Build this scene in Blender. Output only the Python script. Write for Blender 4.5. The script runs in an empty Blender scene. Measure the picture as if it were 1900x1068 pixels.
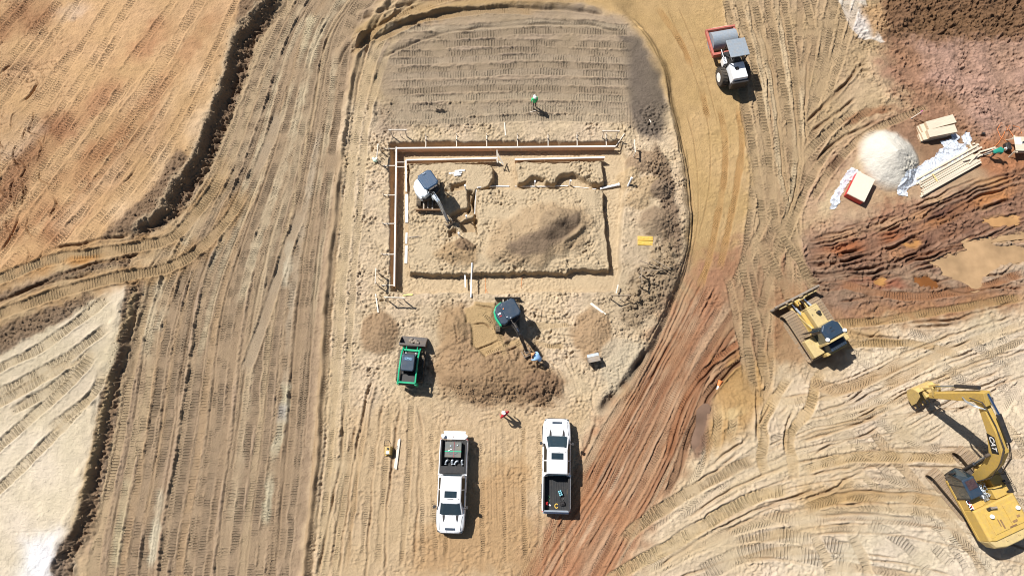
import bpy, bmesh, math, random, time
import numpy as np
from mathutils import Vector, Matrix

T0 = time.time()
random.seed(11)
rng = np.random.default_rng(7)
scene = bpy.context.scene
COL = scene.collection
R = math.radians

# ------------------------------------------------------------------ camera, sky, sun, exposure
CAM_H, TILT, FPX = 51.0, R(14.0), 1284.0
cam_data = bpy.data.cameras.new('camera')
cam_data.sensor_width = 36.0
cam_data.lens = FPX / 1900.0 * 36.0
cam_data.clip_start, cam_data.clip_end = 0.5, 2000.0
cam = bpy.data.objects.new('camera', cam_data)
cam.location = (0, 0, CAM_H)
cam.rotation_euler = (TILT, 0, 0)
COL.objects.link(cam)
scene.camera = cam

SUN_DIR = Vector((-0.64, 0.48, 1.0)).normalized()          # towards the sun
SUN_EL = math.asin(SUN_DIR.z)
world = bpy.data.worlds.new('World')
scene.world = world
world.use_nodes = True
wn, wl = world.node_tree.nodes, world.node_tree.links
wn.clear()
sky = wn.new('ShaderNodeTexSky')
sky.sky_type = 'NISHITA'
sky.sun_disc = False
sky.sun_elevation = SUN_EL
sky.sun_rotation = math.atan2(SUN_DIR.x, SUN_DIR.y)
bg = wn.new('ShaderNodeBackground')
bg.inputs['Strength'].default_value = 0.05
wout = wn.new('ShaderNodeOutputWorld')
wl.new(sky.outputs[0], bg.inputs['Color'])
wl.new(bg.outputs[0], wout.inputs['Surface'])

sun_data = bpy.data.lights.new('sun', 'SUN')
sun_data.energy = 5.0
sun_data.angle = R(0.5)
sun_data.color = (1.0, 0.975, 0.94)
sun = bpy.data.objects.new('sun', sun_data)
sun.rotation_euler = SUN_DIR.to_track_quat('Z', 'Y').to_euler()
sun.location = (-30, 24, 60)
COL.objects.link(sun)

scene.cycles.filter_width = 1.05
scene.view_settings.view_transform = 'Standard'
scene.view_settings.look = 'None'
scene.view_settings.exposure = 0.52
scene.view_settings.gamma = 1.0
scene.view_settings.use_curve_mapping = False

# ------------------------------------------------------------------ helpers
ct, st = math.cos(TILT), math.sin(TILT)

def PX(px, py, z=0.0):
    """photo pixel -> world point on the plane of height z"""
    x, v = px - 950.0, 534.0 - py
    dy, dz = v * ct + FPX * st, v * st - FPX * ct
    k = (z - CAM_H) / dz
    return Vector((x * k, dy * k, z))

def srgb(c):
    return [((v / 255.0) / 12.92 if v / 255.0 < 0.04045 else ((v / 255.0 + 0.055) / 1.055) ** 2.4) for v in c]

def tag(o, label=None, cat=None, group=None, kind=None):
    if label: o['label'] = label
    if cat: o['category'] = cat
    if group: o['group'] = group
    if kind: o['kind'] = kind
    return o

# ------------------------------------------------------------------ ground: one sheet, fine where the photo looks
def axis(a, b, d, far):
    core = np.arange(a, b, d)
    ext, s, p = [], d, 0.0
    while p < far:
        s *= 1.17
        p += s
        ext.append(p)
    ext = np.array(ext)
    return np.concatenate([a - ext[::-1], core, core[-1] + ext])

GX = axis(-45.0, 45.0, 0.062, 420.0).astype(np.float32)
GY = axis(-9.0, 39.6, 0.062, 420.0).astype(np.float32)
NX, NY = len(GX), len(GY)
X, Y = np.meshgrid(GX, GY)
Hm = np.zeros_like(X)                    # broad relief
Hf = np.zeros_like(X)                    # fine relief (footprints, clods)
Ht = np.zeros_like(X)                    # relief pressed by tracks
U = np.zeros_like(X)                     # grouser phase
A = np.zeros_like(X)                     # grouser depth
RGB = np.zeros(X.shape + (3,), np.float32)

_tab = np.random.default_rng(3).random((256, 256)).astype(np.float32) * 2 * np.pi
_gx, _gy = np.cos(_tab), np.sin(_tab)

def gnoise(x, y, seed=0):
    x = x + seed * 17.31
    y = y - seed * 9.17
    ix = np.floor(x).astype(np.int32); iy = np.floor(y).astype(np.int32)
    fx = (x - ix).astype(np.float32); fy = (y - iy).astype(np.float32)
    u = fx * fx * fx * (fx * (fx * 6 - 15) + 10); v = fy * fy * fy * (fy * (fy * 6 - 15) + 10)
    def g(a, b, dx, dy):
        i, j = (ix + a) & 255, (iy + b) & 255
        return _gx[i, j] * dx + _gy[i, j] * dy
    n00, n10 = g(0, 0, fx, fy), g(1, 0, fx - 1, fy)
    n01, n11 = g(0, 1, fx, fy - 1), g(1, 1, fx - 1, fy - 1)
    a = n00 + u * (n10 - n00); b = n01 + u * (n11 - n01)
    return (a + v * (b - a)) * 1.5

def sstep(a, b, x):
    t = np.clip((x - a) / (b - a), 0, 1)
    return t * t * (3 - 2 * t)

N1 = gnoise(X / 9.0, Y / 9.0, 1)
N2 = gnoise(X / 2.6, Y / 2.6, 2)
N3 = gnoise(X / 0.9, Y / 0.9, 3)
N4 = gnoise(X / 0.42, Y / 0.42, 4)
N5 = gnoise(X / 0.21, Y / 0.21, 5)
N6 = gnoise(X / 0.6, Y / 0.6, 6)
N7 = gnoise(X / 0.14, Y / 0.14, 7)
N8 = gnoise(X / 0.30 + N6 * .4, Y / 0.24, 8)
WX, WY = gnoise(X / .5, Y / .5, 12) * .16 + N2 * .2, gnoise(X / .45, Y / .5, 13) * .16
N9 = gnoise((X + WX) / .26, (Y + WY) / .20, 14)
NA = gnoise((X - WY) / .17, (Y + WX) / .15, 15)
NB = gnoise((X + WX * 2) / .55, (Y + WY * 2) / .42, 16)
MODUL = np.clip(.7 + gnoise(X / 1.8, Y / 1.6, 17) * 1.5 + N1 * .6, .12, 1.6)
WOB = 0.11 * gnoise(X / 1.7, Y / 1.7, 9) + 0.05 * N3 + 0.018 * NB + .006 * N7

def win(x0, x1, y0, y1, m=0.0):
    i0, i1 = np.searchsorted(GX, [x0 - m, x1 + m]); j0, j1 = np.searchsorted(GY, [y0 - m, y1 + m])
    return slice(max(j0, 0), min(j1, NY)), slice(max(i0, 0), min(i1, NX))

def world_pts(pts):
    return np.array([PX(*p)[:2] for p in pts])

def spline(pts, step=0.3):
    p = np.asarray(pts, float)
    if len(p) < 3:
        n = max(2, int(np.hypot(*(p[1] - p[0])) / step) + 1)
        return p[0] + (p[1] - p[0]) * np.linspace(0, 1, n)[:, None]
    q = np.vstack([2 * p[0] - p[1], p, 2 * p[-1] - p[-2]])
    out = []
    for i in range(1, len(q) - 2):
        a, b, c, d = q[i - 1], q[i], q[i + 1], q[i + 2]
        n = max(2, int(np.hypot(*(c - b)) / step))
        t = np.linspace(0, 1, n, endpoint=False)[:, None]
        out.append(0.5 * ((2 * b) + (-a + c) * t + (2 * a - 5 * b + 4 * c - d) * t * t + (-a + 3 * b - 3 * c + d) * t ** 3))
    out.append(q[-2][None])
    return np.vstack(out)

def line_field(P, reach):
    """window slices + (distance, signed side, arc length) to the polyline P in world units"""
    sl = win(P[:, 0].min(), P[:, 0].max(), P[:, 1].min(), P[:, 1].max(), reach)
    xs, ys = X[sl], Y[sl]
    if xs.size == 0: return None
    D = np.full(xs.shape, 1e9, np.float32); Q = np.zeros_like(D); S = np.zeros_like(D)
    j00, i00 = sl[0].start, sl[1].start
    s = 0.0
    k = 0
    seg = P[1:] - P[:-1]
    ln = np.hypot(seg[:, 0], seg[:, 1]) + 1e-9
    cum = np.concatenate([[0], np.cumsum(ln)])
    while k < len(seg):
        e = min(k + 4, len(seg))
        pp = P[k:e + 1]
        w = win(pp[:, 0].min(), pp[:, 0].max(), pp[:, 1].min(), pp[:, 1].max(), reach)
        l = (slice(w[0].start - j00, w[0].stop - j00), slice(w[1].start - i00, w[1].stop - i00))
        xx, yy = X[w], Y[w]
        if xx.size:
            for m in range(k, e):
                a = P[m]; d = seg[m] / ln[m]
                rx, ry = xx - a[0], yy - a[1]
                t = np.clip(rx * d[0] + ry * d[1], 0, ln[m])
                ex, ey = rx - t * d[0], ry - t * d[1]
                dist = np.hypot(ex, ey)
                up = dist < D[l]
                D[l] = np.where(up, dist, D[l])
                Q[l] = np.where(up, d[0] * ry - d[1] * rx, Q[l])
                S[l] = np.where(up, cum[m] + t, S[l])
        k = e
    return sl, D, Q, S, cum[-1]

def mixc(sl, m, c):
    RGB[sl] += (np.asarray(c, np.float32) - RGB[sl]) * m[..., None]

ALB = 0.60
def soil(c):
    return [v * ALB for v in srgb(c)]

def region(pts, col, soft=0.8, warp=0.6, amt=1.0, dz=0.0, fine=None, world=False, nz=None):
    P = np.asarray(pts, float) if world else world_pts(pts)
    m = soft + warp + 0.3
    sl = win(P[:, 0].min(), P[:, 0].max(), P[:, 1].min(), P[:, 1].max(), m)
    x = X[sl] + (N2[sl] * 0.6 + N3[sl] * 0.4) * warp; y = Y[sl] + (N2[sl] * 0.5 - N6[sl] * 0.4) * warp
    d2 = np.full(x.shape, 1e9, np.float32); inside = np.zeros(x.shape, bool)
    n = len(P)
    for i in range(n):
        a, b = P[i], P[(i + 1) % n]
        e = b - a
        wx, wy = x - a[0], y - a[1]
        t = np.clip((wx * e[0] + wy * e[1]) / (e @ e), 0, 1)
        d2 = np.minimum(d2, (wx - e[0] * t) ** 2 + (wy - e[1] * t) ** 2)
        if a[1] != b[1]:
            c = ((a[1] > y) != (b[1] > y)) & (x < e[0] * (y - a[1]) / e[1] + a[0])
            inside ^= c
    sd = np.sqrt(d2) * np.where(inside, -1, 1)
    mk = 1 - sstep(-soft, soft, sd)
    if nz is not None:
        mk = mk * np.clip(0.5 + nz[sl] * 1.6, 0, 1)
    if col is not None: mixc(sl, mk * amt, soil(col))
    return sl, mk, sd

def track(pts, w=0.5, depth=0.05, berm=0.035, period=0.2, amp=1.0, chev=0.0, col=None, cm=0.35, world=False, fade=1.2,
          keep=0.15, flat=False):
    P = spline(pts if world else world_pts(pts))
    hw = w / 2
    f = line_field(P, hw + 0.45)
    if f is None: return
    sl, D, Q, S, L = f
    wob = WOB[sl] * .8
    ad = D + wob
    ends = sstep(0, fade, S) * sstep(0, fade, L - S)
    patch = np.clip(0.95 + N2[sl] * 1.2 + N3[sl] * 0.9 + N6[sl] * .5, 0.0, 1.2)
    m = (1 - sstep(hw - 0.05, hw + 0.06, ad)) * ends
    Hf[sl] *= 1 - m * (1 - keep)
    Ht[sl] = Ht[sl] * (1 - m) + m * (-depth)
    Ht[sl] += 1.35 * berm * np.clip(0.55 + N2[sl] * .8 + N3[sl] * .5 + N9[sl] * .7, 0, 2) * np.exp(-((ad - hw - 0.09) / 0.09) ** 2) * ends
    hit = (m > 0.5)
    ph = S / period + chev * np.abs(Q) / period + N3[sl] * 0.25
    U[sl] = np.where(hit, ph, U[sl])
    A[sl] = np.where(hit, amp * patch * m, A[sl] * (1 - np.clip((1 - sstep(hw, hw + 0.2, ad)) * ends, 0, 1)))
    if col is not None:
        mixc(sl, m * cm * (0.7 + 0.6 * patch), soil(col))

def groove(pts, h=-0.12, w=0.10, world=False, col=None, cm=0.4, fade=1.0, rag=1.0, skew=0.0):
    """narrow rut (h<0) or ridge (h>0) with a ragged course"""
    P = spline(pts if world else world_pts(pts))
    f = line_field(P, w * 3 + 0.25)
    if f is None: return
    sl, D, Q, S, L = f
    q = Q + WOB[sl] * rag
    d = np.where(np.abs(Q) > 1e-6, np.abs(q) + np.maximum(D - np.abs(Q), 0), D)
    ends = sstep(0, fade, S) * sstep(0, fade, L - S)
    var = np.clip(0.85 + N2[sl] * .8 * rag + N3[sl] * .3, 0.2, 1.5)
    g = np.exp(-(d / w) ** 2) * ends * var
    h = h * 1.2
    Ht[sl] += h * g
    if h < 0: Ht[sl] += -h * 0.35 * np.exp(-((d - 1.9 * w) / w) ** 2) * ends * var
    A[sl] *= 1 - np.clip(g * 1.5, 0, 1)
    if col is not None: mixc(sl, np.clip(g, 0, 1) * cm, soil(col))

def stroke(pts, w, col, a=0.5, world=False, rag=1.0, fade=2.0):
    P = spline(pts if world else world_pts(pts))
    f = line_field(P, w + 0.5)
    if f is None: return
    sl, D, Q, S, L = f
    d = D + (N3[sl] * 0.35 + N4[sl] * 0.15) * rag * min(1, w)
    ends = sstep(0, fade, S) * sstep(0, fade, L - S)
    m = (1 - sstep(w * 0.35, w, d)) * ends * np.clip(0.8 + N2[sl], 0, 1)
    mixc(sl, m * a, soil(col))

def mound(px, py, rx, ry, h, col=None, rot=0.0, rough=1.0, power=1.0, cm=0.9, sharp=1.5, keep=0.6):
    c = PX(px, py)
    rx, ry = rx / 24.5, ry / 24.5
    r = max(rx, ry) * 1.5
    sl = win(c.x - r, c.x + r, c.y - r, c.y + r)
    dx, dy = X[sl] - c.x, Y[sl] - c.y
    cr, sr = math.cos(rot), math.sin(rot)
    u, v = (dx * cr + dy * sr) / rx, (-dx * sr + dy * cr) / ry
    d = np.hypot(u, v) + (N2[sl] * 0.22 + N3[sl] * 0.13) * rough
    prof = np.clip(1 - d, 0, 1) ** power
    prof = prof / (1 + 0.25 * prof)
    Hm[sl] += h * prof * 1.25
    m = 1 - sstep(0.75, 1.05, d)
    Hf[sl] = Hf[sl] * (1 - m * (1 - keep)) + m * rough * 0.05 * (N4[sl] * .6 + N5[sl] * 0.9 + N7[sl] * .5)
    A[sl] *= 1 - m
    Ht[sl] *= 1 - m
    if col is not None: mixc(sl, m * cm, soil(col))

def flow(a, b, n, jitter=0.25, cut=0.5, seed=0, fn=None):
    """n lines interpolated between boundary lines a and b (pixels), each over a random stretch"""
    r = random.Random(seed)
    A_, B_ = world_pts(a), world_pts(b)
    def res(P):
        s = spline(P, 0.5)
        t = np.linspace(0, len(s) - 1, 24)
        i = np.clip(t.astype(int), 0, len(s) - 2); f = (t - i)[:, None]
        return s[i] * (1 - f) + s[i + 1] * f
    a_, b_ = res(A_), res(B_)
    for k in range(n):
        t0 = (k + 0.5 + r.uniform(-jitter, jitter)) / n
        t1 = t0 + r.uniform(-1, 1) * jitter * 3 / n
        tt = np.linspace(t0, t1, 24)[:, None]
        P = a_ * (1 - tt) + b_ * tt
        ph = r.uniform(0, 6)
        off = np.sin(np.linspace(0, 3, 24) + ph)[:, None] * 0.12
        P = P + off * np.array([1, 0.3])
        if r.random() < cut:
            i0 = r.randint(0, 10); i1 = r.randint(i0 + 6, 23)
            P = P[i0:i1 + 1]
        fn(np.vstack([P[:-1:3], P[-1:]]) if len(P) > 8 else P, r)
# ------------------------------------------------------------------ soil colours, broad regions
DARK = (128, 104, 84)
base = np.asarray(soil((208, 180, 141)), np.float32)
RGB[:] = base
Hf += 0.018 * N9 + 0.014 * NA + 0.02 * N3 + .010 * N7 + .02 * NB
SITE = [(640, 190), (1235, 190), (1265, 300), (1278, 400), (1270, 470), (1235, 560), (1190, 660), (1115, 770), (1060, 900), (960, 1068), (980, 1200), (560, 1200), (600, 800), (625, 500)]
# upper-left fill
region([(-900, -900), (520, -900), (500, 0), (440, 60), (395, 205), (355, 300), (300, 400), (180, 470), (0, 540), (-900, 800)], (214, 174, 128), 1.0, 0.8)
for a, b, w, c, al in [((20, 520), (330, 200), 1.5, (166, 112, 74), .75), ((-20, 480), (250, 215), 1.4, (178, 124, 84), .6), ((60, 300), (330, 30), 1.6, (182, 128, 90), .6),
                       ((-40, 420), (130, 200), 1.8, (160, 112, 78), .7), ((-40, 60), (120, 0), 2.5, (168, 120, 84), .75), ((140, 350), (420, 20), 1.0, (186, 136, 94), .5),
                       ((100, 450), (400, 120), 1.2, (232, 196, 150), .6), ((200, 430), (420, 160), 1.2, (234, 202, 160), .6), ((-20, 300), (90, 215), 1.5, (226, 196, 164), .5),
                       ((90, 40), (180, 0), 1.2, (224, 196, 166), .6), ((-20, 140), (200, 60), 1.2, (190, 150, 112), .4), ((0, 240), (60, 190), 1, (178, 150, 122), .6)]:
    stroke([a, ((a[0] + b[0]) / 2 + 8, (a[1] + b[1]) / 2 + 5), b], w, c, al)
# dozer road (taupe)
ROADL = [(560, -60), (470, 120), (420, 260), (330, 420), (262, 530), (225, 700), (195, 870), (165, 1000), (150, 1120)]
ROADR = [(760, -60), (660, 60), (642, 200), (628, 320), (612, 480), (598, 640), (586, 800), (568, 1000), (558, 1120)]
region(ROADL + ROADR[::-1], (184, 158, 128), 0.5, 0.6)
# site pad
region(SITE, (222, 198, 163), 1.0, 0.9)
# grey pad at the top
region([(702, 195), (690, 90), (760, 30), (900, -10), (1080, 8), (1170, 40), (1215, 110), (1232, 205), (1228, 255), (1180, 245), (1120, 215), (960, 215), (820, 235), (708, 245)], (184, 162, 134), 0.5, 0.7)
region([(1150, 60), (1185, 70), (1222, 130), (1232, 205), (1228, 256), (1185, 246), (1165, 190)], (128, 114, 98), 0.4, 0.5)
region([(640, 60), (760, 15), (900, -20), (1100, -10), (1050, 12), (900, 20), (780, 40), (700, 80)], (186, 156, 112), 0.8, 0.9)
# haul road, tan at the top and red below
region([(1100, -900), (1330, -900), (1350, 0), (1395, 200), (1405, 330), (1400, 420), (1350, 480), (1290, 520), (1275, 460), (1283, 380), (1268, 290), (1240, 190), (1205, 90), (1160, 30), (1060, 0)], (206, 172, 120), 0.5, 0.5)
region([(1290, 480), (1400, 430), (1510, 450), (1500, 560), (1400, 640), (1310, 760), (1250, 900), (1170, 1068), (1100, 1400), (860, 1400), (960, 1068), (1060, 900), (1120, 780), (1200, 660), (1245, 570)], (184, 138, 104), 1.6, 2.0)
region([(1080, 900), (1180, 880), (1160, 1000), (1110, 1100), (960, 1100), (1000, 990)], (200, 146, 108), 1.2, 1.5, .8)
sh_, mh_, dh_ = region([(1100, -900), (1340, -900), (1360, 0), (1395, 200), (1400, 330), (1380, 420), (1320, 500), (1260, 560), (1275, 460), (1283, 380), (1268, 290), (1240, 190), (1205, 90), (1160, 30), (1060, 0)], None, .5, .3)
Hf[sh_] *= 1 - .0 * mh_
# east track field
region([(1350, -100), (1640, -100), (1640, 60), (1560, 210), (1500, 300), (1510, 420), (1420, 600), (1330, 640), (1400, 430), (1400, 200)], (196, 168, 130), 0.8, 1.0)
region([(1420, 420), (1520, 470), (1480, 640), (1400, 640), (1330, 600), (1390, 480)], (170, 130, 98), 1.4, 1.8, .85)
region([(1470, 560), (1560, 580), (1600, 620), (1560, 660), (1480, 700), (1400, 720), (1330, 740), (1330, 660), (1400, 620)], (182, 146, 108), 1.5, 1.8, .85)
region([(1340, 620), (1440, 600), (1420, 680), (1330, 760), (1290, 840), (1270, 820)], (160, 110, 78), 1.0, 1.5, .75)
# north-east red-brown ground
region([(1640, -900), (2600, -900), (2600, 330), (1900, 330), (1800, 270), (1700, 240), (1620, 230), (1690, 190), (1640, 100)], (172, 132, 104), 1.2, 1.5)
region([(1690, 60), (1960, 60), (1960, 240), (1840, 245), (1800, 205)], (188, 152, 130), 1.0, 1.5, .9)
region([(1640, -40), (1960, -40), (1960, 55), (1860, 62), (1640, 62)], (136, 104, 76), 0.8, 1.2)
region([(1560, -10), (1610, -10), (1650, 70), (1600, 60)], (236, 224, 208), 0.08, 0.35)
region([(1600, 0), (1640, 0), (1660, 40), (1630, 60), (1612, 20)], (196, 160, 118), 0.4, 0.4)
# tan apron round the sand pile and the lumber
region([(1500, 290), (1640, 215), (1720, 225), (1760, 300), (1900, 300), (1960, 420), (1800, 370), (1680, 420), (1500, 440)], (206, 172, 136), 1.0, 1.2)
region([(1610, 215), (1760, 215), (1780, 280), (1730, 320), (1690, 250)], (160, 122, 94), 0.6, 0.8, .8)
region([(1840, 250), (1960, 240), (1960, 330), (1860, 330), (1820, 300)], (188, 132, 94), 0.8, 0.8)
# mud band
region([(1500, 430), (1600, 400), (1720, 380), (1820, 345), (1960, 300), (1960, 450), (1840, 440), (1800, 470), (1760, 505), (1650, 540), (1500, 560), (1480, 500)], (178, 128, 92), 1.1, 1.5)
region([(1540, 500), (1760, 500), (1900, 560), (1960, 560), (1960, 640), (1700, 610), (1540, 590), (1460, 600)], (180, 140, 100), 1.6, 1.8)
region([(1500, 540), (1700, 540), (1800, 520), (1900, 500), (1960, 520), (1900, 560), (1700, 580), (1520, 585)], (170, 122, 88), 1.2, 1.5, .8)
region([(1640, 380), (1800, 360), (1960, 330), (1960, 400), (1820, 430), (1700, 470), (1560, 500)], (178, 116, 76), .8, 1.5, .8)
# pale sand, south-east
region([(1590, 600), (1740, 600), (1960, 560), (2600, 500), (2600, 1600), (1180, 1600), (1180, 1068), (1260, 900), (1310, 770), (1400, 680), (1560, 690)], (227, 204, 170), 1.0, 1.2)
region([(1600, 640), (1960, 590), (1960, 850), (1700, 830), (1580, 760)], (234, 214, 184), 1.5, 1.5, .8)
region([(1640, 960), (1800, 960), (1900, 1100), (1600, 1100), (1440, 1050)], (236, 219, 190), 1.5, 1.5, .8)
region([(1345, 655), (1430, 650), (1440, 720), (1400, 790), (1330, 840), (1300, 810), (1330, 740)], (196, 156, 100), 0.7, 0.9, .9)
region([(1300, 740), (1325, 730), (1310, 830), (1290, 850), (1285, 800)], (150, 118, 96), 0.4, 0.4, .9)
region([(1480, 905), (1560, 890), (1640, 925), (1560, 950), (1490, 950)], (200, 164, 110), 0.7, 0.9, .7)
region([(1510, 610), (1640, 600), (1690, 640), (1620, 640), (1520, 640)], (184, 146, 92), 0.6, 0.9, .7)
# pale sand, south-west
region([(-900, 700), (0, 655), (180, 560), (255, 530), (235, 640), (195, 780), (165, 900), (120, 1040), (60, 1600), (-900, 1600)], (230, 212, 180), 0.6, 0.6)
region([(-900, 850), (40, 800), (150, 780), (150, 900), (130, 960), (60, 1600), (-900, 1600)], (236, 219, 190), 1.5, 1.0)
region([(60, 1000), (120, 985), (118, 1040), (108, 1100), (40, 1100)], (255, 252, 246), 1.0, 0.5)
# chalky blotches over everything
mk = np.clip(N1 * 0.9 + N2 * 0.5, -1, 1)[..., None]
RGB *= 1 + 0.12 * mk + 0.08 * N3[..., None] + .06 * NB[..., None]
RGB *= np.array([1.0, .995, 1.01], np.float32)
RGB[..., 2] *= 1 + 0.06 * N2
# grass-dry, red and grey stains
for (x_, y_, w_, c_, a_) in [(1250, 620, 1.6, (176, 122, 84), .6), (1290, 690, 1.2, (150, 92, 60), .6), (1180, 720, 1.0, (196, 150, 116), .6), (1010, 1000, 1.5, (196, 142, 98), .5),
                             (900, 1010, 2.2, (186, 142, 96), .6), (1330, 560, 1.2, (182, 124, 82), .6), (1370, 590, 1.2, (206, 170, 136), .6), (760, 1050, 1.4, (180, 134, 90), .5)]:
    stroke([(x_ - 12, y_ + 20), (x_ + 12, y_ - 20)], w_, c_, a_)

# ------------------------------------------------------------------ broad relief
sl, m, sd = region([(-2500, -2500), (560, -2500), (515, 0), (450, 72), (410, 205), (375, 290), (310, 398), (272, 425), (232, 490), (255, 528), (238, 610), (205, 740), (180, 880), (150, 985), (118, 1040), (60, 2500), (-2500, 2500)], None, 0.05, 0.45)
bank = 1 - sstep(-0.34, 0.34 + .18 * sstep(16, 22, Y[sl]), sd + .16 * NB[sl] + .07 * N9[sl])
BANKH = (.66 + .20 * sstep(10, 20, Y[sl])) * (0.25 + 0.75 * np.clip(1 + (sd + 1.0) / 16.0, 0, 1))
Hm[sl] += BANKH * bank
lip = np.exp(-((sd + 0.7) / 0.3) ** 2)
Hm[sl] += 0.10 * lip * (0.7 + N3[sl])
slope = sstep(-0.40, -0.15, sd) * (1 - sstep(0.40, .75, sd - .5 * sstep(16, 22, Y[sl])))
Hf[sl] += slope * (0.20 * NB[sl] + 0.15 * N9[sl] + 0.09 * NA[sl] + .04 * N7[sl])
mixc(sl, slope * 0.85, soil((150, 122, 96)))
Hm[sl] -= 0.14 * np.exp(-((sd - 0.9) / 0.28) ** 2)
# dark clumpy soil shoulders
for poly in ([(330, 290), (358, 300), (300, 400), (262, 432), (185, 455), (240, 405), (300, 350)], [(0, 610), (170, 548), (186, 556), (140, 590), (0, 662), (-80, 690), (-80, 640)],
             [(135, 505), (245, 475), (240, 492), (160, 515), (60, 545), (-40, 570), (-40, 560)], [(470, -40), (560, -40), (500, 20), (452, 62), (440, 50)], [(1170, 505), (1240, 470), (1262, 500), (1230, 570), (1170, 610), (1150, 590)],
             [(1215, 260), (1250, 330), (1268, 420), (1262, 480), (1225, 470), (1232, 400), (1205, 300)]):
    s2, m2, d2 = region(poly, (136, 112, 90), 0.25, 0.5, 0.85)
    Hf[s2] += m2 * (0.07 * N6[s2] + 0.09 * N4[s2] + 0.09 * N5[s2] + .05 * N7[s2] + 0.03)
lip2 = np.exp(-((sd + .28 + .1 * NB[sl]) / .22) ** 2) * sstep(14, 17, Y[sl])
mixc(sl, lip2 * .8, soil((206, 180, 146))); Hm[sl] += .12 * lip2
foot = sstep(.3, .5, sd) * (1 - sstep(1.0, 1.5, sd)) * (.35 + .65 * sstep(16, 22, Y[sl])); Hf[sl] += foot * (.10 * NB[sl] + .08 * N9[sl]); mixc(sl, foot * .45, soil((140, 116, 94)))
# pad is higher than the haul road: bank falling east
s2, m2, d2 = region([(640, -30), (900, -60), (1110, -5), (1190, 60), (1226, 130), (1240, 205), (1262, 300), (1272, 400), (1266, 470), (1232, 560), (1188, 655), (1108, 765), (1040, 950), (960, 1300), (700, 1500), (660, 600), (655, 200)], None, 0.05, 0.3)
Hroad = sstep(-0.1, 1.0, d2) * 0.75
south = 1 - sstep(560 / 24.5, 700 / 24.5, np.abs(Y[s2] - 36))    # only beside the road, fades near the trucks
east = sstep(8.0, 11.0, X[s2]) * sstep(2.6, 5.5, Y[s2])
Hm[s2] -= Hroad * east
lowroad = np.ones_like(X)
lowroad[s2] = sstep(-0.1, 1.0, d2)
lowroad *= sstep(8.0, 11.0, X) * sstep(2.6, 5.5, Y)
out = np.ones_like(X, bool); out[s2] = False
Hm -= np.where(out, 0.75 * lowroad, 0)
# churned site surface (boot prints, bucket marks)
s2, m2, d2 = region(SITE, None, 0.6, 0.5)
b1 = 0.5 - np.abs(N6[s2]); b2 = 0.5 - np.abs(N4[s2])
PIT = np.clip(N8 * 2.2 - .45, 0, 1)
Hf[s2] += m2 * MODUL[s2] * (0.085 * N9[s2] + .065 * NA[s2] + .05 * N7[s2] + .05 * NB[s2] - .07 * PIT[s2])
RGB[s2] *= (1 + m2 * (.10 * gnoise(X[s2] / .35 + WX[s2] * 2, Y[s2] / .3, 51) + .10 * NB[s2] + .06 * NA[s2]))[..., None]
s3, m3, d3 = region([(640, 740), (1090, 760), (1000, 960), (960, 1200), (560, 1200)], (212, 180, 138), 1.5, 1.5, .6)
Hf[s3] *= 1 - .55 * m3
# mottled clay ground north-east and cracked clay north-west
s2, m2, d2 = region([(-900, -900), (130, -900), (150, 60), (120, 250), (90, 380), (0, 470), (-900, 700)], None, 1.0, 1.0)
cr = 0.10 - np.abs(gnoise(X[s2] / 0.9, Y[s2] / 0.55, 21)); cr = np.clip(cr / 0.10, 0, 1)
cr2 = np.clip((0.10 - np.abs(gnoise(X[s2] / 0.6 + Y[s2] / 1.1, Y[s2] / 0.9, 22))) / 0.10, 0, 1)
gate = np.clip(N2[s2] * 2 + 0.3, 0, 1)
Hf[s2] -= m2 * gate * (0.13 * cr + 0.10 * cr2)
mixc(s2, m2 * gate * np.clip(cr + cr2, 0, 1) * 0.45, soil((120, 84, 58)))
s2, m2, d2 = region([(1620, -900), (2600, -900), (2600, 330), (1900, 330), (1800, 270), (1640, 220), (1600, 100)], None, 1.0, 1.0)
Hf[s2] += m2 * MODUL[s2] * (0.10 * NB[s2] + 0.08 * N9[s2] + 0.05 * NA[s2] - .08 * PIT[s2])
RGB[s2] *= (1 + m2 * (.16 * NB[s2] + .10 * NA[s2] + .12 * N3[s2]))[..., None]
Hm[s2] += m2 * 0.25 * N2[s2]
s2, m2, d2 = region([(1640, -60), (1960, -60), (1960, 60), (1640, 60)], None, 1.0, 1.0)
Hf[s2] += m2 * (0.14 * NB[s2] + 0.10 * N9[s2] + .05 * NA[s2] - .10 * PIT[s2])
s2, m2, d2 = region([(1290, 0), (1640, 0), (1500, 640), (1300, 640)], None, 1.0, 1.0)
Hf[s2] += m2 * MODUL[s2] * (0.05 * NB[s2] + 0.05 * N9[s2] + .03 * NA[s2])
s2, m2, d2 = region([(1180, 1200), (1300, 720), (1500, 440), (2000, 300), (2000, 1200)], None, 1.0, 1.0)
Hf[s2] += m2 * MODUL[s2] * (0.045 * NB[s2] + 0.035 * N9[s2] + 0.025 * NA[s2])
s2, m2, d2 = region([(1480, 440), (1620, 390), (1820, 340), (1960, 300), (1960, 520), (1500, 580)], None, 1.0, 1.0)
Hf[s2] += m2 * MODUL[s2] * (0.09 * NB[s2] + 0.07 * N9[s2] + .04 * NA[s2] - .08 * PIT[s2])
g_ = RGB[s2].mean(-1, keepdims=True); RGB[s2] += (g_ * np.array([1.16, .97, .80], np.float32) - RGB[s2]) * (.45 * m2)[..., None]
RGB[s2] *= (1 + m2 * (.18 * NB[s2] + .12 * N3[s2] + .10 * NA[s2]))[..., None]

Hf[sh_] *= 1 - .65 * mh_
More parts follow.
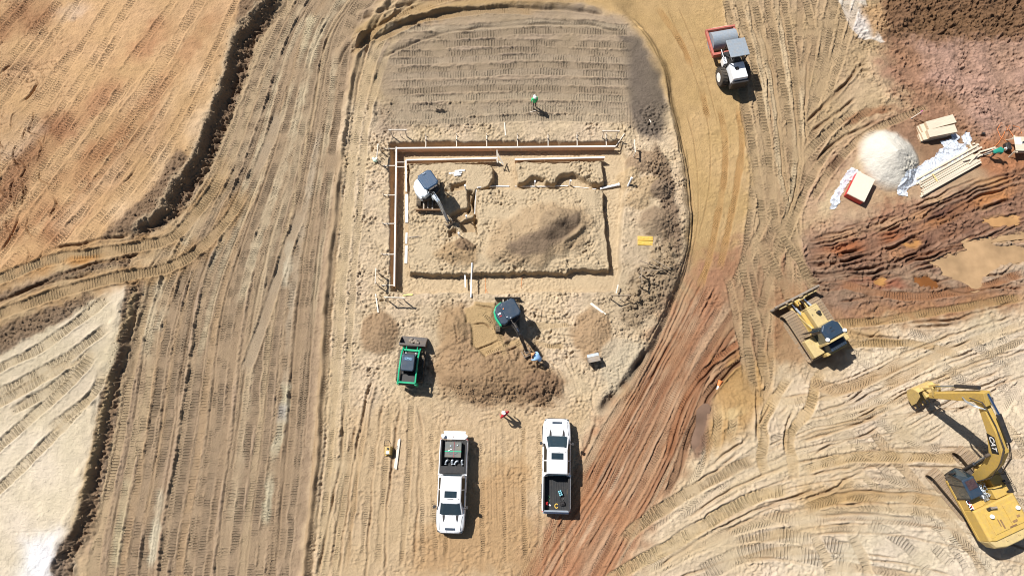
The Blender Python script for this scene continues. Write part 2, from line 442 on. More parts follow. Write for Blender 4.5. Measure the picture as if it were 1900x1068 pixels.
# ------------------------------------------------------------------ tracks: dozer road
def road_tr(P, r):
    c = r.choice([(176, 150, 120), (188, 162, 130), (180, 154, 124), (200, 174, 138), (170, 146, 118), (190, 160, 124)])
    track(P, w=r.uniform(.50, .66), depth=r.uniform(.02, .06), berm=r.uniform(.02, .06), period=r.choice([.17, .2, .2, .23]), amp=r.uniform(.9, 1.9), col=c, cm=.6, world=True, keep=.3)
flow(ROADL, ROADR, 30, .3, .25, 1, road_tr)
flow(ROADL, ROADR, 16, .45, .9, 2, road_tr)
def road_gr(P, r):
    groove(P, h=-r.uniform(.03, .07), w=r.uniform(.04, .08), world=True, rag=.5, col=(150, 126, 100), cm=.4, fade=3)
flow(ROADL, ROADR, 16, .45, .9, 3, road_gr)
def road_pale(P, r):
    stroke(P, r.uniform(.25, .5), r.choice([(214, 194, 160), (206, 184, 150), (200, 182, 156)]), r.uniform(.5, .9), world=True)
flow(ROADL, ROADR, 11, .5, 1.0, 5, road_pale)
for p in ([(562, 380), (530, 470), (480, 620), (450, 700)], [(520, 200), (500, 260), (470, 330)]):
    track(p, w=.75, depth=.10, berm=.07, amp=.2, period=.2, col=(186, 164, 136), cm=.7)
for p, c in (([(532, 705), (526, 770), (505, 860), (490, 980)], (212, 198, 166)), ([(540, 440), (528, 540)], (214, 200, 172)), ([(240, 880), (225, 960), (212, 1060)], (206, 188, 152)), ([(300, 900), (285, 1010), (280, 1060)], (224, 210, 180)),
             ([(308, 560), (290, 620)], (224, 208, 176)), ([(525, 740), (522, 790)], (176, 168, 160)), ([(560, 100), (580, 20)], (214, 196, 160))):
    stroke(p, .45, c, .9, fade=.8)
# the berm along the road's east side and the thin windrows beside it
for off, h, w in ((0, .34, .22), (14, -.10, .10)):
    groove([(772 + off, -40), (690 + off, 40), (660 + off, 120), (645 + off, 200), (630 + off, 320), (616 + off, 440), (604 + off, 560), (596 + off, 700), (588 + off, 850), (572 + off, 1000), (560 + off, 1120)], h=h, w=w, rag=.8)
groove([(686, 190), (678, 280), (668, 380), (662, 470), (652, 600), (640, 760)], h=.20, w=.14)
groove([(668, 190), (655, 300), (648, 380), (642, 480), (632, 640), (618, 800), (600, 1068)], h=-.09, w=.09)
groove([(700, 60), (694, 190), (690, 240)], h=.2, w=.2)
def side(P, r):
    track(P, w=.5, depth=.03, berm=.03, period=.17, amp=.8, col=(212, 186, 146), cm=.4, world=True)
flow([(720, 0), (665, 150), (645, 300), (625, 500), (612, 700), (596, 900), (575, 1100)], [(790, 0), (700, 150), (680, 300), (662, 500), (650, 700), (640, 900), (630, 1100)], 3, .2, .2, 6, side)
# ruts through the south-west corner of the site
for p, h in (([(712, 735), (694, 860), (684, 1000), (676, 1090)], -.13), ([(742, 735), (736, 800), (722, 900), (712, 1068)], -.12), ([(690, 700), (668, 800), (650, 900), (628, 1068)], -.15), ([(775, 745), (782, 800), (776, 900), (770, 1060)], -.10),
             ([(700, 700), (676, 820), (655, 960), (640, 1068)], .10), ([(640, 740), (632, 860), (606, 980), (590, 1068)], -.16), ([(662, 780), (640, 900), (620, 1010), (610, 1068)], -.12), ([(800, 830), (806, 900), (810, 1000)], -.05), ([(765, 800), (760, 900), (742, 1068)], -.07)):
    groove(p, h=h * .8, w=.09, col=(150, 118, 86), cm=.35)
for p in ([(728, 740), (716, 860), (700, 1060)], [(655, 800), (640, 920), (618, 1068)], [(765, 735), (760, 830), (752, 960), (745, 1060)], [(625, 700), (612, 860), (598, 1000)]):
    track(p, w=.38, depth=.05, berm=.03, period=.16, amp=.8, col=(208, 178, 136), cm=.3)
for x0, x1 in ((911, 914), (921, 924), (953, 956), (962, 965)):
    groove([(x0, 790), (x1, 990)], h=-.05, w=.04, rag=.3)
for x0, x1 in ((680, 640), (700, 668), (780, 786), (800, 812), (890, 896), (935, 938), (972, 976), (1000, 1004), (1060, 1040), (1080, 1010), (830, 826), (1075, 1055)):
    track([(x0, 760 + random.uniform(-10, 30)), ((x0 + x1) / 2 + random.uniform(-4, 4), 900), (x1, 1075)], w=.3, depth=.03, berm=.025, period=.15, amp=.9, chev=random.choice([0, .8]), col=random.choice([None, (206, 172, 128), (220, 190, 150)]), cm=.4, keep=.4, fade=2)
region([(880, 880), (960, 860), (1000, 960), (980, 1068), (760, 1068), (780, 980), (870, 960)], (198, 158, 112), 1.0, 1.5, .7)

# ------------------------------------------------------------------ tracks: north-west fill
def nw(P, r):
    track(P, w=r.uniform(.45, .65), depth=.03, berm=.03, period=r.choice([.2, .23, .26]), amp=r.uniform(.9, 2.0), world=True, keep=.6)
flow([(-60, 500), (60, 330), (200, 160), (330, 0)], [(170, 480), (300, 330), (400, 150), (470, -20)], 14, .4, .7, 8, nw)
flow([(-300, 350), (-100, 150), (100, -60)], [(-60, 500), (120, 270), (300, -20)], 16, .5, .7, 9, nw)
flow([(-60, 520), (0, 420), (150, 200)], [(60, 520), (220, 330), (380, 100)], 9, .5, .9, 19, nw)
groove([(235, 352), (262, 318), (284, 292)], h=-.10, w=.06)
groove([(0, 480), (30, 440), (45, 400)], h=-.2, w=.08); groove([(35, 200), (60, 180), (80, 150)], h=-.2, w=.08); groove([(0, 140), (20, 125), (30, 118)], h=-.2, w=.08)
for a_ in range(26):
    x_, y_ = random.uniform(-10, 110), random.uniform(205, 480)
    groove([(x_, y_), (x_ + random.uniform(-10, 14), y_ + random.uniform(12, 24)), (x_ + random.uniform(-14, 24), y_ + random.uniform(30, 50))], h=-.16, w=.05, fade=.4, col=(130, 90, 60), cm=.5)
# crossing haul tracks
for p in ([(-60, 545), (0, 526), (101, 488), (202, 471), (270, 458), (320, 441), (364, 394), (392, 356), (412, 318), (428, 280)],
          [(-60, 608), (0, 589), (135, 542), (236, 515), (303, 501), (354, 475), (400, 432), (436, 386), (462, 340)]):
    P = spline(world_pts(p)); f = line_field(P, 2.4)
    s3, D, Q, S, L = f
    k = (1 - sstep(.5, 2.2, D)) * sstep(20, 11, S) * 1.0
    k = (1 - sstep(.5, 1.9, D)) * (1 - sstep(15, 24, S))
    ramp = .85 * (1 - sstep(7.0, 19.0, S)) * .8
    Hm[s3] = Hm[s3] * (1 - k) + k * ramp
    stroke(p, 1.3, (184, 146, 100), .7)
    track(p, w=.8, depth=.10, berm=.08, period=.2, amp=1.7, col=(190, 160, 120), cm=.8, fade=3)
groove([(-40, 585), (60, 540), (160, 500), (240, 480), (268, 470)], h=-.18, w=.10, col=(110, 78, 50), cm=.6)
groove([(0, 572), (80, 535), (180, 512)], h=-.14, w=.10, col=(110, 78, 50), cm=.6)
groove([(100, 468), (180, 452), (250, 440)], h=-.18, w=.10, col=(110, 78, 50), cm=.6)
stroke([(60, 520), (140, 490), (220, 478)], .5, (206, 150, 88), .8)
# south-west sand tracks
for p in ([(-30, 700), (84, 646), (219, 549)], [(-30, 745), (34, 717), (135, 663), (216, 603)], [(20, 770), (111, 717), (189, 646)], [(-40, 775), (0, 752), (84, 706), (160, 660)], [(-40, 860), (0, 836), (50, 789), (142, 708), (189, 650)], [(-60, 950), (0, 912), (67, 850), (182, 732), (202, 680)], [(90, 806), (150, 760), (190, 728)]):
    track(p, w=.72, depth=.07, berm=.06, period=.27, amp=1.5, col=(206, 182, 144), cm=.5)
for yy in (780, 826, 872, 928, 985):
    groove([(-60, yy + 4), (60, yy), (145, yy - 3)], h=-.018, w=.05, rag=.3)
# windrow on the lip
groove([(258, 530), (228, 640), (196, 770), (172, 880), (142, 985)], h=.10, w=.20, col=(212, 184, 140), cm=.8)

# ------------------------------------------------------------------ grey pad rows
for k, yy in enumerate((50, 63, 84, 98, 112, 126, 140, 154, 168, 182, 196, 208, 222)):
    track([(712 + (10 if k % 2 else -4), yy + 3 + (k % 3)), (860, yy + random.uniform(-4, 4)), (1000, yy - 4 + random.uniform(-4, 4)), (1178, yy + random.uniform(-3, 5))], w=.6, depth=.04, berm=.05, period=.22, amp=1.1, col=random.choice([(184, 164, 138), (168, 148, 122), (192, 172, 144)]), cm=.6, keep=.3)
track([(715, 215), (830, 212), (930, 200)], w=.7, depth=.04, berm=.04, period=.24, amp=1.5)
for k in range(6):
    x_ = 1145 + k * 5
    groove([(x_, 190), (x_ + 1, 240)], h=-.05, w=.04, rag=.3, fade=.3)
for p, h in (([(640, 85), (760, 35), (880, 12), (1010, 8), (1120, 20)], .3), ([(660, 30), (760, 0), (860, -20)], .3), ([(700, 100), (800, 58), (900, 42), (1060, 36), (1150, 50)], .15), ([(620, 120), (650, 70), (720, 25), (790, -20)], .2), ([(1160, 20), (1200, 60), (1230, 120), (1244, 200), (1262, 290)], .18)):
    groove(p, h=h, w=.3, rag=1)
    groove([(x_ + 4, y_ + 9) for x_, y_ in p], h=-.09, w=.10)
track([(650, 110), (700, 55), (790, 10), (900, -20)], w=.6, depth=.08, berm=.06, period=.2, amp=1.0, col=(200, 166, 120), cm=.5)
track([(690, 80), (780, 38), (900, 20), (1000, 22)], w=.6, depth=.08, berm=.06, period=.2, amp=.6, col=(190, 158, 116), cm=.5)

# ------------------------------------------------------------------ haul road streaks
for p in ([(1278, 195), (1297, 290), (1300, 400), (1288, 470)], [(1240, 0), (1290, 120), (1318, 220), (1322, 330), (1300, 440)], [(1262, 0), (1310, 120), (1340, 230)], [(1252, 200), (1276, 290), (1290, 390), (1282, 460), (1250, 560), (1190, 660)]):
    groove(p, h=-.035, w=.045, rag=.3, col=(150, 116, 76), cm=.5)
for p in ([(1248, 200), (1270, 290), (1282, 390), (1276, 465), (1240, 565), (1180, 670), (1120, 760)], [(1256, 205), (1279, 300), (1289, 400), (1281, 480), (1248, 575), (1195, 670), (1125, 770)]):
    groove(p, h=-.06, w=.06, rag=.5, col=(160, 128, 92), cm=.4)
for p, ch in (([(1338, 185), (1350, 250), (1348, 330), (1336, 400), (1322, 470), (1300, 540)], 1.0), ([(1376, 185), (1382, 260), (1374, 330), (1356, 420), (1340, 500)], 1.0), ([(1305, 150), (1320, 220)], .8), ([(1220, 0), (1262, 60), (1290, 120)], .8)):
    track(p, w=.5, depth=.015, berm=.01, period=.2, amp=.6, chev=ch, col=(196, 152, 98), cm=.6, keep=.6)
def streak(P, r):
    if r.random() < .5: groove(P, h=-r.uniform(.03, .10), w=r.uniform(.05, .09), world=True, rag=.5, col=(140, 92, 62), cm=.5)
    else: stroke(P, r.uniform(.15, .5), r.choice([(204, 166, 130), (164, 116, 84), (212, 188, 156), (184, 136, 100), (150, 108, 80), (206, 178, 144)]), r.uniform(.3, .75), world=True, rag=.6)
RL = [(1270, 500), (1238, 580), (1190, 680), (1120, 790), (1060, 900), (1000, 990), (930, 1100)]
RR = [(1440, 560), (1360, 660), (1310, 760), (1270, 860), (1220, 960), (1170, 1060), (1140, 1110)]
flow(RL, RR, 34, .4, .7, 12, streak)
flow(RL, RR, 20, .45, .9, 13, streak)
def redtrack(P, r):
    track(P, w=.5, depth=.03, berm=.03, period=.18, amp=.6, chev=r.choice([0, .8]), world=True, keep=.5)
flow(RL, RR, 8, .4, .8, 14, redtrack)
track([(1420, 640), (1340, 700), (1290, 780), (1262, 860), (1230, 930)], w=.55, depth=.10, berm=.07, period=.2, amp=1.2, col=(150, 112, 84), cm=.6)
track([(1390, 620), (1320, 680), (1265, 760), (1235, 860)], w=.5, depth=.07, berm=.05, period=.2, amp=1.0, col=(172, 116, 80), cm=.6)
for p in ([(1400, 650), (1330, 720), (1290, 790)], [(1385, 640), (1310, 700), (1262, 780), (1240, 850)], [(1320, 735), (1280, 800), (1262, 880), (1250, 905)]):
    groove(p, h=-.16, w=.09, col=(96, 64, 44), cm=.6)

# ------------------------------------------------------------------ east field
def ef(P, r):
    track(P, w=r.uniform(.5, .66), depth=r.uniform(.04, .08), berm=.05, period=r.choice([.24, .28, .3]), amp=r.uniform(1.0, 2.0), chev=r.choice([0, 0, .5]), col=r.choice([(190, 162, 126), (204, 174, 134), (180, 150, 116)]), cm=.4, world=True, fade=2)
flow([(1350, -40), (1392, 200), (1410, 330), (1400, 440), (1380, 560)], [(1620, -40), (1560, 150), (1500, 300), (1490, 430), (1500, 560)], 13, .4, .5, 31, ef)
flow([(1350, -40), (1392, 200), (1410, 330), (1400, 440), (1380, 560)], [(1620, -40), (1560, 150), (1500, 300), (1490, 430), (1500, 560)], 9, .5, 1.0, 32, ef)
flow([(1760, 150), (1600, 200), (1520, 300), (1470, 400), (1400, 560)], [(1560, 120), (1500, 200), (1450, 330), (1420, 420), (1350, 560)], 6, .5, .8, 33, ef)
flow([(1400, 400), (1440, 500), (1440, 640), (1430, 780)], [(1330, 480), (1360, 600), (1380, 700), (1370, 800)], 7, .5, .8, 34, ef)
for p, c in (([(1352, -20), (1392, 200), (1412, 320), (1424, 420)], 0), ([(1372, -20), (1400, 90), (1425, 220), (1438, 330), (1450, 430)], 0), ([(1402, -20), (1430, 100), (1450, 220), (1462, 330), (1490, 470), (1530, 560)], 1), ([(1428, -20), (1452, 100), (1474, 230), (1480, 340), (1470, 430)], 0),
             ([(1460, -20), (1478, 100), (1490, 230), (1486, 320), (1466, 400), (1440, 480)], 0), ([(1500, -20), (1520, 60)], 0), ([(1640, 180), (1560, 250), (1510, 330), (1480, 400), (1440, 500), (1410, 600)], 0), ([(1740, 185), (1620, 240), (1556, 300), (1510, 370)], 0), ([(1600, 190), (1530, 250), (1494, 290)], 0),
             ([(1408, 430), (1450, 500), (1480, 570), (1500, 600)], 0), ([(1440, 400), (1490, 480), (1530, 540)], 0), ([(1396, 520), (1392, 620), (1410, 740)], 0), ([(1430, 560), (1420, 650), (1430, 720)], 0), ([(1380, 480), (1400, 560), (1420, 640)], 0)):
    track(p, w=.62, depth=.07, berm=.06, period=.26, amp=1.6, col=(190, 162, 124), cm=.45)
for p in ([(1386, -10), (1418, 120), (1436, 230)], [(1412, 40), (1440, 170), (1452, 300), (1470, 380)], [(1446, -10), (1466, 120), (1482, 260), (1478, 340), (1462, 400)], [(1500, 100), (1494, 200), (1500, 260)]):
    stroke(p, .3, (226, 202, 164), .7); groove([(x_ + 7, y_) for x_, y_ in p], h=-.12, w=.08)
for p in ([(1500, 225), (1540, 180), (1580, 140)], [(1504, 218), (1560, 165), (1620, 95)], [(1512, 240), (1556, 205), (1600, 172)], [(1512, 300), (1560, 255), (1640, 215)]):
    groove(p, h=-.18, w=.11, col=(120, 90, 62), cm=.5)
stroke([(1560, 230), (1620, 200), (1690, 190)], .5, (150, 96, 62), .8)
for p in ([(1560, 340), (1540, 380), (1520, 420)], [(1530, 400), (1560, 350), (1600, 300), (1660, 215)]):
    stroke(p, .7, (222, 196, 156), .7)
stroke([(1540, 330), (1560, 290), (1580, 320)], .6, (130, 96, 72), .8)
# mud ruts fanning east
random.seed(5)
for a, b, c, d in ((470, 448, 400, 330), (480, 452, 412, 345), (490, 470, 430, 360), (500, 486, 450, 375), (505, 490, 455, 385), (512, 500, 470, 400), (520, 505, 478, 420), (462, 440, 385, 310), (455, 428, 372, 300), (530, 520, 500, 500), (540, 536, 530, 528), (448, 420, 398, 340)):
    for k in range(3):
        j = random.uniform(-14, 14); q_ = [(1505 + j, a + j), (1560, (a + b) / 2 + j + random.uniform(-6, 6)), (1620, b + j + random.uniform(-6, 6)), (1680, (b + c) / 2 + j + random.uniform(-8, 8)), (1740, c + j + random.uniform(-10, 10)), (1830, (c + d) / 2 + j + random.uniform(-9, 9)), (1920, d + j)]
        i0_ = random.randint(0, 3); q_ = q_[i0_:i0_ + random.randint(3, 5)]
        groove(q_, h=-random.uniform(.05, .14), w=random.uniform(.05, .09), col=random.choice([(112, 74, 52), (130, 88, 62), (150, 100, 68)]), cm=.5, rag=1.3)
for y0, y1, y2, y3, h in ((492, 470, 408, 352, -.20), (478, 452, 396, 330, -.16), (505, 494, 440, 384, -.20), (466, 440, 390, 318, -.13), (512, 506, 462, 402, -.15), (452, 428, 372, 302, -.13), (522, 520, 486, 470, -.12), (440, 418, 368, 300, -.10)):
    groove([(1505, y0), (1560, (y0 + y1) / 2 + random.uniform(-5, 5)), (1630, y1 - 4), (1700, (y1 + y2) / 2 + random.uniform(-8, 8)), (1760, y2), (1830, (y2 + y3) / 2 + random.uniform(-8, 8)), (1930, y3)], h=h, w=.10, col=(104, 72, 54), cm=.6, rag=1.6)
stroke([(1690, 452), (1750, 428), (1800, 418), (1840, 414)], .6, (112, 80, 66), .9); stroke([(1715, 408), (1770, 388), (1820, 380)], .6, (116, 84, 70), .85)
for k in range(26):
    x_ = random.uniform(1500, 1860); y_ = 480 - (x_ - 1500) * .30 + random.uniform(-45, 45); L_ = random.uniform(30, 90)
    stroke([(x_, y_), (x_ + L_ / 2, y_ - L_ * .16 + random.uniform(-4, 4)), (x_ + L_, y_ - L_ * .36)], random.uniform(.2, .5), random.choice([(206, 156, 110), (190, 140, 104), (140, 92, 66), (214, 176, 134), (120, 82, 62), (186, 122, 76)]), random.uniform(.4, .8))
for p, c in (([(1690, 440), (1760, 400), (1850, 360), (1930, 330)], (206, 144, 92)), ([(1640, 470), (1700, 460)], (214, 154, 100)), ([(1500, 470), (1600, 450), (1700, 420)], (178, 112, 74)), ([(1520, 440), (1640, 415), (1730, 385)], (200, 160, 124)), ([(1720, 400), (1790, 385), (1840, 365)], (112, 80, 68)),
             ([(1700, 460), (1760, 420), (1800, 420)], (118, 80, 66)), ([(1560, 400), (1650, 380)], (214, 184, 148)), ([(1540, 525), (1640, 520), (1720, 525)], (166, 104, 78)), ([(1800, 330), (1900, 330)], (204, 158, 112)), ([(1700, 530), (1780, 520)], (160, 100, 60)), ([(1580, 420), (1600, 470)], (176, 110, 72))):
    stroke(p, .6, c, .85)
track([(1540, 598), (1640, 592), (1740, 575), (1920, 545)], w=.6, depth=.06, berm=.05, period=.2, amp=1.2, col=(190, 154, 106), cm=.6)
track([(1560, 640), (1660, 632), (1740, 640), (1800, 660)], w=.6, depth=.06, berm=.05, period=.2, amp=1.0, col=(194, 160, 110), cm=.6)
track([(1560, 520), (1680, 545), (1800, 535), (1920, 500)], w=.6, depth=.06, berm=.05, period=.2, amp=.8, col=(176, 124, 86), cm=.6)
for p in ([(1581, 612), (1640, 622), (1700, 622)], [(1690, 596), (1780, 590), (1820, 578), (1898, 558)], [(1785, 618), (1840, 600), (1898, 580)], [(1700, 604), (1790, 600)], [(1595, 640), (1640, 655)], [(1720, 640), (1790, 612)], [(1600, 711), (1680, 668), (1757, 626)], [(1572, 647), (1608, 630)], [(1660, 670), (1700, 650), (1750, 632)],
          [(1640, 700), (1720, 660)], [(1760, 770), (1830, 740), (1900, 690)], [(1700, 820), (1740, 800), (1770, 780)], [(1855, 840), (1900, 800)], [(1840, 700), (1900, 660)], [(1830, 500), (1870, 506), (1900, 480)], [(1740, 520), (1800, 540), (1900, 520)]):
    groove(p, h=-.15, w=.09, col=(150, 116, 80), cm=.4)

# ------------------------------------------------------------------ south-east sand
def sf(P, r):
    track(P, w=r.uniform(.55, .75), depth=r.uniform(.02, .06), berm=.045, period=r.choice([.2, .24, .28]), amp=r.uniform(.7, 1.6), chev=r.choice([0, .8, .9]), col=r.choice([None, (214, 184, 140), (224, 198, 158), (208, 176, 134)]), cm=.4, world=True, fade=2.5, keep=.5)
flow([(1180, 1000), (1330, 880), (1480, 800), (1700, 760), (1940, 740)], [(1180, 1120), (1400, 1060), (1600, 1050), (1760, 1080), (1940, 1140)], 12, .5, .9, 41, sf)
flow([(1500, 620), (1620, 700), (1760, 840), (1900, 1000)], [(1700, 580), (1800, 640), (1900, 740), (1960, 860)], 3, .5, .6, 42, sf)
flow([(1420, 720), (1560, 700), (1700, 640), (1940, 560)], [(1480, 860), (1640, 800), (1800, 720), (1940, 650)], 9, .5, .6, 43, sf)
def sg(P, r): groove(P, h=-r.uniform(.06, .15), w=r.uniform(.05, .09), world=True, rag=.7, col=(176, 142, 102), cm=.4)
flow([(1420, 720), (1560, 700), (1700, 640), (1940, 560)], [(1480, 900), (1640, 830), (1800, 740), (1940, 690)], 16, .5, .9, 46, sg)
flow([(1180, 1000), (1330, 880), (1480, 800), (1700, 760), (1940, 740)], [(1180, 1120), (1400, 1060), (1600, 1050), (1760, 1080), (1940, 1140)], 16, .5, .9, 47, sg)
flow([(1500, 800), (1600, 900), (1700, 1000), (1760, 1100)], [(1640, 760), (1740, 860), (1840, 960), (1940, 1080)], 4, .5, .6, 44, sf)
flow([(1290, 720), (1300, 850), (1220, 980)], [(1420, 660), (1400, 800), (1340, 900)], 6, .5, 1, 45, sf)
SE = [
 ([(1110, 1100), (1147, 1065), (1255, 1005), (1356, 944), (1417, 917), (1477, 907)], .85, .27, 1.4, 0, (216, 186, 138)),
 ([(1150, 1010), (1181, 978), (1255, 927), (1356, 870), (1410, 848)], .85, .27, 1.4, 0, (202, 172, 130)),
 ([(1475, 690), (1457, 718), (1433, 752), (1415, 786), (1417, 819), (1413, 850), (1425, 890)], .72, .24, 1.3, 0, (214, 180, 130)),
 ([(1540, 680), (1521, 708), (1508, 752), (1474, 792), (1464, 819), (1470, 853), (1475, 900)], .72, .24, 1.3, 0, (214, 180, 130)),
 ([(1480, 880), (1540, 856), (1626, 846), (1760, 850), (1790, 840)], .7, .2, .8, .8, (216, 184, 136)),
 ([(1484, 948), (1541, 927), (1626, 919), (1744, 930), (1790, 950)], .75, .2, 1.0, .8, (206, 170, 118)),
 ([(1290, 1070), (1390, 1025), (1500, 1030), (1600, 1060)], 1.2, .24, 1.6, 0, None),
 ([(1330, 1000), (1430, 990), (1540, 1010), (1620, 1040)], 1.0, .24, 1.6, 0, None),
 ([(1558, 792), (1600, 830), (1640, 848)], .7, .2, 1.3, .9, None), ([(1619, 765), (1676, 809), (1760, 843)], .7, .2, 1.3, .9, None), ([(1560, 760), (1640, 740), (1680, 760)], .7, .2, 1.0, .9, None),
 ([(1676, 937), (1720, 965), (1790, 1010), (1850, 1068)], .75, .2, 1.5, .9, None), ([(1600, 880), (1690, 900), (1740, 940)], .7, .2, 1.0, .9, None),
 ([(1180, 1068), (1221, 1045), (1356, 985), (1508, 957), (1693, 967), (1740, 990)], .7, .2, .8, .7, None),
 ([(1502, 980), (1530, 1030), (1550, 1090)], .7, .28, 1.2, 0, (226, 200, 162)), ([(1572, 980), (1600, 1030), (1620, 1090)], .7, .28, 1.2, 0, (226, 200, 162)),
 ([(1747, 663), (1780, 690), (1814, 714), (1880, 770)], .7, .2, 1.2, .9, None), ([(1797, 623), (1840, 650), (1910, 700)], .7, .2, 1.2, .9, None), ([(1640, 720), (1700, 690), (1790, 630)], .75, .2, .8, .8, (212, 180, 138)),
 ([(1600, 960), (1680, 1010), (1740, 1080)], .7, .22, 1.4, 0, None), ([(1720, 1000), (1780, 1060)], .7, .22, 1.2, 0, None), ([(1500, 700), (1560, 720), (1620, 700), (1700, 660)], .8, .22, .8, .8, (206, 172, 130)),
 ([(1380, 700), (1420, 730), (1440, 690)], .6, .22, .8, .8, None), ([(1820, 800), (1880, 740), (1920, 700)], .7, .2, .9, .8, None), ([(1400, 940), (1470, 965), (1560, 960)], .7, .22, .8, 0, None), ([(1700, 720), (1790, 800), (1900, 860)], .7, .2, 1.0, .9, None)]
for p, w, per, amp, ch, c in SE:
    track(p, w=w, depth=.055, berm=.05, period=per, amp=amp, chev=ch, col=c, cm=.55, keep=.3)
for p, h in (([(1415, 715), (1406, 760), (1404, 830)], -.2), ([(1480, 752), (1456, 800), (1458, 850)], -.2), ([(1440, 740), (1400, 800)], -.1), ([(1504, 846), (1530, 832), (1555, 819)], -.2), ([(1484, 930), (1540, 910), (1575, 888), (1608, 872)], -.2), ([(1310, 870), (1352, 838), (1390, 808)], -.16), ([(1440, 778), (1470, 745)], -.12), ([(1280, 902), (1330, 870), (1372, 838)], -.14),
             ([(1220, 1055), (1300, 1000), (1356, 968), (1460, 925), (1530, 905)], -.14), ([(1500, 860), (1480, 880), (1435, 890)], -.08), ([(1700, 818), (1735, 795), (1752, 784)], -.16), ([(1706, 828), (1760, 800)], -.10), ([(1556, 755), (1600, 730), (1620, 716)], -.16), ([(1640, 846), (1668, 834)], -.16), ([(1530, 890), (1620, 866)], -.07),
             ([(1540, 916), (1620, 912), (1740, 918)], -.08), ([(1500, 958), (1600, 952), (1700, 962)], -.06), ([(1460, 930), (1400, 955), (1340, 992)], -.07), ([(1640, 770), (1690, 750), (1720, 736)], -.10), ([(1620, 700), (1655, 690)], -.1), ([(1580, 815), (1640, 790)], -.08), ([(1370, 1035), (1450, 1038), (1510, 1050)], -.06)):
    groove(p, h=h, w=.09, col=(160, 126, 88), cm=.35)
for k in range(46):
    x_, y_ = random.uniform(1500, 1900), random.uniform(590, 1068)
    a_ = random.uniform(-.6, .2); l_ = random.uniform(20, 60)
    groove([(x_, y_), (x_ + l_ * .5, y_ + a_ * l_ * .5 + random.uniform(-3, 3)), (x_ + l_, y_ + a_ * l_)], h=-random.uniform(.03, .08), w=.07, fade=.6)
for p in ([(1340, 740), (1350, 770), (1400, 745)], [(1330, 790), (1380, 790)], [(1360, 690), (1390, 680)]):
    stroke(p, .5, (226, 198, 146), .7)
stroke([(1305, 770), (1297, 830), (1290, 870)], .35, (132, 104, 88), .9); stroke([(1325, 800), (1310, 850), (1300, 880)], .3, (176, 126, 66), .9)

# ------------------------------------------------------------------ spoil heaps and the dug foundation
def dig(poly, dz, soft=.10, warp=.28, col=None, rag=0.0, fine=.5):
    s_, m_, d_ = region(poly, col, soft, warp, .6)
    Hm[s_] += dz * m_
    Hf[s_] *= 1 - m_ * (1 - fine)
    Ht[s_] *= 1 - m_
    A[s_] *= 1 - m_
    return s_, m_, d_
FLOOR = -0.72
s_, m_, d_ = region([(724, 264), (1150, 262), (1165, 290), (1160, 345), (1152, 420), (1150, 500), (1140, 538), (900, 543), (726, 540)], (224, 198, 160), .14, .22, .9)
Hm[s_] += FLOOR * m_
Hf[s_] *= 1 - m_ * .55
ISL = [[(758, 303), (900, 302), (915, 306), (917, 330), (905, 346), (884, 352), (874, 372), (880, 392), (876, 410), (884, 436), (884, 350), (960, 350), (1100, 350), (1122, 352), (1120, 375), (1124, 420), (1130, 470), (1131, 500), (1066, 500), (1050, 506), (950, 504), (860, 508), (758, 506), (760, 400)],
       [(956, 302), (1118, 299), (1124, 336), (1100, 340), (1080, 330), (1062, 320), (1040, 322), (1030, 338), (1012, 340), (1010, 330), (985, 326), (975, 336), (960, 338)]]
for poly in ISL:
    s_, m_, d_ = region(poly, (220, 196, 160), .07, .26, .9)
    Hm[s_] += -FLOOR * m_
    b1 = 0.5 - np.abs(N6[s_]); b2 = 0.5 - np.abs(N4[s_])
    Hf[s_] = Hf[s_] * (1 - m_) + m_ * (MODUL[s_] * (0.09 * N9[s_] + 0.07 * NA[s_] + .05 * N7[s_] + .07 * NB[s_] - .07 * PIT[s_]) - .01)
    e = np.exp(-((d_ - .1) / .16) ** 2)
    Hf[s_] += e * .08 * N6[s_]
    mixc(s_, np.clip(e * .3, 0, 1), soil((180, 150, 114)))
# pits round the footings
for p in ([(836, 398), (852, 388), (872, 386), (866, 400), (848, 412), (838, 412)], [(868, 352), (878, 352), (880, 398), (868, 396)], [(850, 412), (878, 404), (880, 430), (858, 432)], [(832, 428), (846, 424), (850, 436), (834, 438)], [(836, 342), (866, 334), (862, 350), (838, 354)]):
    dig(p, -.45, .10, .2, (186, 154, 114))
# slab edge (slightly raised pad of compacted fill)
s_, m_, d_ = region([(884, 352), (1108, 352), (1112, 496), (884, 496)], None, .25, .1)
Hm[s_] += .10 * m_
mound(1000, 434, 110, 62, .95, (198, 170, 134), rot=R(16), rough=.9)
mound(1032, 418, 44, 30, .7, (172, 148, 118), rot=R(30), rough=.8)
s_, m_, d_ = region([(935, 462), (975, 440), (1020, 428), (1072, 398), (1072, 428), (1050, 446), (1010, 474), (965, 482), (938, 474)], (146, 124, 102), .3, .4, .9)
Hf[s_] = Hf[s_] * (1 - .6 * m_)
groove([(1035, 462), (1062, 440), (1088, 412)], h=.28, w=.18); groove([(1050, 468), (1076, 445)], h=-.2, w=.12, col=(130, 104, 80))
mound(848, 470, 42, 28, .55, (188, 158, 120), rough=1.6)
mound(860, 456, 20, 14, .3, (150, 124, 98), rough=2)
mound(705, 618, 36, 48, .45, (172, 142, 110), rough=1.0)
mound(1098, 622, 42, 56, .45, (186, 154, 118), rough=1.2)
mound(1218, 412, 38, 34, .85, (160, 136, 110), rough=.8)
mound(1205, 345, 30, 26, .35, (200, 172, 134), rough=1.3)
mound(1226, 352, 24, 24, .6, (152, 130, 108), rough=1.2)
mound(1192, 300, 36, 26, .4, (178, 150, 120), rough=1.4)
mound(1165, 330, 26, 22, .35, (210, 182, 142), rough=1.3)
mound(1182, 372, 26, 22, .3, (204, 176, 138), rough=1.3)
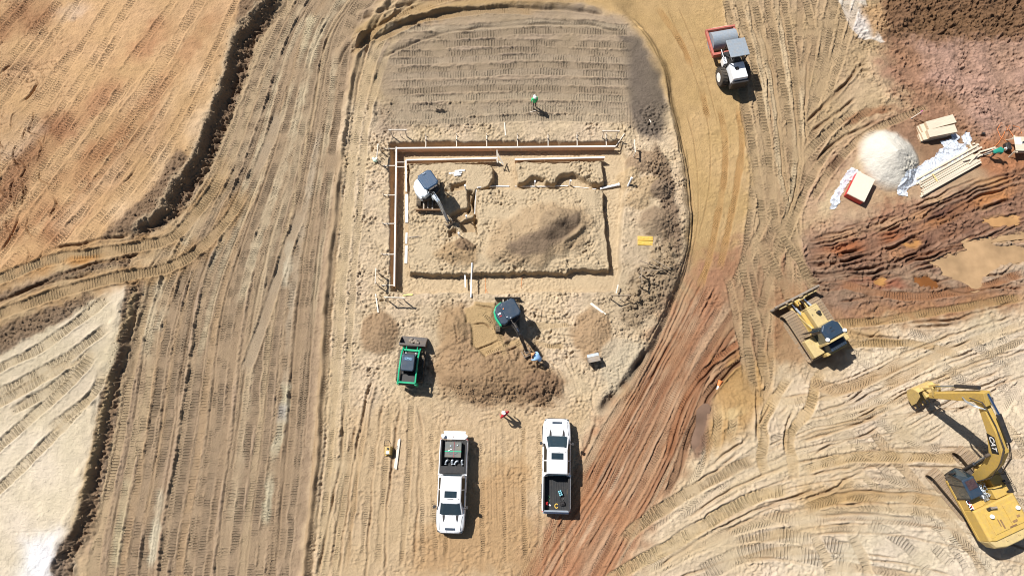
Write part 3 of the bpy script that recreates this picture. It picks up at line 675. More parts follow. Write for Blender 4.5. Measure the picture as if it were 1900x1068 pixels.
mound(1150, 665, 46, 40, .3, (214, 194, 164), rot=R(50), rough=.5)
region([(1110, 690), (1160, 630), (1196, 632), (1200, 650), (1150, 712), (1116, 760), (1120, 720)], (214, 196, 166), .5, .5, .9)
region([(1090, 560), (1200, 420), (1250, 470), (1230, 550), (1170, 620)], (198, 176, 144), 1.0, .9, .6)
for k in range(60):
    t_ = random.random(); x_, y_ = 1170 + 75 * t_ + random.uniform(-26, 26), 600 - 150 * t_ + random.uniform(-22, 22)
    mound(x_, y_, random.uniform(5, 12), random.uniform(5, 10), random.uniform(.1, .28), (178, 154, 122), rot=random.uniform(0, 3), rough=1.0, cm=.4)
# big dumped soil spread in front of the pad
s_, m_, d_ = region([(808, 576), (850, 562), (880, 566), (1000, 650), (1042, 700), (1038, 745), (990, 752), (930, 748), (860, 752), (812, 735), (800, 680), (812, 640)], (184, 152, 116), .6, .9, .92)
prof = sstep(.2, -1.6, d_)
Hm[s_] += (.42 * sstep(0, 1, np.clip(-d_ / 1.6, 0, 1))) * (Y[s_] < 40)
Hf[s_] += m_ * (.08 * N6[s_] + .07 * N4[s_] + .05 * N3[s_])
region([(808, 690), (880, 678), (940, 670), (990, 660), (1040, 700), (1038, 745), (930, 748), (815, 735)], (164, 134, 102), 1.0, 1.2, .7)
mound(900, 704, 90, 46, .55, None, rough=1.0); mound(1005, 718, 44, 32, .40, (156, 126, 98), rough=1.3); mound(842, 610, 30, 46, .35, (176, 146, 110), rough=.8, cm=.6)
mound(870, 655, 50, 34, .20, (178, 146, 112), rough=.8, cm=.5)
for poly in ([(880, 560), (920, 562), (922, 612), (900, 628), (872, 600)], [(874, 604), (915, 600), (930, 640), (900, 664), (878, 640)], [(862, 572), (880, 566), (878, 598), (866, 600)]):
    s_, m_, d_ = region(poly, (204, 172, 126), .10, .12, 1)
    Hm[s_] += m_ * (.22 - Hm[s_]); Hf[s_] *= 1 - .85 * m_; A[s_] *= 1 - m_; Ht[s_] *= 1 - m_
for p in ([(880, 566), (902, 570), (922, 576)], [(876, 604), (900, 600), (912, 612)], [(880, 648), (905, 640), (930, 632)], [(918, 602), (928, 640), (934, 660)], [(900, 664), (936, 654), (966, 642)], [(846, 600), (848, 640)], [(830, 580), (828, 606)]):
    groove(p, h=-.14, w=.06, col=(120, 92, 66), cm=.5, fade=.4)
for p in ([(890, 580), (905, 590), (918, 608)], [(924, 600), (932, 640), (938, 668)], [(895, 660), (930, 645), (968, 628)], [(975, 600), (1010, 604), (1060, 602)], [(985, 632), (1020, 642), (1050, 640)], [(955, 625), (968, 650)]):
    track(p, w=.36, depth=.03, berm=.03, period=.15, amp=1.0, col=(208, 176, 130), cm=.6, fade=.5)
for p in ([(972, 570), (1010, 578), (1050, 580)], [(976, 588), (1030, 592), (1070, 590)], [(990, 615), (1040, 622), (1080, 630)], [(1040, 650), (1060, 690), (1076, 740)], [(1058, 660), (1075, 720), (1090, 760)], [(1110, 640), (1112, 690), (1100, 740), (1108, 770)], [(1010, 660), (1040, 690), (1052, 740)]):
    groove(p, h=-.09, w=.08)
# edge cut of the pad by the road, its shadow darkened into the colour
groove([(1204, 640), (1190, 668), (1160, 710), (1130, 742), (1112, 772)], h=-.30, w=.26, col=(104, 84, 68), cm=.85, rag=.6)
groove([(1110, 775), (1090, 830), (1060, 880)], h=-.12, w=.12)
# white sand pile
# levelled patches under machines and stacks
for (px_, py_, rx_, ry_) in ((796, 358, 26, 30), (942, 589, 26, 26), (763, 676, 24, 42), (840, 895, 30, 98), (1030, 858, 30, 88), (1512, 609, 60, 60), (1791, 908, 80, 90), (1345, 118, 40, 66), (1593, 347, 26, 30), (1745, 240, 38, 26), (1775, 308, 70, 40), (1895, 275, 40, 26), (722, 832, 10, 14), (1197, 446, 16, 12)):
    c = PX(px_, py_); r = max(rx_, ry_) / 24 * 1.3
    s_ = win(c.x - r, c.x + r, c.y - r, c.y + r)
    d = np.hypot((X[s_] - c.x) * 24.5 / rx_, (Y[s_] - c.y) * 24.5 / ry_)
    m_ = 1 - sstep(.8, 1.25, d)
    jj = np.searchsorted(GY, c.y); ii = np.searchsorted(GX, c.x)
    Hm[s_] = Hm[s_] * (1 - m_) + m_ * Hm[jj, ii]
    Hf[s_] *= 1 - .6 * m_
mound(1655, 288, 62, 66, 1.65, (246, 238, 222), rough=.35, cm=1.0, keep=.15)
RGB[s_] = RGB[s_]
s_, m_, d_ = region([(1610, 232), (1700, 232), (1716, 300), (1690, 340), (1620, 340), (1600, 280)], None, .8, .2)
Hf[s_] += m_ * (.03 * NB[s_] + .02 * NA[s_])
s_, m_, d_ = region([(1668, 318), (1684, 290), (1706, 296), (1706, 318), (1684, 332)], (232, 224, 206), .4, .4, .7)
Hf[s_] += m_ * (.10 * N9[s_] + .08 * NA[s_] - .06 * PIT[s_])
# puddle basins
PUDDLES = [([(1740, 476), (1760, 488), (1763, 505), (1797, 518), (1817, 530), (1834, 527), (1841, 505), (1870, 488), (1900, 480), (1930, 478), (1930, 460), (1905, 450), (1870, 453), (1852, 447), (1900, 441), (1930, 438), (1930, 425), (1898, 428), (1848, 437), (1800, 441), (1808, 455), (1790, 462), (1765, 468)], (200, 164, 122)),
           ([(1634, 516), (1650, 510), (1658, 518), (1644, 524), (1634, 522)], (200, 148, 88)), ([(1704, 512), (1730, 508), (1752, 522), (1740, 530), (1712, 522)], (150, 96, 52)), ([(1836, 400), (1870, 392), (1905, 396), (1900, 410), (1850, 412)], (206, 158, 106)),
           ([(1294, 764), (1306, 752), (1318, 758), (1312, 782), (1308, 804), (1300, 826), (1290, 838), (1284, 818), (1292, 792)], (146, 118, 98)), ([(1690, 445), (1720, 440), (1722, 448), (1696, 452)], (206, 150, 92))]
WATER_Z = []
for poly, c in PUDDLES:
    s_, m_, d_ = region(poly, (150, 108, 76), .5, .5, .6)
    s_, m_, d_ = region(poly, c, .22, .45, .9)
    lvl = float(np.mean((Hm[s_])[m_ > .5])) - .10
    Hm[s_] = Hm[s_] * (1 - m_) + m_ * (lvl - .10)
    Hf[s_] *= 1 - .75 * m_; Ht[s_] *= 1 - .8 * m_; A[s_] *= 1 - m_
    WATER_Z.append(lvl)

Hg = Hm + Hf + Ht
# shrink phase jumps
jx = np.zeros_like(U); jx[:, 1:] = np.abs(np.diff(U, axis=1)); jx[:, :-1] = np.maximum(jx[:, :-1], jx[:, 1:])
jy = np.zeros_like(U); jy[1:] = np.abs(np.diff(U, axis=0)); jy[:-1] = np.maximum(jy[:-1], jy[1:])
A[(np.maximum(jx, jy) > .62)] = 0
A *= np.clip(.95 + 1.3 * gnoise(X / 1.1, Y / 1.1, 61) + .9 * NB, .12, 1.7)
Ht *= 1 + .35 * gnoise(X / 3.1, Y / 3.1, 62)
far = (X < -45.0) | (X > 45.0) | (Y < -9.0) | (Y > 39.6)
Hg = np.where(far, Hm, Hg); A[far] = 0

def gz(x, y):
    i = int(np.clip(np.searchsorted(GX, x), 1, NX - 1)); j = int(np.clip(np.searchsorted(GY, y), 1, NY - 1))
    return float(Hg[j, i])

def gzm(x, y, r=.4):
    s_ = win(x - r, x + r, y - r, y + r)
    return float(np.percentile(Hg[s_], 60))

def sit(px, py, r=.4, dz=0.0):
    """ground point under a photo pixel, allowing for the ground's own height"""
    z = 0.0
    for _ in range(3):
        p = PX(px, py, z); z = gzm(p.x, p.y, r)
    return Vector((p.x, p.y, z + dz))

def build_ground():
    nv = NX * NY
    co = np.empty((nv, 3), np.float32)
    co[:, 0] = X.ravel(); co[:, 1] = Y.ravel(); co[:, 2] = Hg.ravel()
    idx = np.arange(nv, dtype=np.int32).reshape(NY, NX)
    q = np.stack([idx[:-1, :-1], idx[:-1, 1:], idx[1:, 1:], idx[1:, :-1]], -1).reshape(-1, 4)
    me = bpy.data.meshes.new('ground')
    me.vertices.add(nv); me.vertices.foreach_set('co', co.ravel())
    me.loops.add(q.size); me.loops.foreach_set('vertex_index', q.ravel())
    me.polygons.add(len(q)); me.polygons.foreach_set('loop_start', np.arange(0, q.size, 4, dtype=np.int32))
    me.polygons.foreach_set('use_smooth', np.ones(len(q), bool))
    me.update(calc_edges=True)
    a = me.attributes.new('soil', 'FLOAT_COLOR', 'POINT')
    rgba = np.ones((nv, 4), np.float32); rgba[:, :3] = np.clip(RGB.reshape(-1, 3), 0.005, .9)
    a.data.foreach_set('color', rgba.ravel())
    for n_, arr in (('phase', U), ('tread', A)):
        a = me.attributes.new(n_, 'FLOAT', 'POINT'); a.data.foreach_set('value', arr.ravel().astype(np.float32))
    o = bpy.data.objects.new('ground', me); COL.objects.link(o)
    tag(o, kind='structure')
    return o

def ground_material():
    m = bpy.data.materials.new('sandy soil'); m.use_nodes = True
    n, l = m.node_tree.nodes, m.node_tree.links
    bs = n['Principled BSDF']; bs.inputs['Roughness'].default_value = .95
    bs.inputs['Specular IOR Level'].default_value = .12
    def at(name):
        a = n.new('ShaderNodeAttribute'); a.attribute_name = name; return a
    def mth(op, a, b=None, c=None):
        x = n.new('ShaderNodeMath'); x.operation = op
        for i, v in enumerate((a, b, c)):
            if v is None: continue
            if isinstance(v, (int, float)): x.inputs[i].default_value = v
            else: l.new(v, x.inputs[i])
        return x.outputs[0]
    geo = n.new('ShaderNodeNewGeometry')
    def noise(scale, det=3.0, rough=.6):
        t = n.new('ShaderNodeTexNoise'); t.inputs['Scale'].default_value = scale; t.inputs['Detail'].default_value = det; t.inputs['Roughness'].default_value = rough
        l.new(geo.outputs['Position'], t.inputs['Vector']); return t.outputs['Fac']
    soil_c = at('soil'); ph = at('phase').outputs['Fac']; am = at('tread').outputs['Fac']
    n1, n2, n3 = noise(1.6, 5.0), noise(9.0, 4.0, .7), noise(38.0, 2.0)
    wob = mth('MULTIPLY', mth('SUBTRACT', n2, .5), 1.0)
    s = mth('SINE', mth('MULTIPLY', mth('ADD', ph, wob), 2 * math.pi))
    bar = mth('SMOOTH_MIN', mth('MULTIPLY', s, 1.5), .7, .5)
    tread = mth('MULTIPLY', mth('MULTIPLY', bar, am), mth('ADD', mth('MULTIPLY', n1, 1.1), .35))
    grit = mth('ADD', mth('MULTIPLY', n2, 1.3), mth('MULTIPLY', n3, .5))
    h = mth('ADD', mth('MULTIPLY', tread, .032), mth('MULTIPLY', grit, .055))
    bp = n.new('ShaderNodeBump'); bp.inputs['Strength'].default_value = 1.0; bp.inputs['Distance'].default_value = 1.0
    l.new(h, bp.inputs['Height']); l.new(bp.outputs[0], bs.inputs['Normal'])
    # speckle and clod colour
    v = mth('ADD', mth('MULTIPLY', n1, .34), mth('ADD', mth('MULTIPLY', n2, .30), mth('MULTIPLY', n3, .16)))
    v = mth('ADD', v, .60)
    hsv = n.new('ShaderNodeHueSaturation'); l.new(soil_c.outputs['Color'], hsv.inputs['Color']); l.new(v, hsv.inputs['Value'])
    l.new(hsv.outputs[0], bs.inputs['Base Color'])
    return m
ground = build_ground()
ground.data.materials.append(ground_material())
print('ground done', round(time.time() - T0, 1), NX, NY)
# ------------------------------------------------------------------ mesh helpers and materials
class MB:
    def __init__(s): s.v, s.f = [], []
    def add(s, vs, fs):
        o = len(s.v); s.v += [tuple(p) for p in vs]; s.f += [tuple(i + o for i in f) for f in fs]; return s
    def box(s, c, d, rot=(0, 0, 0), top=(1, 1)):
        from mathutils import Euler
        m = Euler(rot).to_matrix(); c = Vector(c); vs = []
        for z in (-.5, .5):
            k = top if z > 0 else (1, 1)
            for x, y in ((-.5, -.5), (.5, -.5), (.5, .5), (-.5, .5)):
                vs.append(c + m @ Vector((x * d[0] * k[0], y * d[1] * k[1], z * d[2])))
        return s.add(vs, [(0, 3, 2, 1), (4, 5, 6, 7), (0, 1, 5, 4), (1, 2, 6, 5), (2, 3, 7, 6), (3, 0, 4, 7)])
    def bar(s, a, b, w, h, w2=None, h2=None):
        a, b = Vector(a), Vector(b); d = (b - a).normalized()
        up = Vector((0, 0, 1)) if abs(d.z) < .95 else Vector((0, 1, 0))
        sx = d.cross(up).normalized(); sz = sx.cross(d)
        w2 = w if w2 is None else w2; h2 = h if h2 is None else h2; vs = []
        for p, ww, hh in ((a, w, h), (b, w2, h2)):
            for x, z in ((-.5, -.5), (.5, -.5), (.5, .5), (-.5, .5)): vs.append(p + sx * x * ww + sz * z * hh)
        return s.add(vs, [(0, 1, 2, 3), (7, 6, 5, 4), (0, 4, 5, 1), (1, 5, 6, 2), (2, 6, 7, 3), (3, 7, 4, 0)])
    def cyl(s, a, b, r, r2=None, n=14, cap=True):
        a, b = Vector(a), Vector(b); d = (b - a).normalized(); r2 = r if r2 is None else r2
        t = Vector((0, 0, 1)) if abs(d.z) < .9 else Vector((1, 0, 0))
        x = d.cross(t).normalized(); y = d.cross(x); vs = []
        for p, q in ((a, r), (b, r2)):
            for k in range(n):
                an = 2 * math.pi * k / n; vs.append(p + (x * math.cos(an) + y * math.sin(an)) * q)
        fs = [(k, (k + 1) % n, n + (k + 1) % n, n + k) for k in range(n)]
        if cap: fs += [tuple(range(n))[::-1], tuple(range(n, 2 * n))]
        return s.add(vs, fs)
    def tube(s, pts, r, n=6):
        pts = [Vector(p) for p in pts]; vs = []
        for i, p in enumerate(pts):
            d = (pts[min(i + 1, len(pts) - 1)] - pts[max(i - 1, 0)]).normalized()
            t = Vector((0, 0, 1)) if abs(d.z) < .9 else Vector((1, 0, 0))
            x = d.cross(t).normalized(); y = d.cross(x)
            rr = r[i] if isinstance(r, (list, tuple)) else r
            for k in range(n):
                an = 2 * math.pi * k / n; vs.append(p + (x * math.cos(an) + y * math.sin(an)) * rr)
        fs = [(i * n + k, i * n + (k + 1) % n, (i + 1) * n + (k + 1) % n, (i + 1) * n + k) for i in range(len(pts) - 1) for k in range(n)]
        fs += [tuple(range(n))[::-1], tuple(range((len(pts) - 1) * n, len(pts) * n))]
        return s.add(vs, fs)
    def loft(s, rings, cap=True):
        n = len(rings[0]); vs = [p for r in rings for p in r]
        fs = [(i * n + k, i * n + (k + 1) % n, (i + 1) * n + (k + 1) % n, (i + 1) * n + k) for i in range(len(rings) - 1) for k in range(n)]
        if cap: fs += [tuple(range(n))[::-1], tuple(range((len(rings) - 1) * n, len(rings) * n))]
        return s.add(vs, fs)
    def prof(s, pts, lo, hi, axis='x'):
        """outline extruded along an axis; axis x takes (y, z), axis z takes (x, y), axis y takes (x, z)"""
        f = {'x': lambda a, b, t: (t, a, b), 'z': lambda a, b, t: (a, b, t), 'y': lambda a, b, t: (a, t, b)}[axis]
        return s.loft([[f(a, b, lo) for a, b in pts], [f(a, b, hi) for a, b in pts]])
    def sphere(s, c, r, n=10, m=6, lo=-90):
        rs = []
        sc = r if isinstance(r, (tuple, list)) else (r, r, r)
        for i in range(m + 1):
            t = R(lo + (90 - lo) * i / m); t = max(min(t, R(89.5)), R(-89.5))
            rs.append([(c[0] + sc[0] * math.cos(t) * math.cos(2 * math.pi * k / n), c[1] + sc[1] * math.cos(t) * math.sin(2 * math.pi * k / n), c[2] + sc[2] * math.sin(t)) for k in range(n)])
        return s.loft(rs)
    def mesh(s, name, m, smooth=False, M=None):
        me = bpy.data.meshes.new(name)
        vs = s.v if M is None else [tuple(M @ Vector(p)) for p in s.v]
        me.from_pydata(vs, [], s.f); me.materials.append(m)
        bm = bmesh.new(); bm.from_mesh(me); bmesh.ops.recalc_face_normals(bm, faces=bm.faces); bm.to_mesh(me); bm.free()
        if smooth: me.polygons.foreach_set('use_smooth', [True] * len(me.polygons))
        return me
    def build(s, name, m, parent=None, bevel=0.0, smooth=False, M=None, label=None):
        me = s.mesh(name, m, smooth, M)
        o = bpy.data.objects.new(name, me); COL.objects.link(o)
        if parent is not None: o.parent = parent
        if bevel:
            b = o.modifiers.new('bevel', 'BEVEL'); b.width = bevel; b.segments = 2; b.limit_method = 'ANGLE'; b.angle_limit = R(35)
        if label: o['label'] = label
        return o

def empty(name, loc, rz=0.0, label=None, cat=None, group=None, tilt=(0, 0)):
    o = bpy.data.objects.new(name, None); COL.objects.link(o)
    o.location = loc; o.rotation_euler = (tilt[0], tilt[1], rz); o.empty_display_size = .3
    return tag(o, label, cat, group)

def mat(name, c, rough=.6, metal=0.0, dust=0.25, coat=0.0, scale=6.0, lin=False, var=.10, spec=.4, bump=0.0, grain=None):
    m = bpy.data.materials.new(name); m.use_nodes = True
    n, l = m.node_tree.nodes, m.node_tree.links; bs = n['Principled BSDF']
    bs.inputs['Roughness'].default_value = rough; bs.inputs['Metallic'].default_value = metal
    bs.inputs['Coat Weight'].default_value = coat; bs.inputs['Specular IOR Level'].default_value = spec
    col = c if lin else srgb(c)
    tc = n.new('ShaderNodeTexCoord'); src = tc.outputs['Object']
    if grain:
        mp = n.new('ShaderNodeMapping'); mp.inputs['Scale'].default_value = grain; l.new(src, mp.inputs['Vector']); src = mp.outputs[0]
    t1 = n.new('ShaderNodeTexNoise'); t1.inputs['Scale'].default_value = scale; t1.inputs['Detail'].default_value = 4; l.new(src, t1.inputs['Vector'])
    mr = n.new('ShaderNodeMapRange'); mr.inputs['From Min'].default_value = .3; mr.inputs['From Max'].default_value = .7
    mr.inputs['To Min'].default_value = 1 - var; mr.inputs['To Max'].default_value = 1 + var; l.new(t1.outputs['Fac'], mr.inputs['Value'])
    hv = n.new('ShaderNodeHueSaturation'); hv.inputs['Color'].default_value = (*col, 1); l.new(mr.outputs[0], hv.inputs['Value'])
    out = hv.outputs[0]
    if dust:
        t2 = n.new('ShaderNodeTexNoise'); t2.inputs['Scale'].default_value = scale * .6; t2.inputs['Detail'].default_value = 6; t2.inputs['Roughness'].default_value = .7; l.new(tc.outputs['Object'], t2.inputs['Vector'])
        m2 = n.new('ShaderNodeMapRange'); m2.inputs['From Min'].default_value = .38; m2.inputs['From Max'].default_value = .72
        m2.inputs['To Min'].default_value = dust * .25; m2.inputs['To Max'].default_value = min(1, dust * 1.6); l.new(t2.outputs['Fac'], m2.inputs['Value'])
        mx = n.new('ShaderNodeMixRGB'); mx.inputs['Color2'].default_value = (*[v * .55 for v in srgb((208, 178, 138))], 1)
        l.new(m2.outputs[0], mx.inputs['Fac']); l.new(out, mx.inputs['Color1']); out = mx.outputs[0]
        rr = n.new('ShaderNodeMapRange'); rr.inputs['To Min'].default_value = rough; rr.inputs['To Max'].default_value = .95; l.new(m2.outputs[0], rr.inputs['Value']); l.new(rr.outputs[0], bs.inputs['Roughness'])
    l.new(out, bs.inputs['Base Color'])
    if bump:
        b = n.new('ShaderNodeBump'); b.inputs['Distance'].default_value = bump; b.inputs['Strength'].default_value = 1; l.new(t1.outputs['Fac'], b.inputs['Height']); l.new(b.outputs[0], bs.inputs['Normal'])
    return m

M_WHITE = mat('white paint', (.80, .81, .82), .28, lin=True, dust=.07, coat=.6, var=.03)
M_YEL = mat('yellow machine paint', (.52, .34, .07), .5, lin=True, dust=.26, var=.07, coat=.05)
M_YELD = mat('dusty yellow machine paint', (.56, .40, .12), .6, lin=True, dust=.5, var=.1)
M_PALE = mat('faded yellow machine paint', (.52, .40, .17), .55, lin=True, dust=.38, var=.07)
M_GREEN = mat('green machine paint', (.0, .36, .17), .35, lin=True, dust=.05, coat=.3, var=.04)
M_BLACK = mat('black plastic', (.018, .019, .022), .45, lin=True, dust=.05)
M_DKST = mat('dark steel', (.05, .05, .055), .5, metal=.4, lin=True, dust=.18)
M_STEEL = mat('worn steel', (.30, .27, .24), .5, metal=.5, lin=True, dust=.4)
M_SHOE = mat('muddy track shoe steel', (.24, .18, .13), .7, metal=.2, lin=True, dust=.65, scale=9)
M_RUB = mat('dusty rubber', (.05, .048, .045), .85, lin=True, dust=.45, scale=10)
M_TYRE = mat('tyre rubber', (.025, .025, .026), .85, lin=True, dust=.15)
M_NAVY = mat('dark blue cab roof', (.014, .036, .066), .40, lin=True, dust=.05, var=.06)
M_BLUE = mat('navy canopy sheet', (.022, .065, .13), .45, lin=True, dust=.06, var=.06)
M_CHROME = mat('polished rod', (.45, .55, .72), .2, metal=1, lin=True, dust=.0)
M_HOOD = mat('grey white hood paint', (.62, .68, .72), .4, lin=True, dust=.08)
M_GLASS = mat('dark tinted glass', (.010, .026, .036), .06, lin=True, dust=.03, spec=.8, coat=1.0)
M_GLASS2 = mat('side glass', (.012, .014, .014), .35, lin=True, dust=.03, spec=.15)
M_LINER = mat('black bed liner', (.016, .018, .021), .6, lin=True, dust=.04)
M_RUST = mat('rusty steel', (.20, .10, .05), .8, lin=True, dust=.4)
M_RED = mat('red machine paint', (.42, .10, .08), .5, lin=True, dust=.2)
M_GREY = mat('blue grey paint', (.22, .27, .32), .5, lin=True, dust=.2)
M_WOOD = mat('pale pine', (.58, .49, .37), .75, lin=True, dust=.0, var=.12, grain=(1, 12, 12), scale=3)
M_WOODL = mat('weathered lath', (.68, .60, .50), .8, lin=True, dust=.1, var=.08)
M_PLY = mat('plywood sheet', (.56, .48, .36), .7, lin=True, dust=.06, var=.10, grain=(1, 8, 8), scale=2)
M_PLYE = mat('plywood edge', (.52, .38, .25), .8, lin=True, dust=.02, var=.2, grain=(1, 1, 60), scale=2)
M_FORM = mat('form board face', (.66, .44, .29), .7, lin=True, dust=.12, var=.1)
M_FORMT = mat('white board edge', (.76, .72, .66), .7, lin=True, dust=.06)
M_PVC = mat('white plastic pipe', (.80, .82, .84), .35, lin=True, dust=.05)
M_GALV = mat('galvanised steel', (.5, .55, .6), .35, metal=.7, lin=True, dust=.05)
M_ORANGE = mat('orange plastic', (.75, .22, .06), .5, lin=True, dust=.2)
M_REDP = mat('red plastic', (.5, .03, .03), .4, lin=True, dust=.0)
M_YSHEET = mat('yellow plastic', (.62, .40, .06), .55, lin=True, dust=.22)
M_SKIN = mat('skin', (.36, .20, .13), .6, lin=True, dust=0)
M_HAT = mat('white hard hat', (.85, .86, .86), .3, lin=True, dust=0, coat=.4)
M_JEAN = mat('dark trousers', (.035, .04, .055), .9, lin=True, dust=.15)
M_BOOT = mat('brown boots', (.08, .05, .03), .8, lin=True, dust=.3)
M_WORD = mat('white lettering', (.8, .8, .8), .5, lin=True, dust=0)
M_BLK2 = mat('flat black', (.01, .01, .01), .7, lin=True, dust=0)

def words(text, size, m, parent, M, name='lettering', ext=.004, bold=True):
    cu = bpy.data.curves.new('text', 'FONT'); cu.body = text; cu.size = size; cu.extrude = ext; cu.align_x = 'CENTER'; cu.align_y = 'CENTER'
    if bold: cu.offset = size * .02
    t = bpy.data.objects.new('text', cu); COL.objects.link(t)
    dg = bpy.context.evaluated_depsgraph_get()
    me = bpy.data.meshes.new_from_object(t.evaluated_get(dg)); bpy.data.objects.remove(t)
    me.transform(M); me.materials.clear(); me.materials.append(m); me.name = name
    o = bpy.data.objects.new(name, me); COL.objects.link(o); o.parent = parent
    return o

def RZ(a): return Matrix.Rotation(a, 4, 'Z')
def TR(x, y, z): return Matrix.Translation((x, y, z))

# ------------------------------------------------------------------ pickup trucks
def pickup(px, py, rz, label, open_gate):
    t = empty('pickup_truck', sit(px, py, 1.2, .0), rz, label, 'pickup truck', 'white pickup trucks parked on the site')
    b = MB(); rings = []
    for y, w, zt, zb in ((3.16, .60, .86, .5), (3.13, .76, .98, .45), (3.0, .88, 1.07, .42), (2.75, .955, 1.13, .42), (2.3, .99, 1.17, .42), (1.9, 1.0, 1.20, .42), (1.0, 1.0, 1.22, .42), (-.74, 1.0, 1.22, .42)):
        rings.append([(-w + .03, y, zb), (-w, y, zb + .25), (-w, y, zt - .30), (-w + .05, y, zt - .10), (-w + .17, y, zt - .015), (-w + .32, y, zt + .012), (-.26, y, zt + .035), (-.2, y, zt + .02),
                      (.2, y, zt + .02), (.26, y, zt + .035), (w - .32, y, zt + .012), (w - .17, y, zt - .015), (w - .05, y, zt - .10), (w, y, zt - .30), (w, y, zb + .25), (w - .03, y, zb)])
    b.loft(rings); b.build('body', M_WHITE, t, smooth=False, bevel=.012)
    # cab
    c = MB(); R0 = [(-.84, 1.93), (-.55, 2.0), (.55, 2.0), (.84, 1.93), (.90, .6), (.89, -.76), (-.89, -.76), (-.90, .6)]
    R1 = [(-.70, 1.05), (-.45, 1.13), (.45, 1.13), (.70, 1.05), (.715, .2), (.70, -.62), (-.70, -.62), (-.715, .2)]
    R2 = [(-.62, .95), (-.4, 1.0), (.4, 1.0), (.62, .95), (.64, .2), (.62, -.54), (-.62, -.54), (-.64, .2)]
    c.loft([[(x, y, 1.16) for x, y in R0], [(x, y, 1.86) for x, y in R1], [(x, y, 1.915) for x, y in R2]])
    c.build('cab', M_WHITE, t, bevel=.015)
    rb = MB()
    for x in (-.5, -.3, -.1, .1, .3, .5): rb.box((x, -.12, 1.918), (.05, .78, .016))
    rb.build('roof_rib', M_WHITE, t, bevel=.004)
    g = MB()
    def quad(a, b_, c_, d_, off): g.add([Vector(p) + Vector(off) for p in (a, b_, c_, d_)] + [Vector(p) + Vector(off) * .2 for p in (a, b_, c_, d_)], [(0, 1, 2, 3), (4, 7, 6, 5), (0, 4, 5, 1), (1, 5, 6, 2), (2, 6, 7, 3), (3, 7, 4, 0)])
    g.loft([[(-.74, 1.885, 1.235), (-.53, 1.95, 1.235), (.53, 1.95, 1.235), (.74, 1.885, 1.235), (.74, 1.80, 1.20), (-.74, 1.80, 1.20)],
            [(-.635, 1.13, 1.825), (-.44, 1.20, 1.835), (.44, 1.20, 1.835), (.635, 1.13, 1.825), (.635, 1.02, 1.80), (-.635, 1.02, 1.80)]])
    g.build('windscreen', M_GLASS, t)
    for s in (-1, 1):
        for y0, y1, w0, w1 in ((1.42, .30, .86, .70), (.22, -.52, .885, .705)):
            g = MB(); q = [(s * .905, y0 if y0 > 1 else y0, 1.27), (s * .905, y1, 1.27), (s * .735, y1, 1.80), (s * .735, min(y0, .95), 1.80)]
            g.add([Vector(p) for p in q] + [Vector(p) - Vector((s * .06, 0, .02)) for p in q], [(0, 1, 2, 3), (4, 7, 6, 5), (0, 4, 5, 1), (1, 5, 6, 2), (2, 6, 7, 3), (3, 7, 4, 0)]).build('side_window', M_GLASS2, t)
    MB().box((0, -.735, 1.56), (1.2, .04, .4), (R(-11), 0, 0)).build('rear_window', M_GLASS, t)
    MB().box((0, .56, 1.925), (.84, .44, .02)).build('sunroof', M_GLASS, t, bevel=.01)
    MB().box((0, .86, 1.918), (.42, .035, .03)).build('marker_light', M_BLACK, t)
    for s in (-1, 1):
        MB().box((s * .56, .86, 1.915), (.07, .035, .03)).build('marker_light', M_BLACK, t)
        v = MB(); v.prof([(s * .46 - .09, 1.96), (s * .46 + .09, 1.96), (s * .46 + .06, 2.22), (s * .46, 2.40), (s * .46 - .06, 2.22)], 1.20, 1.232, 'z'); v.build('hood_vent', M_BLACK, t)
        m = MB(); m.box((s * 1.12, 1.42, 1.30), (.16, .20, .26)).bar((s * .98, 1.40, 1.25), (s * 1.08, 1.42, 1.28), .06, .05); m.build('mirror', M_BLACK, t, bevel=.02)
        MB().box((s * .74, 3.02, .88), (.26, .16, .16)).build('headlight', M_GLASS, t, bevel=.02)
        MB().box((s * .86, -.73, 1.195), (.30, .10, .05)).build('cab_corner', M_WHITE, t, bevel=.01)
        MB().bar((s * .70, 2.95, 1.112), (s * .80, 2.0, 1.207), .014, .03).build('hood_gap', M_BLK2, t)
        for yy in (1.55, .26, -.68): MB().bar((s * .90, yy, 1.215), (s * 1.004, yy, .98), .014, .03).build('door_gap', M_BLK2, t)
        MB().bar((s * .12, 1.93, 1.255), (s * .12 - s * .55 * .9 + s * .1, 1.86, 1.28), .025, .02).build('wiper', M_BLACK, t)
        for y in (.55, -.35): MB().box((s * 1.008, y, 1.04), (.02, .18, .035)).build('door_handle', M_BLACK, t)
    MB().box((0, 2.86, 1.15), (.68, .14, .06)).build('hood_scoop', M_NAVY, t, bevel=.01)
    MB().box((0, 3.17, .72), (1.3, .06, .34)).build('grille', M_BLACK, t, bevel=.02)
    MB().box((0, 3.10, .50), (1.60, .14, .20)).build('bumper', M_GALV, t, bevel=.03)
    # bed
    for s in (-1, 1):
        q = MB(); q.loft([[(s * .80, y, .62), (s * w, y, .45), (s * w, y, 1.0), (s * (w - .03), y, 1.22), (s * (w - .08), y, 1.25), (s * .84, y, 1.25)] for y, w in ((-.78, 1.0), (-2.9, 1.0), (-3.12, .97))])
        q.build('bed_side', M_WHITE, t, bevel=.012)
        MB().box((s * .875, -1.95, 1.262), (.10, 2.3, .025)).build('bed_rail', M_BLACK, t, bevel=.006)
        MB().box((s * .83, -1.95, 1.0), (.05, 2.28, .5)).build('bed_liner_side', M_LINER, t)
        MB().box((s * .93, -3.13, .98), (.10, .05, .34)).build('tail_light', M_REDP, t)
    fl = MB(); fl.box((0, -1.94, .70), (1.66, 2.30, .06))
    for k in range(13): fl.box((-.72 + k * .12, -1.94, .738), (.055, 2.24, .025))
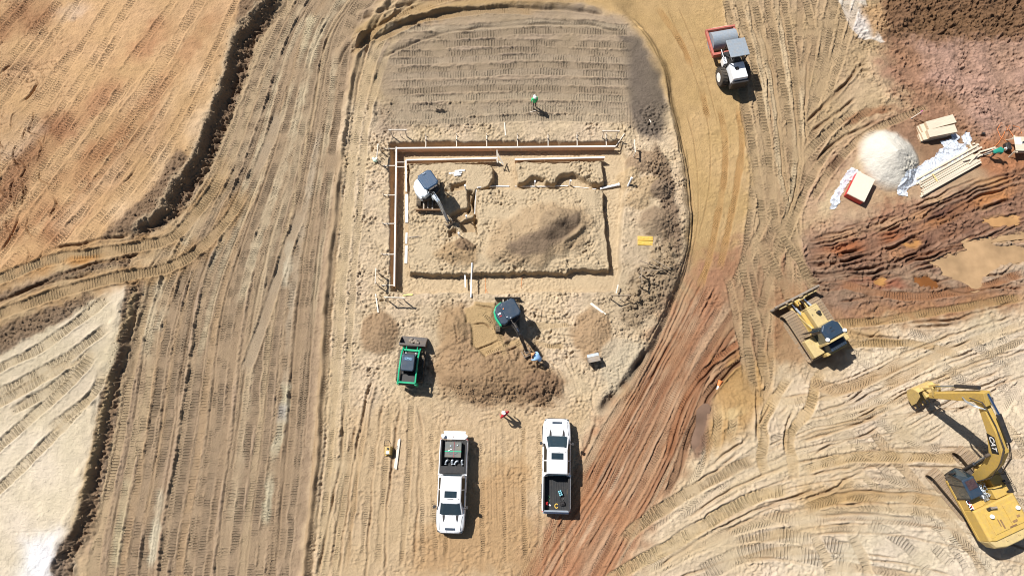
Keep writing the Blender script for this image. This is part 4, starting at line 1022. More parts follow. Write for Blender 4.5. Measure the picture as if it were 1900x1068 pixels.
    fl.build('bed_floor', M_LINER, t)
    MB().box((0, -.80, .98), (1.66, .05, .54)).build('bed_bulkhead', M_LINER, t)
    if open_gate:
        gate = MB().box((0, -3.42, .80), (1.56, .58, .08)); g_ = gate.build('tailgate', M_WHITE, t, bevel=.02, label='white tailgate folded down')
        MB().box((0, -3.42, .845), (.4, .5, .012)).build('gate_panel', M_WHITE, g_)
        for s in (-1, 1): MB().tube([(s * .80, -3.12, 1.12), (s * .78, -3.4, .95), (s * .77, -3.6, .85)], .012, 5).build('gate_cable', M_DKST, t)
    else:
        MB().box((0, -3.10, .95), (1.70, .08, .58)).build('tailgate', M_WHITE, t, bevel=.02)
        MB().box((0, -3.10, 1.255), (1.70, .11, .03)).build('gate_cap', M_GREY, t, bevel=.01)
    MB().box((0, -3.24, .55), (1.8, .16, .16)).build('bumper', M_GALV, t, bevel=.03)
    MB().box((0, .1, .48), (1.7, 5.6, .2)).build('chassis', M_BLACK, t)
    for s in (-1, 1):
        for y in (2.15, -1.85):
            w = MB(); w.cyl((s * .74, y, .40), (s * 1.0, y, .40), .40, n=24); o = w.build('wheel', M_TYRE, t, bevel=.03)
            MB().cyl((s * .99, y, .40), (s * 1.012, y, .40), .24, n=16).build('rim', M_GALV, o)
            a = MB(); pts = [(y + .50 * math.cos(R(k)), .42 + .50 * math.sin(R(k))) for k in range(-8, 189, 14)]; pi = [(y + .44 * math.cos(R(k)), .42 + .44 * math.sin(R(k))) for k in range(188, -9, -14)]
            a.prof(pts + pi, s * .96, s * 1.03, 'x'); a.build('wheel_arch', M_BLACK, t)
    return t

t1 = pickup(841, 899, R(180), 'white crew cab pickup with its tailgate down and bed full of gear, nose pointing down', True)
t2 = pickup(1031, 861, R(-1.5), 'white pickup with tailgate closed and a nearly empty black bed, nose towards the top', False)
t1.rotation_euler.z = R(180 - 1.6)

def on(t, p):   # a point of a thing's frame in the world
    return Matrix.Translation(t.location) @ t.rotation_euler.to_matrix().to_4x4() @ Vector(p)

def solo(name, mb, m, loc, rz, label, cat, group=None, bevel=0, smooth=False):
    o = mb.build(name, m, None, bevel=bevel, smooth=smooth); o.location = loc; o.rotation_euler.z = rz
    return tag(o, label, cat, group)

r1 = t1.rotation_euler.z; r2 = t2.rotation_euler.z
# gear in the left truck
solo('tool_chest', MB().box((0, 0, .25), (1.62, .44, .5)).box((0, 0, .51), (1.66, .48, .03)), M_BLACK, on(t1, (0, -1.06, .76)), r1, 'black tool chest across the bed behind the left pickup cab', 'tool chest', bevel=.02)
cr = empty('equipment_crate', on(t1, (.02, -2.42, .76)), r1, 'dark strapped crate in the bed of the left pickup', 'crate')
MB().box((0, 0, .26), (1.12, 1.02, .52)).build('crate_box', M_DKST, cr, bevel=.02)
lid = MB().box((0, 0, .53), (1.14, 1.04, .03)).build('lid', mat('scuffed dark sheet', (.10, .12, .12), .5, lin=True, dust=.25, scale=4), cr, bevel=.01)
MB().box((0, .12, .552), (1.15, .05, .012)).build('strap', mat('green strap', (.0, .45, .22), .5, lin=True, dust=0), cr, label='green strap across the crate')
MB().box((-.06, 0, .558), (.035, 1.05, .012)).build('strap', mat('faded red strap', (.35, .05, .07), .6, lin=True, dust=.1), cr, label='red strap along the crate')
cl = MB(); cl.box((.18, -.25, .57), (.10, .10, .04)).tube([(-.3, .2, .56), (-.1, .32, .57), (.25, .3, .56), (.35, .1, .56), (.1, -.05, .57)], .012, 5).sphere((-.3, -.3, .56), .06, 8, 4)
cl.build('latch', M_GALV, cr)
for k, (x, a) in enumerate(((-.58, 20), (-.18, -25), (.12, 15), (.52, -10))):
    p = MB(); p.tube([(0, -.2, .08), (0, -.05, .10), (.04, .06, .13), (.14, .13, .16)], .075, 10); p.cyl((0, -.22, .08), (0, -.16, .08), .092, n=12)
    solo('pipe_elbow', p, M_GALV, on(t1, (x, -1.60, .77)), r1 + R(a + 180), ['grey pipe elbow farthest left in the bed of the pickup with the open tailgate', 'grey pipe elbow third from the left in the gear behind the tool chest', 'grey pipe elbow second from the left in the gear behind the tool chest', 'grey pipe elbow farthest right in the bed of the pickup with the open tailgate'][3 - k], 'pipe fitting', 'pipe elbows in the left pickup bed', smooth=True)
for s, lb in ((1, 'white bucket on the left corner of the lowered tailgate'), (-1, 'white bucket on the right corner of the lowered tailgate')):
    bk = MB(); bk.cyl((0, 0, 0), (0, 0, .22), .10, .125, n=16).cyl((0, 0, .22), (0, 0, .245), .135, n=16)
    solo('bucket', bk, M_HAT, on(t1, (s * .80, -3.36, .845)), 0, lb, 'bucket', 'white buckets on the tailgate', smooth=False)
hk = solo('padlock', MB().cyl((0, 0, 0), (0, 0, .03), .03, n=8).tube([(0, 0, .02), (.05, .06, .02), (.02, .12, .02)], .01, 5), M_RUST, on(t1, (.1, -3.3, .85)), 0, 'small rusty hitch pin lying on the lowered white tailgate', 'hitch pin')
# gear in the right truck
wb = empty('water_bottle_pack', on(t2, (.30, -1.92, .755)), r2 + R(22), 'blue green shrink wrapped pack of water bottles in the right pickup bed', 'bottle pack')
for i in range(2):
    for j in range(3): MB().cyl((i * .13 - .065, j * .13 - .13, 0), (i * .13 - .065, j * .13 - .13, .2), .058, n=8).cyl((i * .13 - .065, j * .13 - .13, .2), (i * .13 - .065, j * .13 - .13, .24), .058, .02, n=8).build('bottle', mat('aqua plastic', (.25, .55, .62), .2, lin=True, dust=0) if (i + j) == 0 else bpy.data.materials['aqua plastic'], wb)
sc = [(.11 * math.cos(R(a)), .14 * math.sin(R(a)), .03) for a in range(40, 330, 24)]
solo('rope_coil', MB().tube(sc, .035, 6), M_YSHEET, on(t2, (.04, -2.78, .755)), r2, 'yellow C shaped strap coil near the tailgate in the right pickup bed', 'strap')
gc = MB().box((0, 0, .12), (.17, .22, .24)).tube([(0, .08, .24), (0, .09, .31), (0, -.07, .31), (0, -.08, .24)], .02, 5)
solo('fuel_can', gc, M_REDP, on(t2, (-.66, -2.62, .755)), r2, 'small red fuel can in the left rear corner of the right pickup bed', 'fuel can', bevel=.02)
solo('tool_bag', MB().box((0, 0, .10), (.36, .26, .2), top=(.7, .7)).tube([(-.1, 0, .2), (0, 0, .3), (.1, 0, .2)], .015, 5), M_BLACK, on(t2, (.45, -2.62, .755)), r2 + R(10), 'black tool bag in the right rear corner of the pickup bed', 'bag', bevel=.03)
solo('hose_coil', MB().tube([(.14 * math.cos(R(a)), .14 * math.sin(R(a)) + a * .0002, .02 + a * .00002) for a in range(0, 700, 24)], .012, 5), M_BLACK, on(t2, (.40, -2.33, .755)), 0, 'coil of black hose beside the water bottles in the right pickup bed', 'hose')
solo('rope', MB().tube([(0, -.25, .015), (.06, -.1, .02), (-.06, 0, .02), (.07, .1, .02), (-.02, .25, .02)], .012, 5), mat('green rope', (.06, .25, .12), .8, lin=True, dust=.1), on(t2, (-.50, -2.33, .755)), 0, 'thin green rope lying on the bed liner of the right pickup', 'rope')
solo('glove', MB().box((0, 0, .02), (.09, .12, .04)).tube([(.03, .05, .02), (.05, .13, .02)], .014, 5).tube([(-.01, .05, .02), (-.01, .14, .02)], .014, 5).tube([(-.04, .02, .02), (-.10, .06, .02)], .014, 5), M_HAT, on(t2, (-.42, -2.74, .755)), r2 + R(40), 'white work glove by the red can in the pickup bed', 'glove')

# ------------------------------------------------------------------ crawler undercarriage
def stadium(L, r, n):
    s = L - 2 * r; per = 2 * s + 2 * math.pi * r; out = []
    for k in range(n):
        d = per * k / n
        if d < s: out.append((-s / 2 + d, 2 * r, 0.0))
        elif d < s + math.pi * r:
            a = (d - s) / r; out.append((s / 2 + r * math.sin(a), r + r * math.cos(a), -a))
        elif d < 2 * s + math.pi * r: out.append((s / 2 - (d - s - math.pi * r), 0.0, math.pi))
        else:
            a = (d - 2 * s - math.pi * r) / r; out.append((-s / 2 - r * math.sin(a), r - r * math.cos(a), math.pi - a))
    return out, per / n

def big_track(parent, x, L, r, W, n, M=Matrix()):
    fr = MB(); fr.prof([(-L / 2 + r, r * .35), (L / 2 - r, r * .35), (L / 2 - r, r * 1.5), (-L / 2 + r, r * 1.5)], x - W * .22, x + W * .22, 'x')
    for yy in (-L / 2 + r, L / 2 - r): fr.cyl((x - W * .18, yy, r), (x + W * .18, yy, r), r * .82, n=18)
    for k in range(6): yy = -L / 2 + r + (k + .5) * (L - 2 * r) / 6; fr.cyl((x - W * .2, yy, r * .35), (x + W * .2, yy, r * .35), r * .28, n=10)
    o = fr.build('track', M_DKST, parent, M=M)
    sh = MB(); pts, pitch = stadium(L, r, n)
    sh.box((0, 0, 0), (W, pitch * .90, .035)).box((0, pitch * .30, .03), (W * .98, .03, .045))
    me = sh.mesh('track_shoe', M_SHOE)
    for (yy, zz, a) in pts:
        s = bpy.data.objects.new('track_shoe', me); COL.objects.link(s); s.parent = o
        s.matrix_local = M @ Matrix.Translation((x, yy, zz)) @ Matrix.Rotation(a, 4, 'X')
    return o

def rubber_track(parent, x, L, r, W, M=Matrix()):
    o = MB(); n = 40; pts, pitch = stadium(L, r, n)
    outer = [(y, z) for y, z, a in pts]
    cen = (0, r)
    inner = [(y * (1 - .05 / max(abs(y), .2)) if abs(y) > .1 else y, r + (z - r) * .82) for y, z in outer]
    vs, fs = [], []
    for xx in (x - W / 2, x + W / 2):
        vs += [(xx, y, z) for y, z in outer]; vs += [(xx, y, z) for y, z in inner]
    for k in range(n):
        k2 = (k + 1) % n
        fs += [(k, k2, 2 * n + k2, 2 * n + k), (n + k2, n + k, 3 * n + k, 3 * n + k2), (k2, k, n + k, n + k2), (2 * n + k, 2 * n + k2, 3 * n + k2, 3 * n + k)]
    o.add(vs, fs)
    ob = o.build('track', M_RUB, parent, M=M)
    lg = MB()
    for y, z, a in pts:
        ny, nz = -math.sin(a), math.cos(a)
        c = Vector((x, y + ny * .012, z + nz * .012))
        lg.box(c, (W * .96, pitch * .5, .035), (a, 0, 0))
    lg.build('tread_lug', M_RUB, ob, M=M)
    w = MB()
    for yy in (-L / 2 + r, L / 2 - r): w.cyl((x - W * .3, yy, r), (x + W * .3, yy, r), r * .75, n=14)
    for k in range(4): yy = -L / 2 + r + (k + .5) * (L - 2 * r) / 4; w.cyl((x - W * .25, yy, r * .35), (x + W * .25, yy, r * .35), r * .3, n=10)
    w.bar((x, -L / 2 + r, r), (x, L / 2 - r, r), W * .4, r * .7)
    w.build('track_frame', M_DKST, ob, M=M)
    return ob

# ------------------------------------------------------------------ large yellow excavator
def bucket_mb(W, Rr, teeth, M=Matrix(), depth=1.0):
    """digging bucket: side view outline swept across its width; opening towards -Y, pins at +Z"""
    prof = [(0.55, .95), (.75, .6), (.78, .2), (.60, -.25), (.25, -.50), (-.20, -.55), (-.62, -.42)]
    inn = [(.48, .82), (.66, .56), (.69, .2), (.53, -.19), (.22, -.42), (-.20, -.47), (-.60, -.36)]
    b = MB()
    pr = [(y * Rr, z * Rr) for y, z in prof]; ir = [(y * Rr, z * Rr) for y, z in inn]
    b.prof(pr + ir[::-1], -W / 2, W / 2, 'x')
    for s in (-1, 1):
        b.prof(pr + [(-.35 * Rr, .25 * Rr), (.2 * Rr, .95 * Rr)], s * W / 2 - .02, s * W / 2 + .02, 'x')
    for k in range(teeth):
        x = -W / 2 + W * (k + .5) / teeth
        b.bar((x, -.55 * Rr, -.42 * Rr), (x, -.88 * Rr, -.30 * Rr), W / teeth * .42, .09 * Rr, W / teeth * .18, .03 * Rr)
    return b

EX = empty('tracked_excavator', sit(1791, 908, 1.5), 0, 'large yellow tracked excavator with its boom reaching over the sand, bottom right corner', 'excavator')
UC, HS = RZ(R(36)), RZ(R(22.5))
for s in (-1, 1): big_track(EX, s * 1.30, 5.0, .47, .80, 46, UC)
MB().box((0, 0, .62), (1.9, 2.0, .4), top=(.8, .7)).box((0, .8, .55), (2.2, .5, .3)).box((0, -.8, .55), (2.2, .5, .3)).build('car_body', M_DKST, EX, bevel=.03, M=UC)
MB().cyl((0, 0, .8), (0, 0, 1.12), .72, n=28).build('slew_ring', M_DKST, EX)
dk = MB(); dk.prof([(-1.62, 1.35), (-1.62, -2.9), (-1.2, -3.25), (1.2, -3.25), (1.62, -2.9), (1.62, 1.35), (.65, 1.45), (.55, .9), (-.15, .9), (-.2, 1.35)], 1.12, 1.36, 'z'); dk.build('deck', M_YEL, EX, bevel=.03, M=HS)
en = MB()
en.loft([[(x, y, z) for x, y in P_] for z, P_ in ((1.36, [(-1.60, -.75), (-1.60, -2.9), (-1.25, -3.1), (1.25, -3.1), (1.60, -2.9), (1.60, -.75)]), (2.30, [(-1.58, -.75), (-1.58, -2.85), (-1.2, -3.0), (1.2, -3.0), (1.58, -2.85), (1.58, -.75)]), (2.42, [(-1.45, -.80), (-1.45, -2.8), (-1.15, -2.95), (1.15, -2.95), (1.45, -2.8), (1.45, -.80)]))])
en.build('engine_cover', M_YEL, EX, bevel=.04, M=HS)
for x0, x1, y0, y1, h in ((-1.02, .30, -2.6, -1.15, .05), (.36, 1.38, -2.6, -1.15, .06), (-1.4, -1.08, -2.7, -.9, .02)):
    MB().box(((x0 + x1) / 2, (y0 + y1) / 2, 2.42 + h / 2), (x1 - x0, y1 - y0, h)).build('hood_panel', M_YEL, EX, bevel=.02, M=HS)
for x, y, a, b_ in ((-.25, -2.15, .10, .62), (.62, -2.3, .34, .16), (.98, -2.1, .22, .16), (.35, -2.52, .5, .10), (-.42, -2.0, .06, .5)):
    v = MB()
    n_ = max(3, int(b_ / .06)); 
    for k in range(n_): v.box((x, y - b_ / 2 + (k + .5) * b_ / n_, 2.485), (a, b_ / n_ * .6, .03))
    v.build('vent_grille', M_RUST, EX, M=HS)
cw = MB(); cw.loft([[(x, y, z) for x, y in [(-1.62 * k, -2.9), (-1.35 * k, -3.45 * k2), (-.6 * k, -3.66 * k2), (.6 * k, -3.66 * k2), (1.35 * k, -3.45 * k2), (1.62 * k, -2.9)]] for z, k, k2 in ((1.08, .96, .97), (1.25, 1, 1), (2.05, 1, 1), (2.30, .96, .97))])
cw.build('counterweight', M_PALE, EX, bevel=.05, M=HS)
for x in (-.4, .5): MB().box((x, -3.2, 2.33), (.16, .10, .06)).build('lifting_lug', M_PALE, EX, M=HS)
for x, y in ((-.72, -1.45), (1.18, -1.62)):
    MB().cyl((x, y, 2.5), (x, y, 2.58), .09, n=14).cyl((x, y, 2.58), (x, y, 2.66), .15, .13, n=18).build('antenna_dome', M_HAT, EX, M=HS)
ex_ = MB(); ex_.cyl((-.45, -.98, 2.4), (-.45, -.98, 2.62), .09, n=12).cyl((-.45, -.98, 2.60), (-.15, -1.05, 2.66), .085, n=12); ex_.build('exhaust', M_STEEL, EX, M=HS)
MB().box((-.62, -.98, 2.5), (.2, .16, .2)).build('exhaust_guard', M_BLACK, EX, M=HS)
MB().box((-1.08, -.32, 1.78), (1.0, .85, .85)).box((-.6, -.55, 1.7), (.5, .4, .7)).build('battery_box', M_YEL, EX, bevel=.04, M=HS)
MB().box((1.15, .35, 1.72), (.85, 1.9, .72)).build('fuel_tank', M_YEL, EX, bevel=.05, M=HS)
MB().box((.75, -.35, 1.85), (.9, .7, .95)).build('hydraulic_tank', M_YEL, EX, bevel=.05, M=HS)
hv = MB(); random.seed(2)
for k in range(16):
    x0, y0 = random.uniform(-.40, .2), random.uniform(-.75, .1)
    hv.tube([(x0, y0, 1.55), (x0 + random.uniform(-.1, .1), y0 + .12, 1.95 + random.uniform(0, .2)), (x0 + random.uniform(-.3, .3), y0 + .3, 1.9), (x0 + random.uniform(-.3, .3), y0 + .5, 1.6)], .032, 6)
hv.box((-.08, -.3, 1.6), (.55, .8, .35)); hv.build('valve_block', M_GALV, EX, M=HS)
hr = MB()
for yy in (1.2, .55, -.1):
    hr.tube([(1.45, yy, 2.1), (1.70, yy, 2.62), (1.70, yy - .55, 2.62), (1.45, yy - .6, 2.1)], .022, 6)
hr.tube([(1.62, 1.3, 1.4), (1.72, 1.3, 2.3), (1.72, -.8, 2.5)], .02, 6); hr.build('handrail', M_BLACK, EX, M=HS)
for yy in (-.6, .1): MB().box((1.5, yy, 2.15), (.2, .12, .1)).build('rail_bracket', M_BLACK, EX, M=HS)
# cab
cb = MB(); C0 = [(-1.60, 1.75), (-.98, 1.82), (-.62, 1.6), (-.60, .08), (-1.60, .08)]
cb.loft([[(x, y, z) for x, y in P_] for z, P_ in ((1.36, C0), (1.9, [(-1.62, 1.95), (-.96, 2.02), (-.62, 1.8), (-.60, .08), (-1.62, .08)]), (2.85, [(-1.56, 1.35), (-1.0, 1.38), (-.68, 1.3), (-.66, .12), (-1.56, .12)]))])
cb.build('cab', M_GLASS, EX, M=HS)
for a, b_ in (((-1.62, 1.93, 1.9), (-1.56, 1.35, 2.86)), ((-.63, 1.78, 1.9), (-.68, 1.3, 2.86)), ((-1.62, .08, 1.4), (-1.57, .12, 2.86)), ((-.6, .08, 1.4), (-.66, .12, 2.86)), ((-1.61, 1.1, 1.4), (-1.57, .95, 2.86)), ((-1.62, 1.95, 1.9), (-1.6, 1.77, 1.4)), ((-1.62, 1.95, 1.9), (-.96, 2.02, 1.9)), ((-.96, 2.02, 1.9), (-.62, 1.8, 1.9))): MB().bar(a, b_, .07, .07).build('cab_pillar', M_BLACK, EX, M=HS)
rf = MB(); rf.loft([[(-1.58, 1.42, 2.84), (-.66, 1.40, 2.84), (-.62, .05, 2.84), (-1.60, .05, 2.84)], [(-1.52, 1.34, 2.93), (-.72, 1.32, 2.93), (-.68, .12, 2.93), (-1.54, .12, 2.93)]]); rf.build('cab_roof', M_NAVY, EX, bevel=.03, M=HS)
MB().box((-1.1, .95, 2.945), (.66, .62, .03)).build('roof_hatch', mat('brown smoked panel', (.05, .03, .035), .25, lin=True, dust=.04), EX, bevel=.01, M=HS)
MB().box((-1.45, 1.85, 2.2), (.25, .06, .3)).tube([(-1.62, 1.7, 2.3), (-1.8, 2.0, 2.4)], .02).box((-1.8, 2.02, 2.35), (.18, .05, .28)).build('mirror', M_BLACK, EX, M=HS)
# boom: foot (1.0, 2.1) ... the stick joint 6.0 forward and 6.55 up, stick tip 7.0 forward and 1.8 up
BX = .12
FT, MID, EL, TP = (0.85, 1.75), (2.35, 5.55), (6.0, 6.55), (7.0, 1.95)
def plate(mb, pts, w): mb.prof(pts, BX - w / 2, BX + w / 2, 'x')
bo = MB()
plate(bo, [(.70, 1.55), (1.05, 1.50), (1.85, 3.3), (2.75, 4.85), (4.1, 5.75), (6.05, 6.38), (6.15, 6.62), (5.95, 6.78), (4.0, 6.55), (2.6, 6.05), (1.75, 4.9), (1.0, 3.2), (.62, 1.85)], .52)
boom = bo.build('boom', M_YEL, EX, bevel=.03, M=HS)
for s in (-1, 1):
    cyl_ = MB(); cyl_.cyl((BX + s * .48, 1.55, 1.45), (BX + s * .48, 2.1, 3.2), .13, n=12); o = cyl_.build('boom_cylinder', M_BLACK, EX, M=HS)
    MB().cyl((BX + s * .48, 2.1, 3.2), (BX + s * .46, 2.65, 4.9), .075, n=10).build('cylinder_rod', M_CHROME, o, M=HS)
    MB().cyl((BX + s * .30, 2.65, 4.9), (BX + s * .62, 2.65, 4.9), .12, n=12).build('boom_pin', M_DKST, EX, M=HS)
ac = MB().cyl((BX + .10, 3.3, 6.75), (BX + .10, 5.1, 7.22), .16, n=14).build('stick_cylinder', M_BLACK, EX, M=HS)
MB().cyl((BX + .10, 5.1, 7.22), (BX + .06, 6.5, 7.35), .085, n=12).build('cylinder_rod', M_CHROME, ac, M=HS)
stt = MB(); plate(stt, [(6.62, 7.45), (5.75, 7.05), (5.70, 6.45), (6.15, 6.15), (6.82, 1.85), (7.14, 1.85), (7.05, 3.2), (6.75, 6.6)], .48)
stick = stt.build('stick', M_YEL, EX, bevel=.03, M=HS)
bc = MB().cyl((BX, 6.95, 7.0), (BX, 7.30, 4.9), .13, n=12).build('bucket_cylinder', M_BLACK, EX, M=HS)
MB().cyl((BX, 7.30, 4.9), (BX, 7.5, 2.9), .07, n=10).build('cylinder_rod', M_CHROME, bc, M=HS)
lk = MB()
for s in (-1, 1): lk.bar((BX + s * .27, 7.5, 2.9), (BX + s * .27, 6.95, 2.45), .06, .16).bar((BX + s * .24, 7.5, 2.9), (BX + s * .24, 7.55, 1.75), .06, .14)
lk.cyl((BX - .45, 7.0, 1.9), (BX + .45, 7.0, 1.9), .09, n=10).cyl((BX - .45, 7.5, 1.7), (BX + .45, 7.5, 1.7), .08, n=10).box((BX, 7.25, 1.55), (.62, .9, .22)); lk.build('bucket_linkage', M_YELD, EX, bevel=.01, M=HS)
BK = HS @ TR(BX, 7.12, .78) @ Matrix.Rotation(R(12), 4, 'X')
bk = bucket_mb(1.45, .98, 5).build('bucket', M_YELD, EX, M=BK)
tt = MB()
for k in range(5): x = -.6 + k * .3; tt.bar((x, -.52, -.42), (x, -.92, -.34), .13, .10, .07, .03)
tt.build('tooth', M_RUST, bk, M=BK)
hs = MB()
for s, o_ in ((-1, .0), (-1, .08), (1, 0), (1, .09)):
    x = BX + s * (.36 + o_ * .5)
    hs.tube([(x, .8, 2.3), (x, 1.1, 4.0), (x, 2.1, 5.6 + o_), (BX + s * .2, 3.0, 6.4 + o_), (BX + s * .2, 4.5, 6.85), (BX + s * .25, 5.6, 7.0), (x, 6.1, 7.1), (x, 6.5, 6.2)], .03, 6)
hs.build('hydraulic_hose', M_DKST, EX, M=HS)
h2 = MB()
for k in range(3): h2.tube([(BX - .28, 5.6, 6.9 - k * .05), (BX - .5 - k * .06, 6.0, 6.5), (BX - .48 - k * .05, 6.35, 5.9), (BX - .28, 6.6, 5.4)], .028, 6)
h2.build('hydraulic_hose', M_GALV, EX, M=HS)
# lettering: on the boom's left cheek and on the body side
ML = HS @ TR(BX - .266, 3.35, 5.75) @ Matrix.Rotation(R(-90), 4, 'Z') @ Matrix.Rotation(R(90), 4, 'X') @ Matrix.Rotation(R(-22), 4, 'Z')
dec = MB().prof([(-.75, -.30), (.75, -.30), (.62, .30), (-.62, .30)], -.002, .002, 'z').build('decal', M_BLK2, boom, M=HS @ TR(BX - .262, 3.3, 5.72) @ Matrix.Rotation(R(-90), 4, 'Z') @ Matrix.Rotation(R(90), 4, 'X') @ Matrix.Rotation(R(-22), 4, 'Z'))
words('CAT', .52, M_WORD, boom, ML)
top = HS @ TR(BX, 3.25, 6.365) @ Matrix.Rotation(R(18), 4, 'X') 
words('CAT', .36, M_WORD, EX, HS @ TR(-1.50, -.35, 2.215) @ RZ(R(-90)))
MB().box((-1.50, -.35, 2.21), (.22, .8, .004)).build('decal', M_BLK2, EX, M=HS)
MB().box((-1.44, -.35, 2.21), (.06, .6, .008)).build('decal', M_REDP, EX, M=HS, label='small red decal stripe')
# ------------------------------------------------------------------ mini excavators
def mini_ex(px, py, ua, ha, label, body_m, side_m, roof_m, blade_m, ribs, reach, elbow, tip_z):
    t = empty('mini_excavator', sit(px, py, .8), 0, label, 'mini excavator')
    Uc, Hs = RZ(ua), RZ(ha)
    for s in (-1, 1): rubber_track(t, s * .72, 2.25, .27, .34, Uc)
    MB().box((0, 0, .42), (1.2, 1.1, .26), top=(.8, .7)).build('car_body', M_DKST, t, bevel=.02, M=Uc)
    ba = MB()
    for s in (-1, 1): ba.bar((s * .34, .4, .35), (s * .34, 1.42, .32), .10, .10)
    ba.cyl((0, .5, .42), (0, 1.35, .36), .06, n=10).build('blade_arm', M_STEEL, t, M=Uc)
    bl = MB(); bl.prof([(1.42, .04), (1.50, .02), (1.44, .2), (1.46, .38), (1.52, .50), (1.47, .52), (1.38, .38), (1.38, .2)], -.97, .97, 'x'); bl.build('dozer_blade', blade_m, t, bevel=.01, M=Uc)
    MB().cyl((0, 0, .52), (0, 0, .66), .42, n=20).build('slew_ring', M_DKST, t)
    bd = MB()
    def outline(k): return [(-.78 * k, .55), (-.82 * k, -.2), (-.74 * k, -.65), (-.5 * k, -.92 * k), (0, -1.05 * k), (.5 * k, -.92 * k), (.74 * k, -.65), (.82 * k, -.2), (.78 * k, .62), (.3, .75), (-.3, .72)]
    bd.loft([[(x, y, z) for x, y in outline(k)] for z, k in ((.66, .96), (.80, 1.0), (1.02, 1.0), (1.08, .96))]); bd.build('deck', M_DKST, t, bevel=.015, M=Hs)
    # rear and right-hand covers
    cv = MB(); o2 = [(.10, .55), (.10, -.55), (-.45, -.60), (-.74, -.60), (-.5, -.90), (0, -1.04), (.5, -.90), (.76, -.60), (.84, -.15), (.78, .45), (.55, .62)]
    cv.loft([[(x * k, y * k, z) for x, y in o2] for z, k in ((.90, 1.0), (1.30, 1.0), (1.42, .96), (1.48, .86))]); cv.build('engine_cover', side_m, t, bevel=.02, M=Hs)
    MB().loft([[(x * k, y * k, z) for x, y in [(-.80, -.50), (-.55, -.92), (0, -1.08), (.55, -.92), (.80, -.50), (.6, -.60), (0, -.75), (-.6, -.60)]] for z, k in ((.78, 1), (1.12, 1.01), (1.2, .98))]).build('counterweight', body_m, t, bevel=.02, M=Hs)
    cres = [(.0, -1.10), (.52, -.98), (.84, -.66), (.98, -.15), (.90, .50), (.78, .58), (.82, -.12), (.70, -.56), (.46, -.82), (.0, -.96)]
    MB().loft([[(x * k, y * k, z) for x, y in cres] for z, k in ((.74, .98), (1.20, 1.0), (1.36, .97))]).build('side_cover', body_m, t, bevel=.02, M=Hs)
    # open canopy cab
    for x, y in ((-.76, .50), (.22, .50), (-.74, -.60), (.22, -.60)): MB().bar((x, y, 1.0), (x * .96, y * .96, 2.34), .06, .06).build('canopy_post', M_BLACK, t, M=Hs)
    rf = MB()
    def ro(k, z): return [(x * k - .26, y * k - .05, z) for x, y in [(-.42, .66), (.42, .66), (.60, .48), (.60, -.52), (.42, -.70), (-.42, -.70), (-.60, -.52), (-.60, .48)]]
    rf.loft([ro(1.0, 2.33), ro(1.02, 2.38), ro(.90, 2.45)]); roof = rf.build('canopy_roof', roof_m, t, bevel=.02, M=Hs)
    if ribs:
        for k in range(6): MB().box((-.66 + k * .16, -.05, 2.455), (.07, 1.0, .02)).build('roof_rib', roof_m, roof, bevel=.006, M=Hs)
        MB().tube([(-.4, -.6, 2.45), (-.4, -.6, 2.53), (-.12, -.6, 2.53), (-.12, -.6, 2.45)], .02, 6).build('lifting_handle', M_GALV, roof, M=Hs)
    else:
        MB().cyl((.18, -.3, 2.45), (.18, -.3, 2.50), .05, n=10).build('beacon', M_ORANGE, roof, M=Hs)
        for x, y in ((.22, .35), (.02, .52)): MB().box((x, y, 2.46), (.10, .07, .05)).build('work_lamp', M_GALV, roof, M=Hs)
        MB().box((.52, -.3, 1.50), (.24, .10, .02)).build('decal', M_WORD, t, M=Hs); MB().box((.52, -.1, 1.50), (.20, .06, .02)).build('decal', M_REDP, t, M=Hs)
    st_ = MB(); st_.box((-.28, -.25, 1.12), (.5, .5, .14)).box((-.28, -.52, 1.42), (.5, .12, .55), (R(-10), 0, 0)); st_.build('seat', M_BLACK, t, bevel=.03, M=Hs)
    MB().tube([(-.5, .3, 1.0), (-.5, .28, 1.45)], .02).tube([(-.1, .3, 1.0), (-.1, .28, 1.45)], .02).box((-.3, .42, 1.2), (.3, .08, .3)).build('control_lever', M_BLACK, t, M=Hs)
    # boom, stick and bucket in the house's own plane, x = 0
    sw = MB().cyl((.0, .82, .62), (.0, .82, 1.05), .14, n=12).box((0, .75, .8), (.3, .3, .3)); sw.build('swing_post', M_DKST, t, M=Hs)
    ey, ez = elbow
    bm_ = MB(); bm_.prof([(.78, .82), (.98, .82), (1.22, ez - .55), (ey, ez - .10), (ey + .06, ez + .05), (ey - .05, ez + .12), (1.05, ez - .35), (.80, 1.3)], -.13, .13, 'x'); bm_.build('boom', side_m if ribs else M_BLACK, t, bevel=.012, M=Hs)
    bc = MB().cyl((0, .98, .78), (0, 1.12, 1.25), .055, n=10).build('boom_cylinder', M_BLACK, t, M=Hs)
    MB().cyl((0, 1.12, 1.25), (0, 1.28, ez - .35), .03, n=8).build('cylinder_rod', M_CHROME, bc, M=Hs)
    sk = MB(); sk.prof([(ey - .18, ez + .28), (ey + .14, ez + .10), (reach + .02, tip_z + .02), (reach - .10, tip_z), (ey - .12, ez - .02)], -.105, .105, 'x'); sk.build('stick', side_m if ribs else M_BLACK, t, bevel=.01, M=Hs)
    ac = MB().cyl((0, .95, ez + .02), (0, ey - .45, ez + .30), .05, n=10).build('stick_cylinder', M_BLACK if ribs else M_DKST, t, M=Hs)
    MB().cyl((0, ey - .45, ez + .30), (0, ey - .16, ez + .28), .028, n=8).build('cylinder_rod', M_CHROME, ac, M=Hs)
    kc = MB().cyl((.02, ey + .05, ez + .26), (.02, (ey + reach) / 2 + .12, (ez + tip_z) / 2 + .20), .048, n=10).build('bucket_cylinder', M_CHROME if ribs else M_BLACK, t, M=Hs)
    lk = MB()
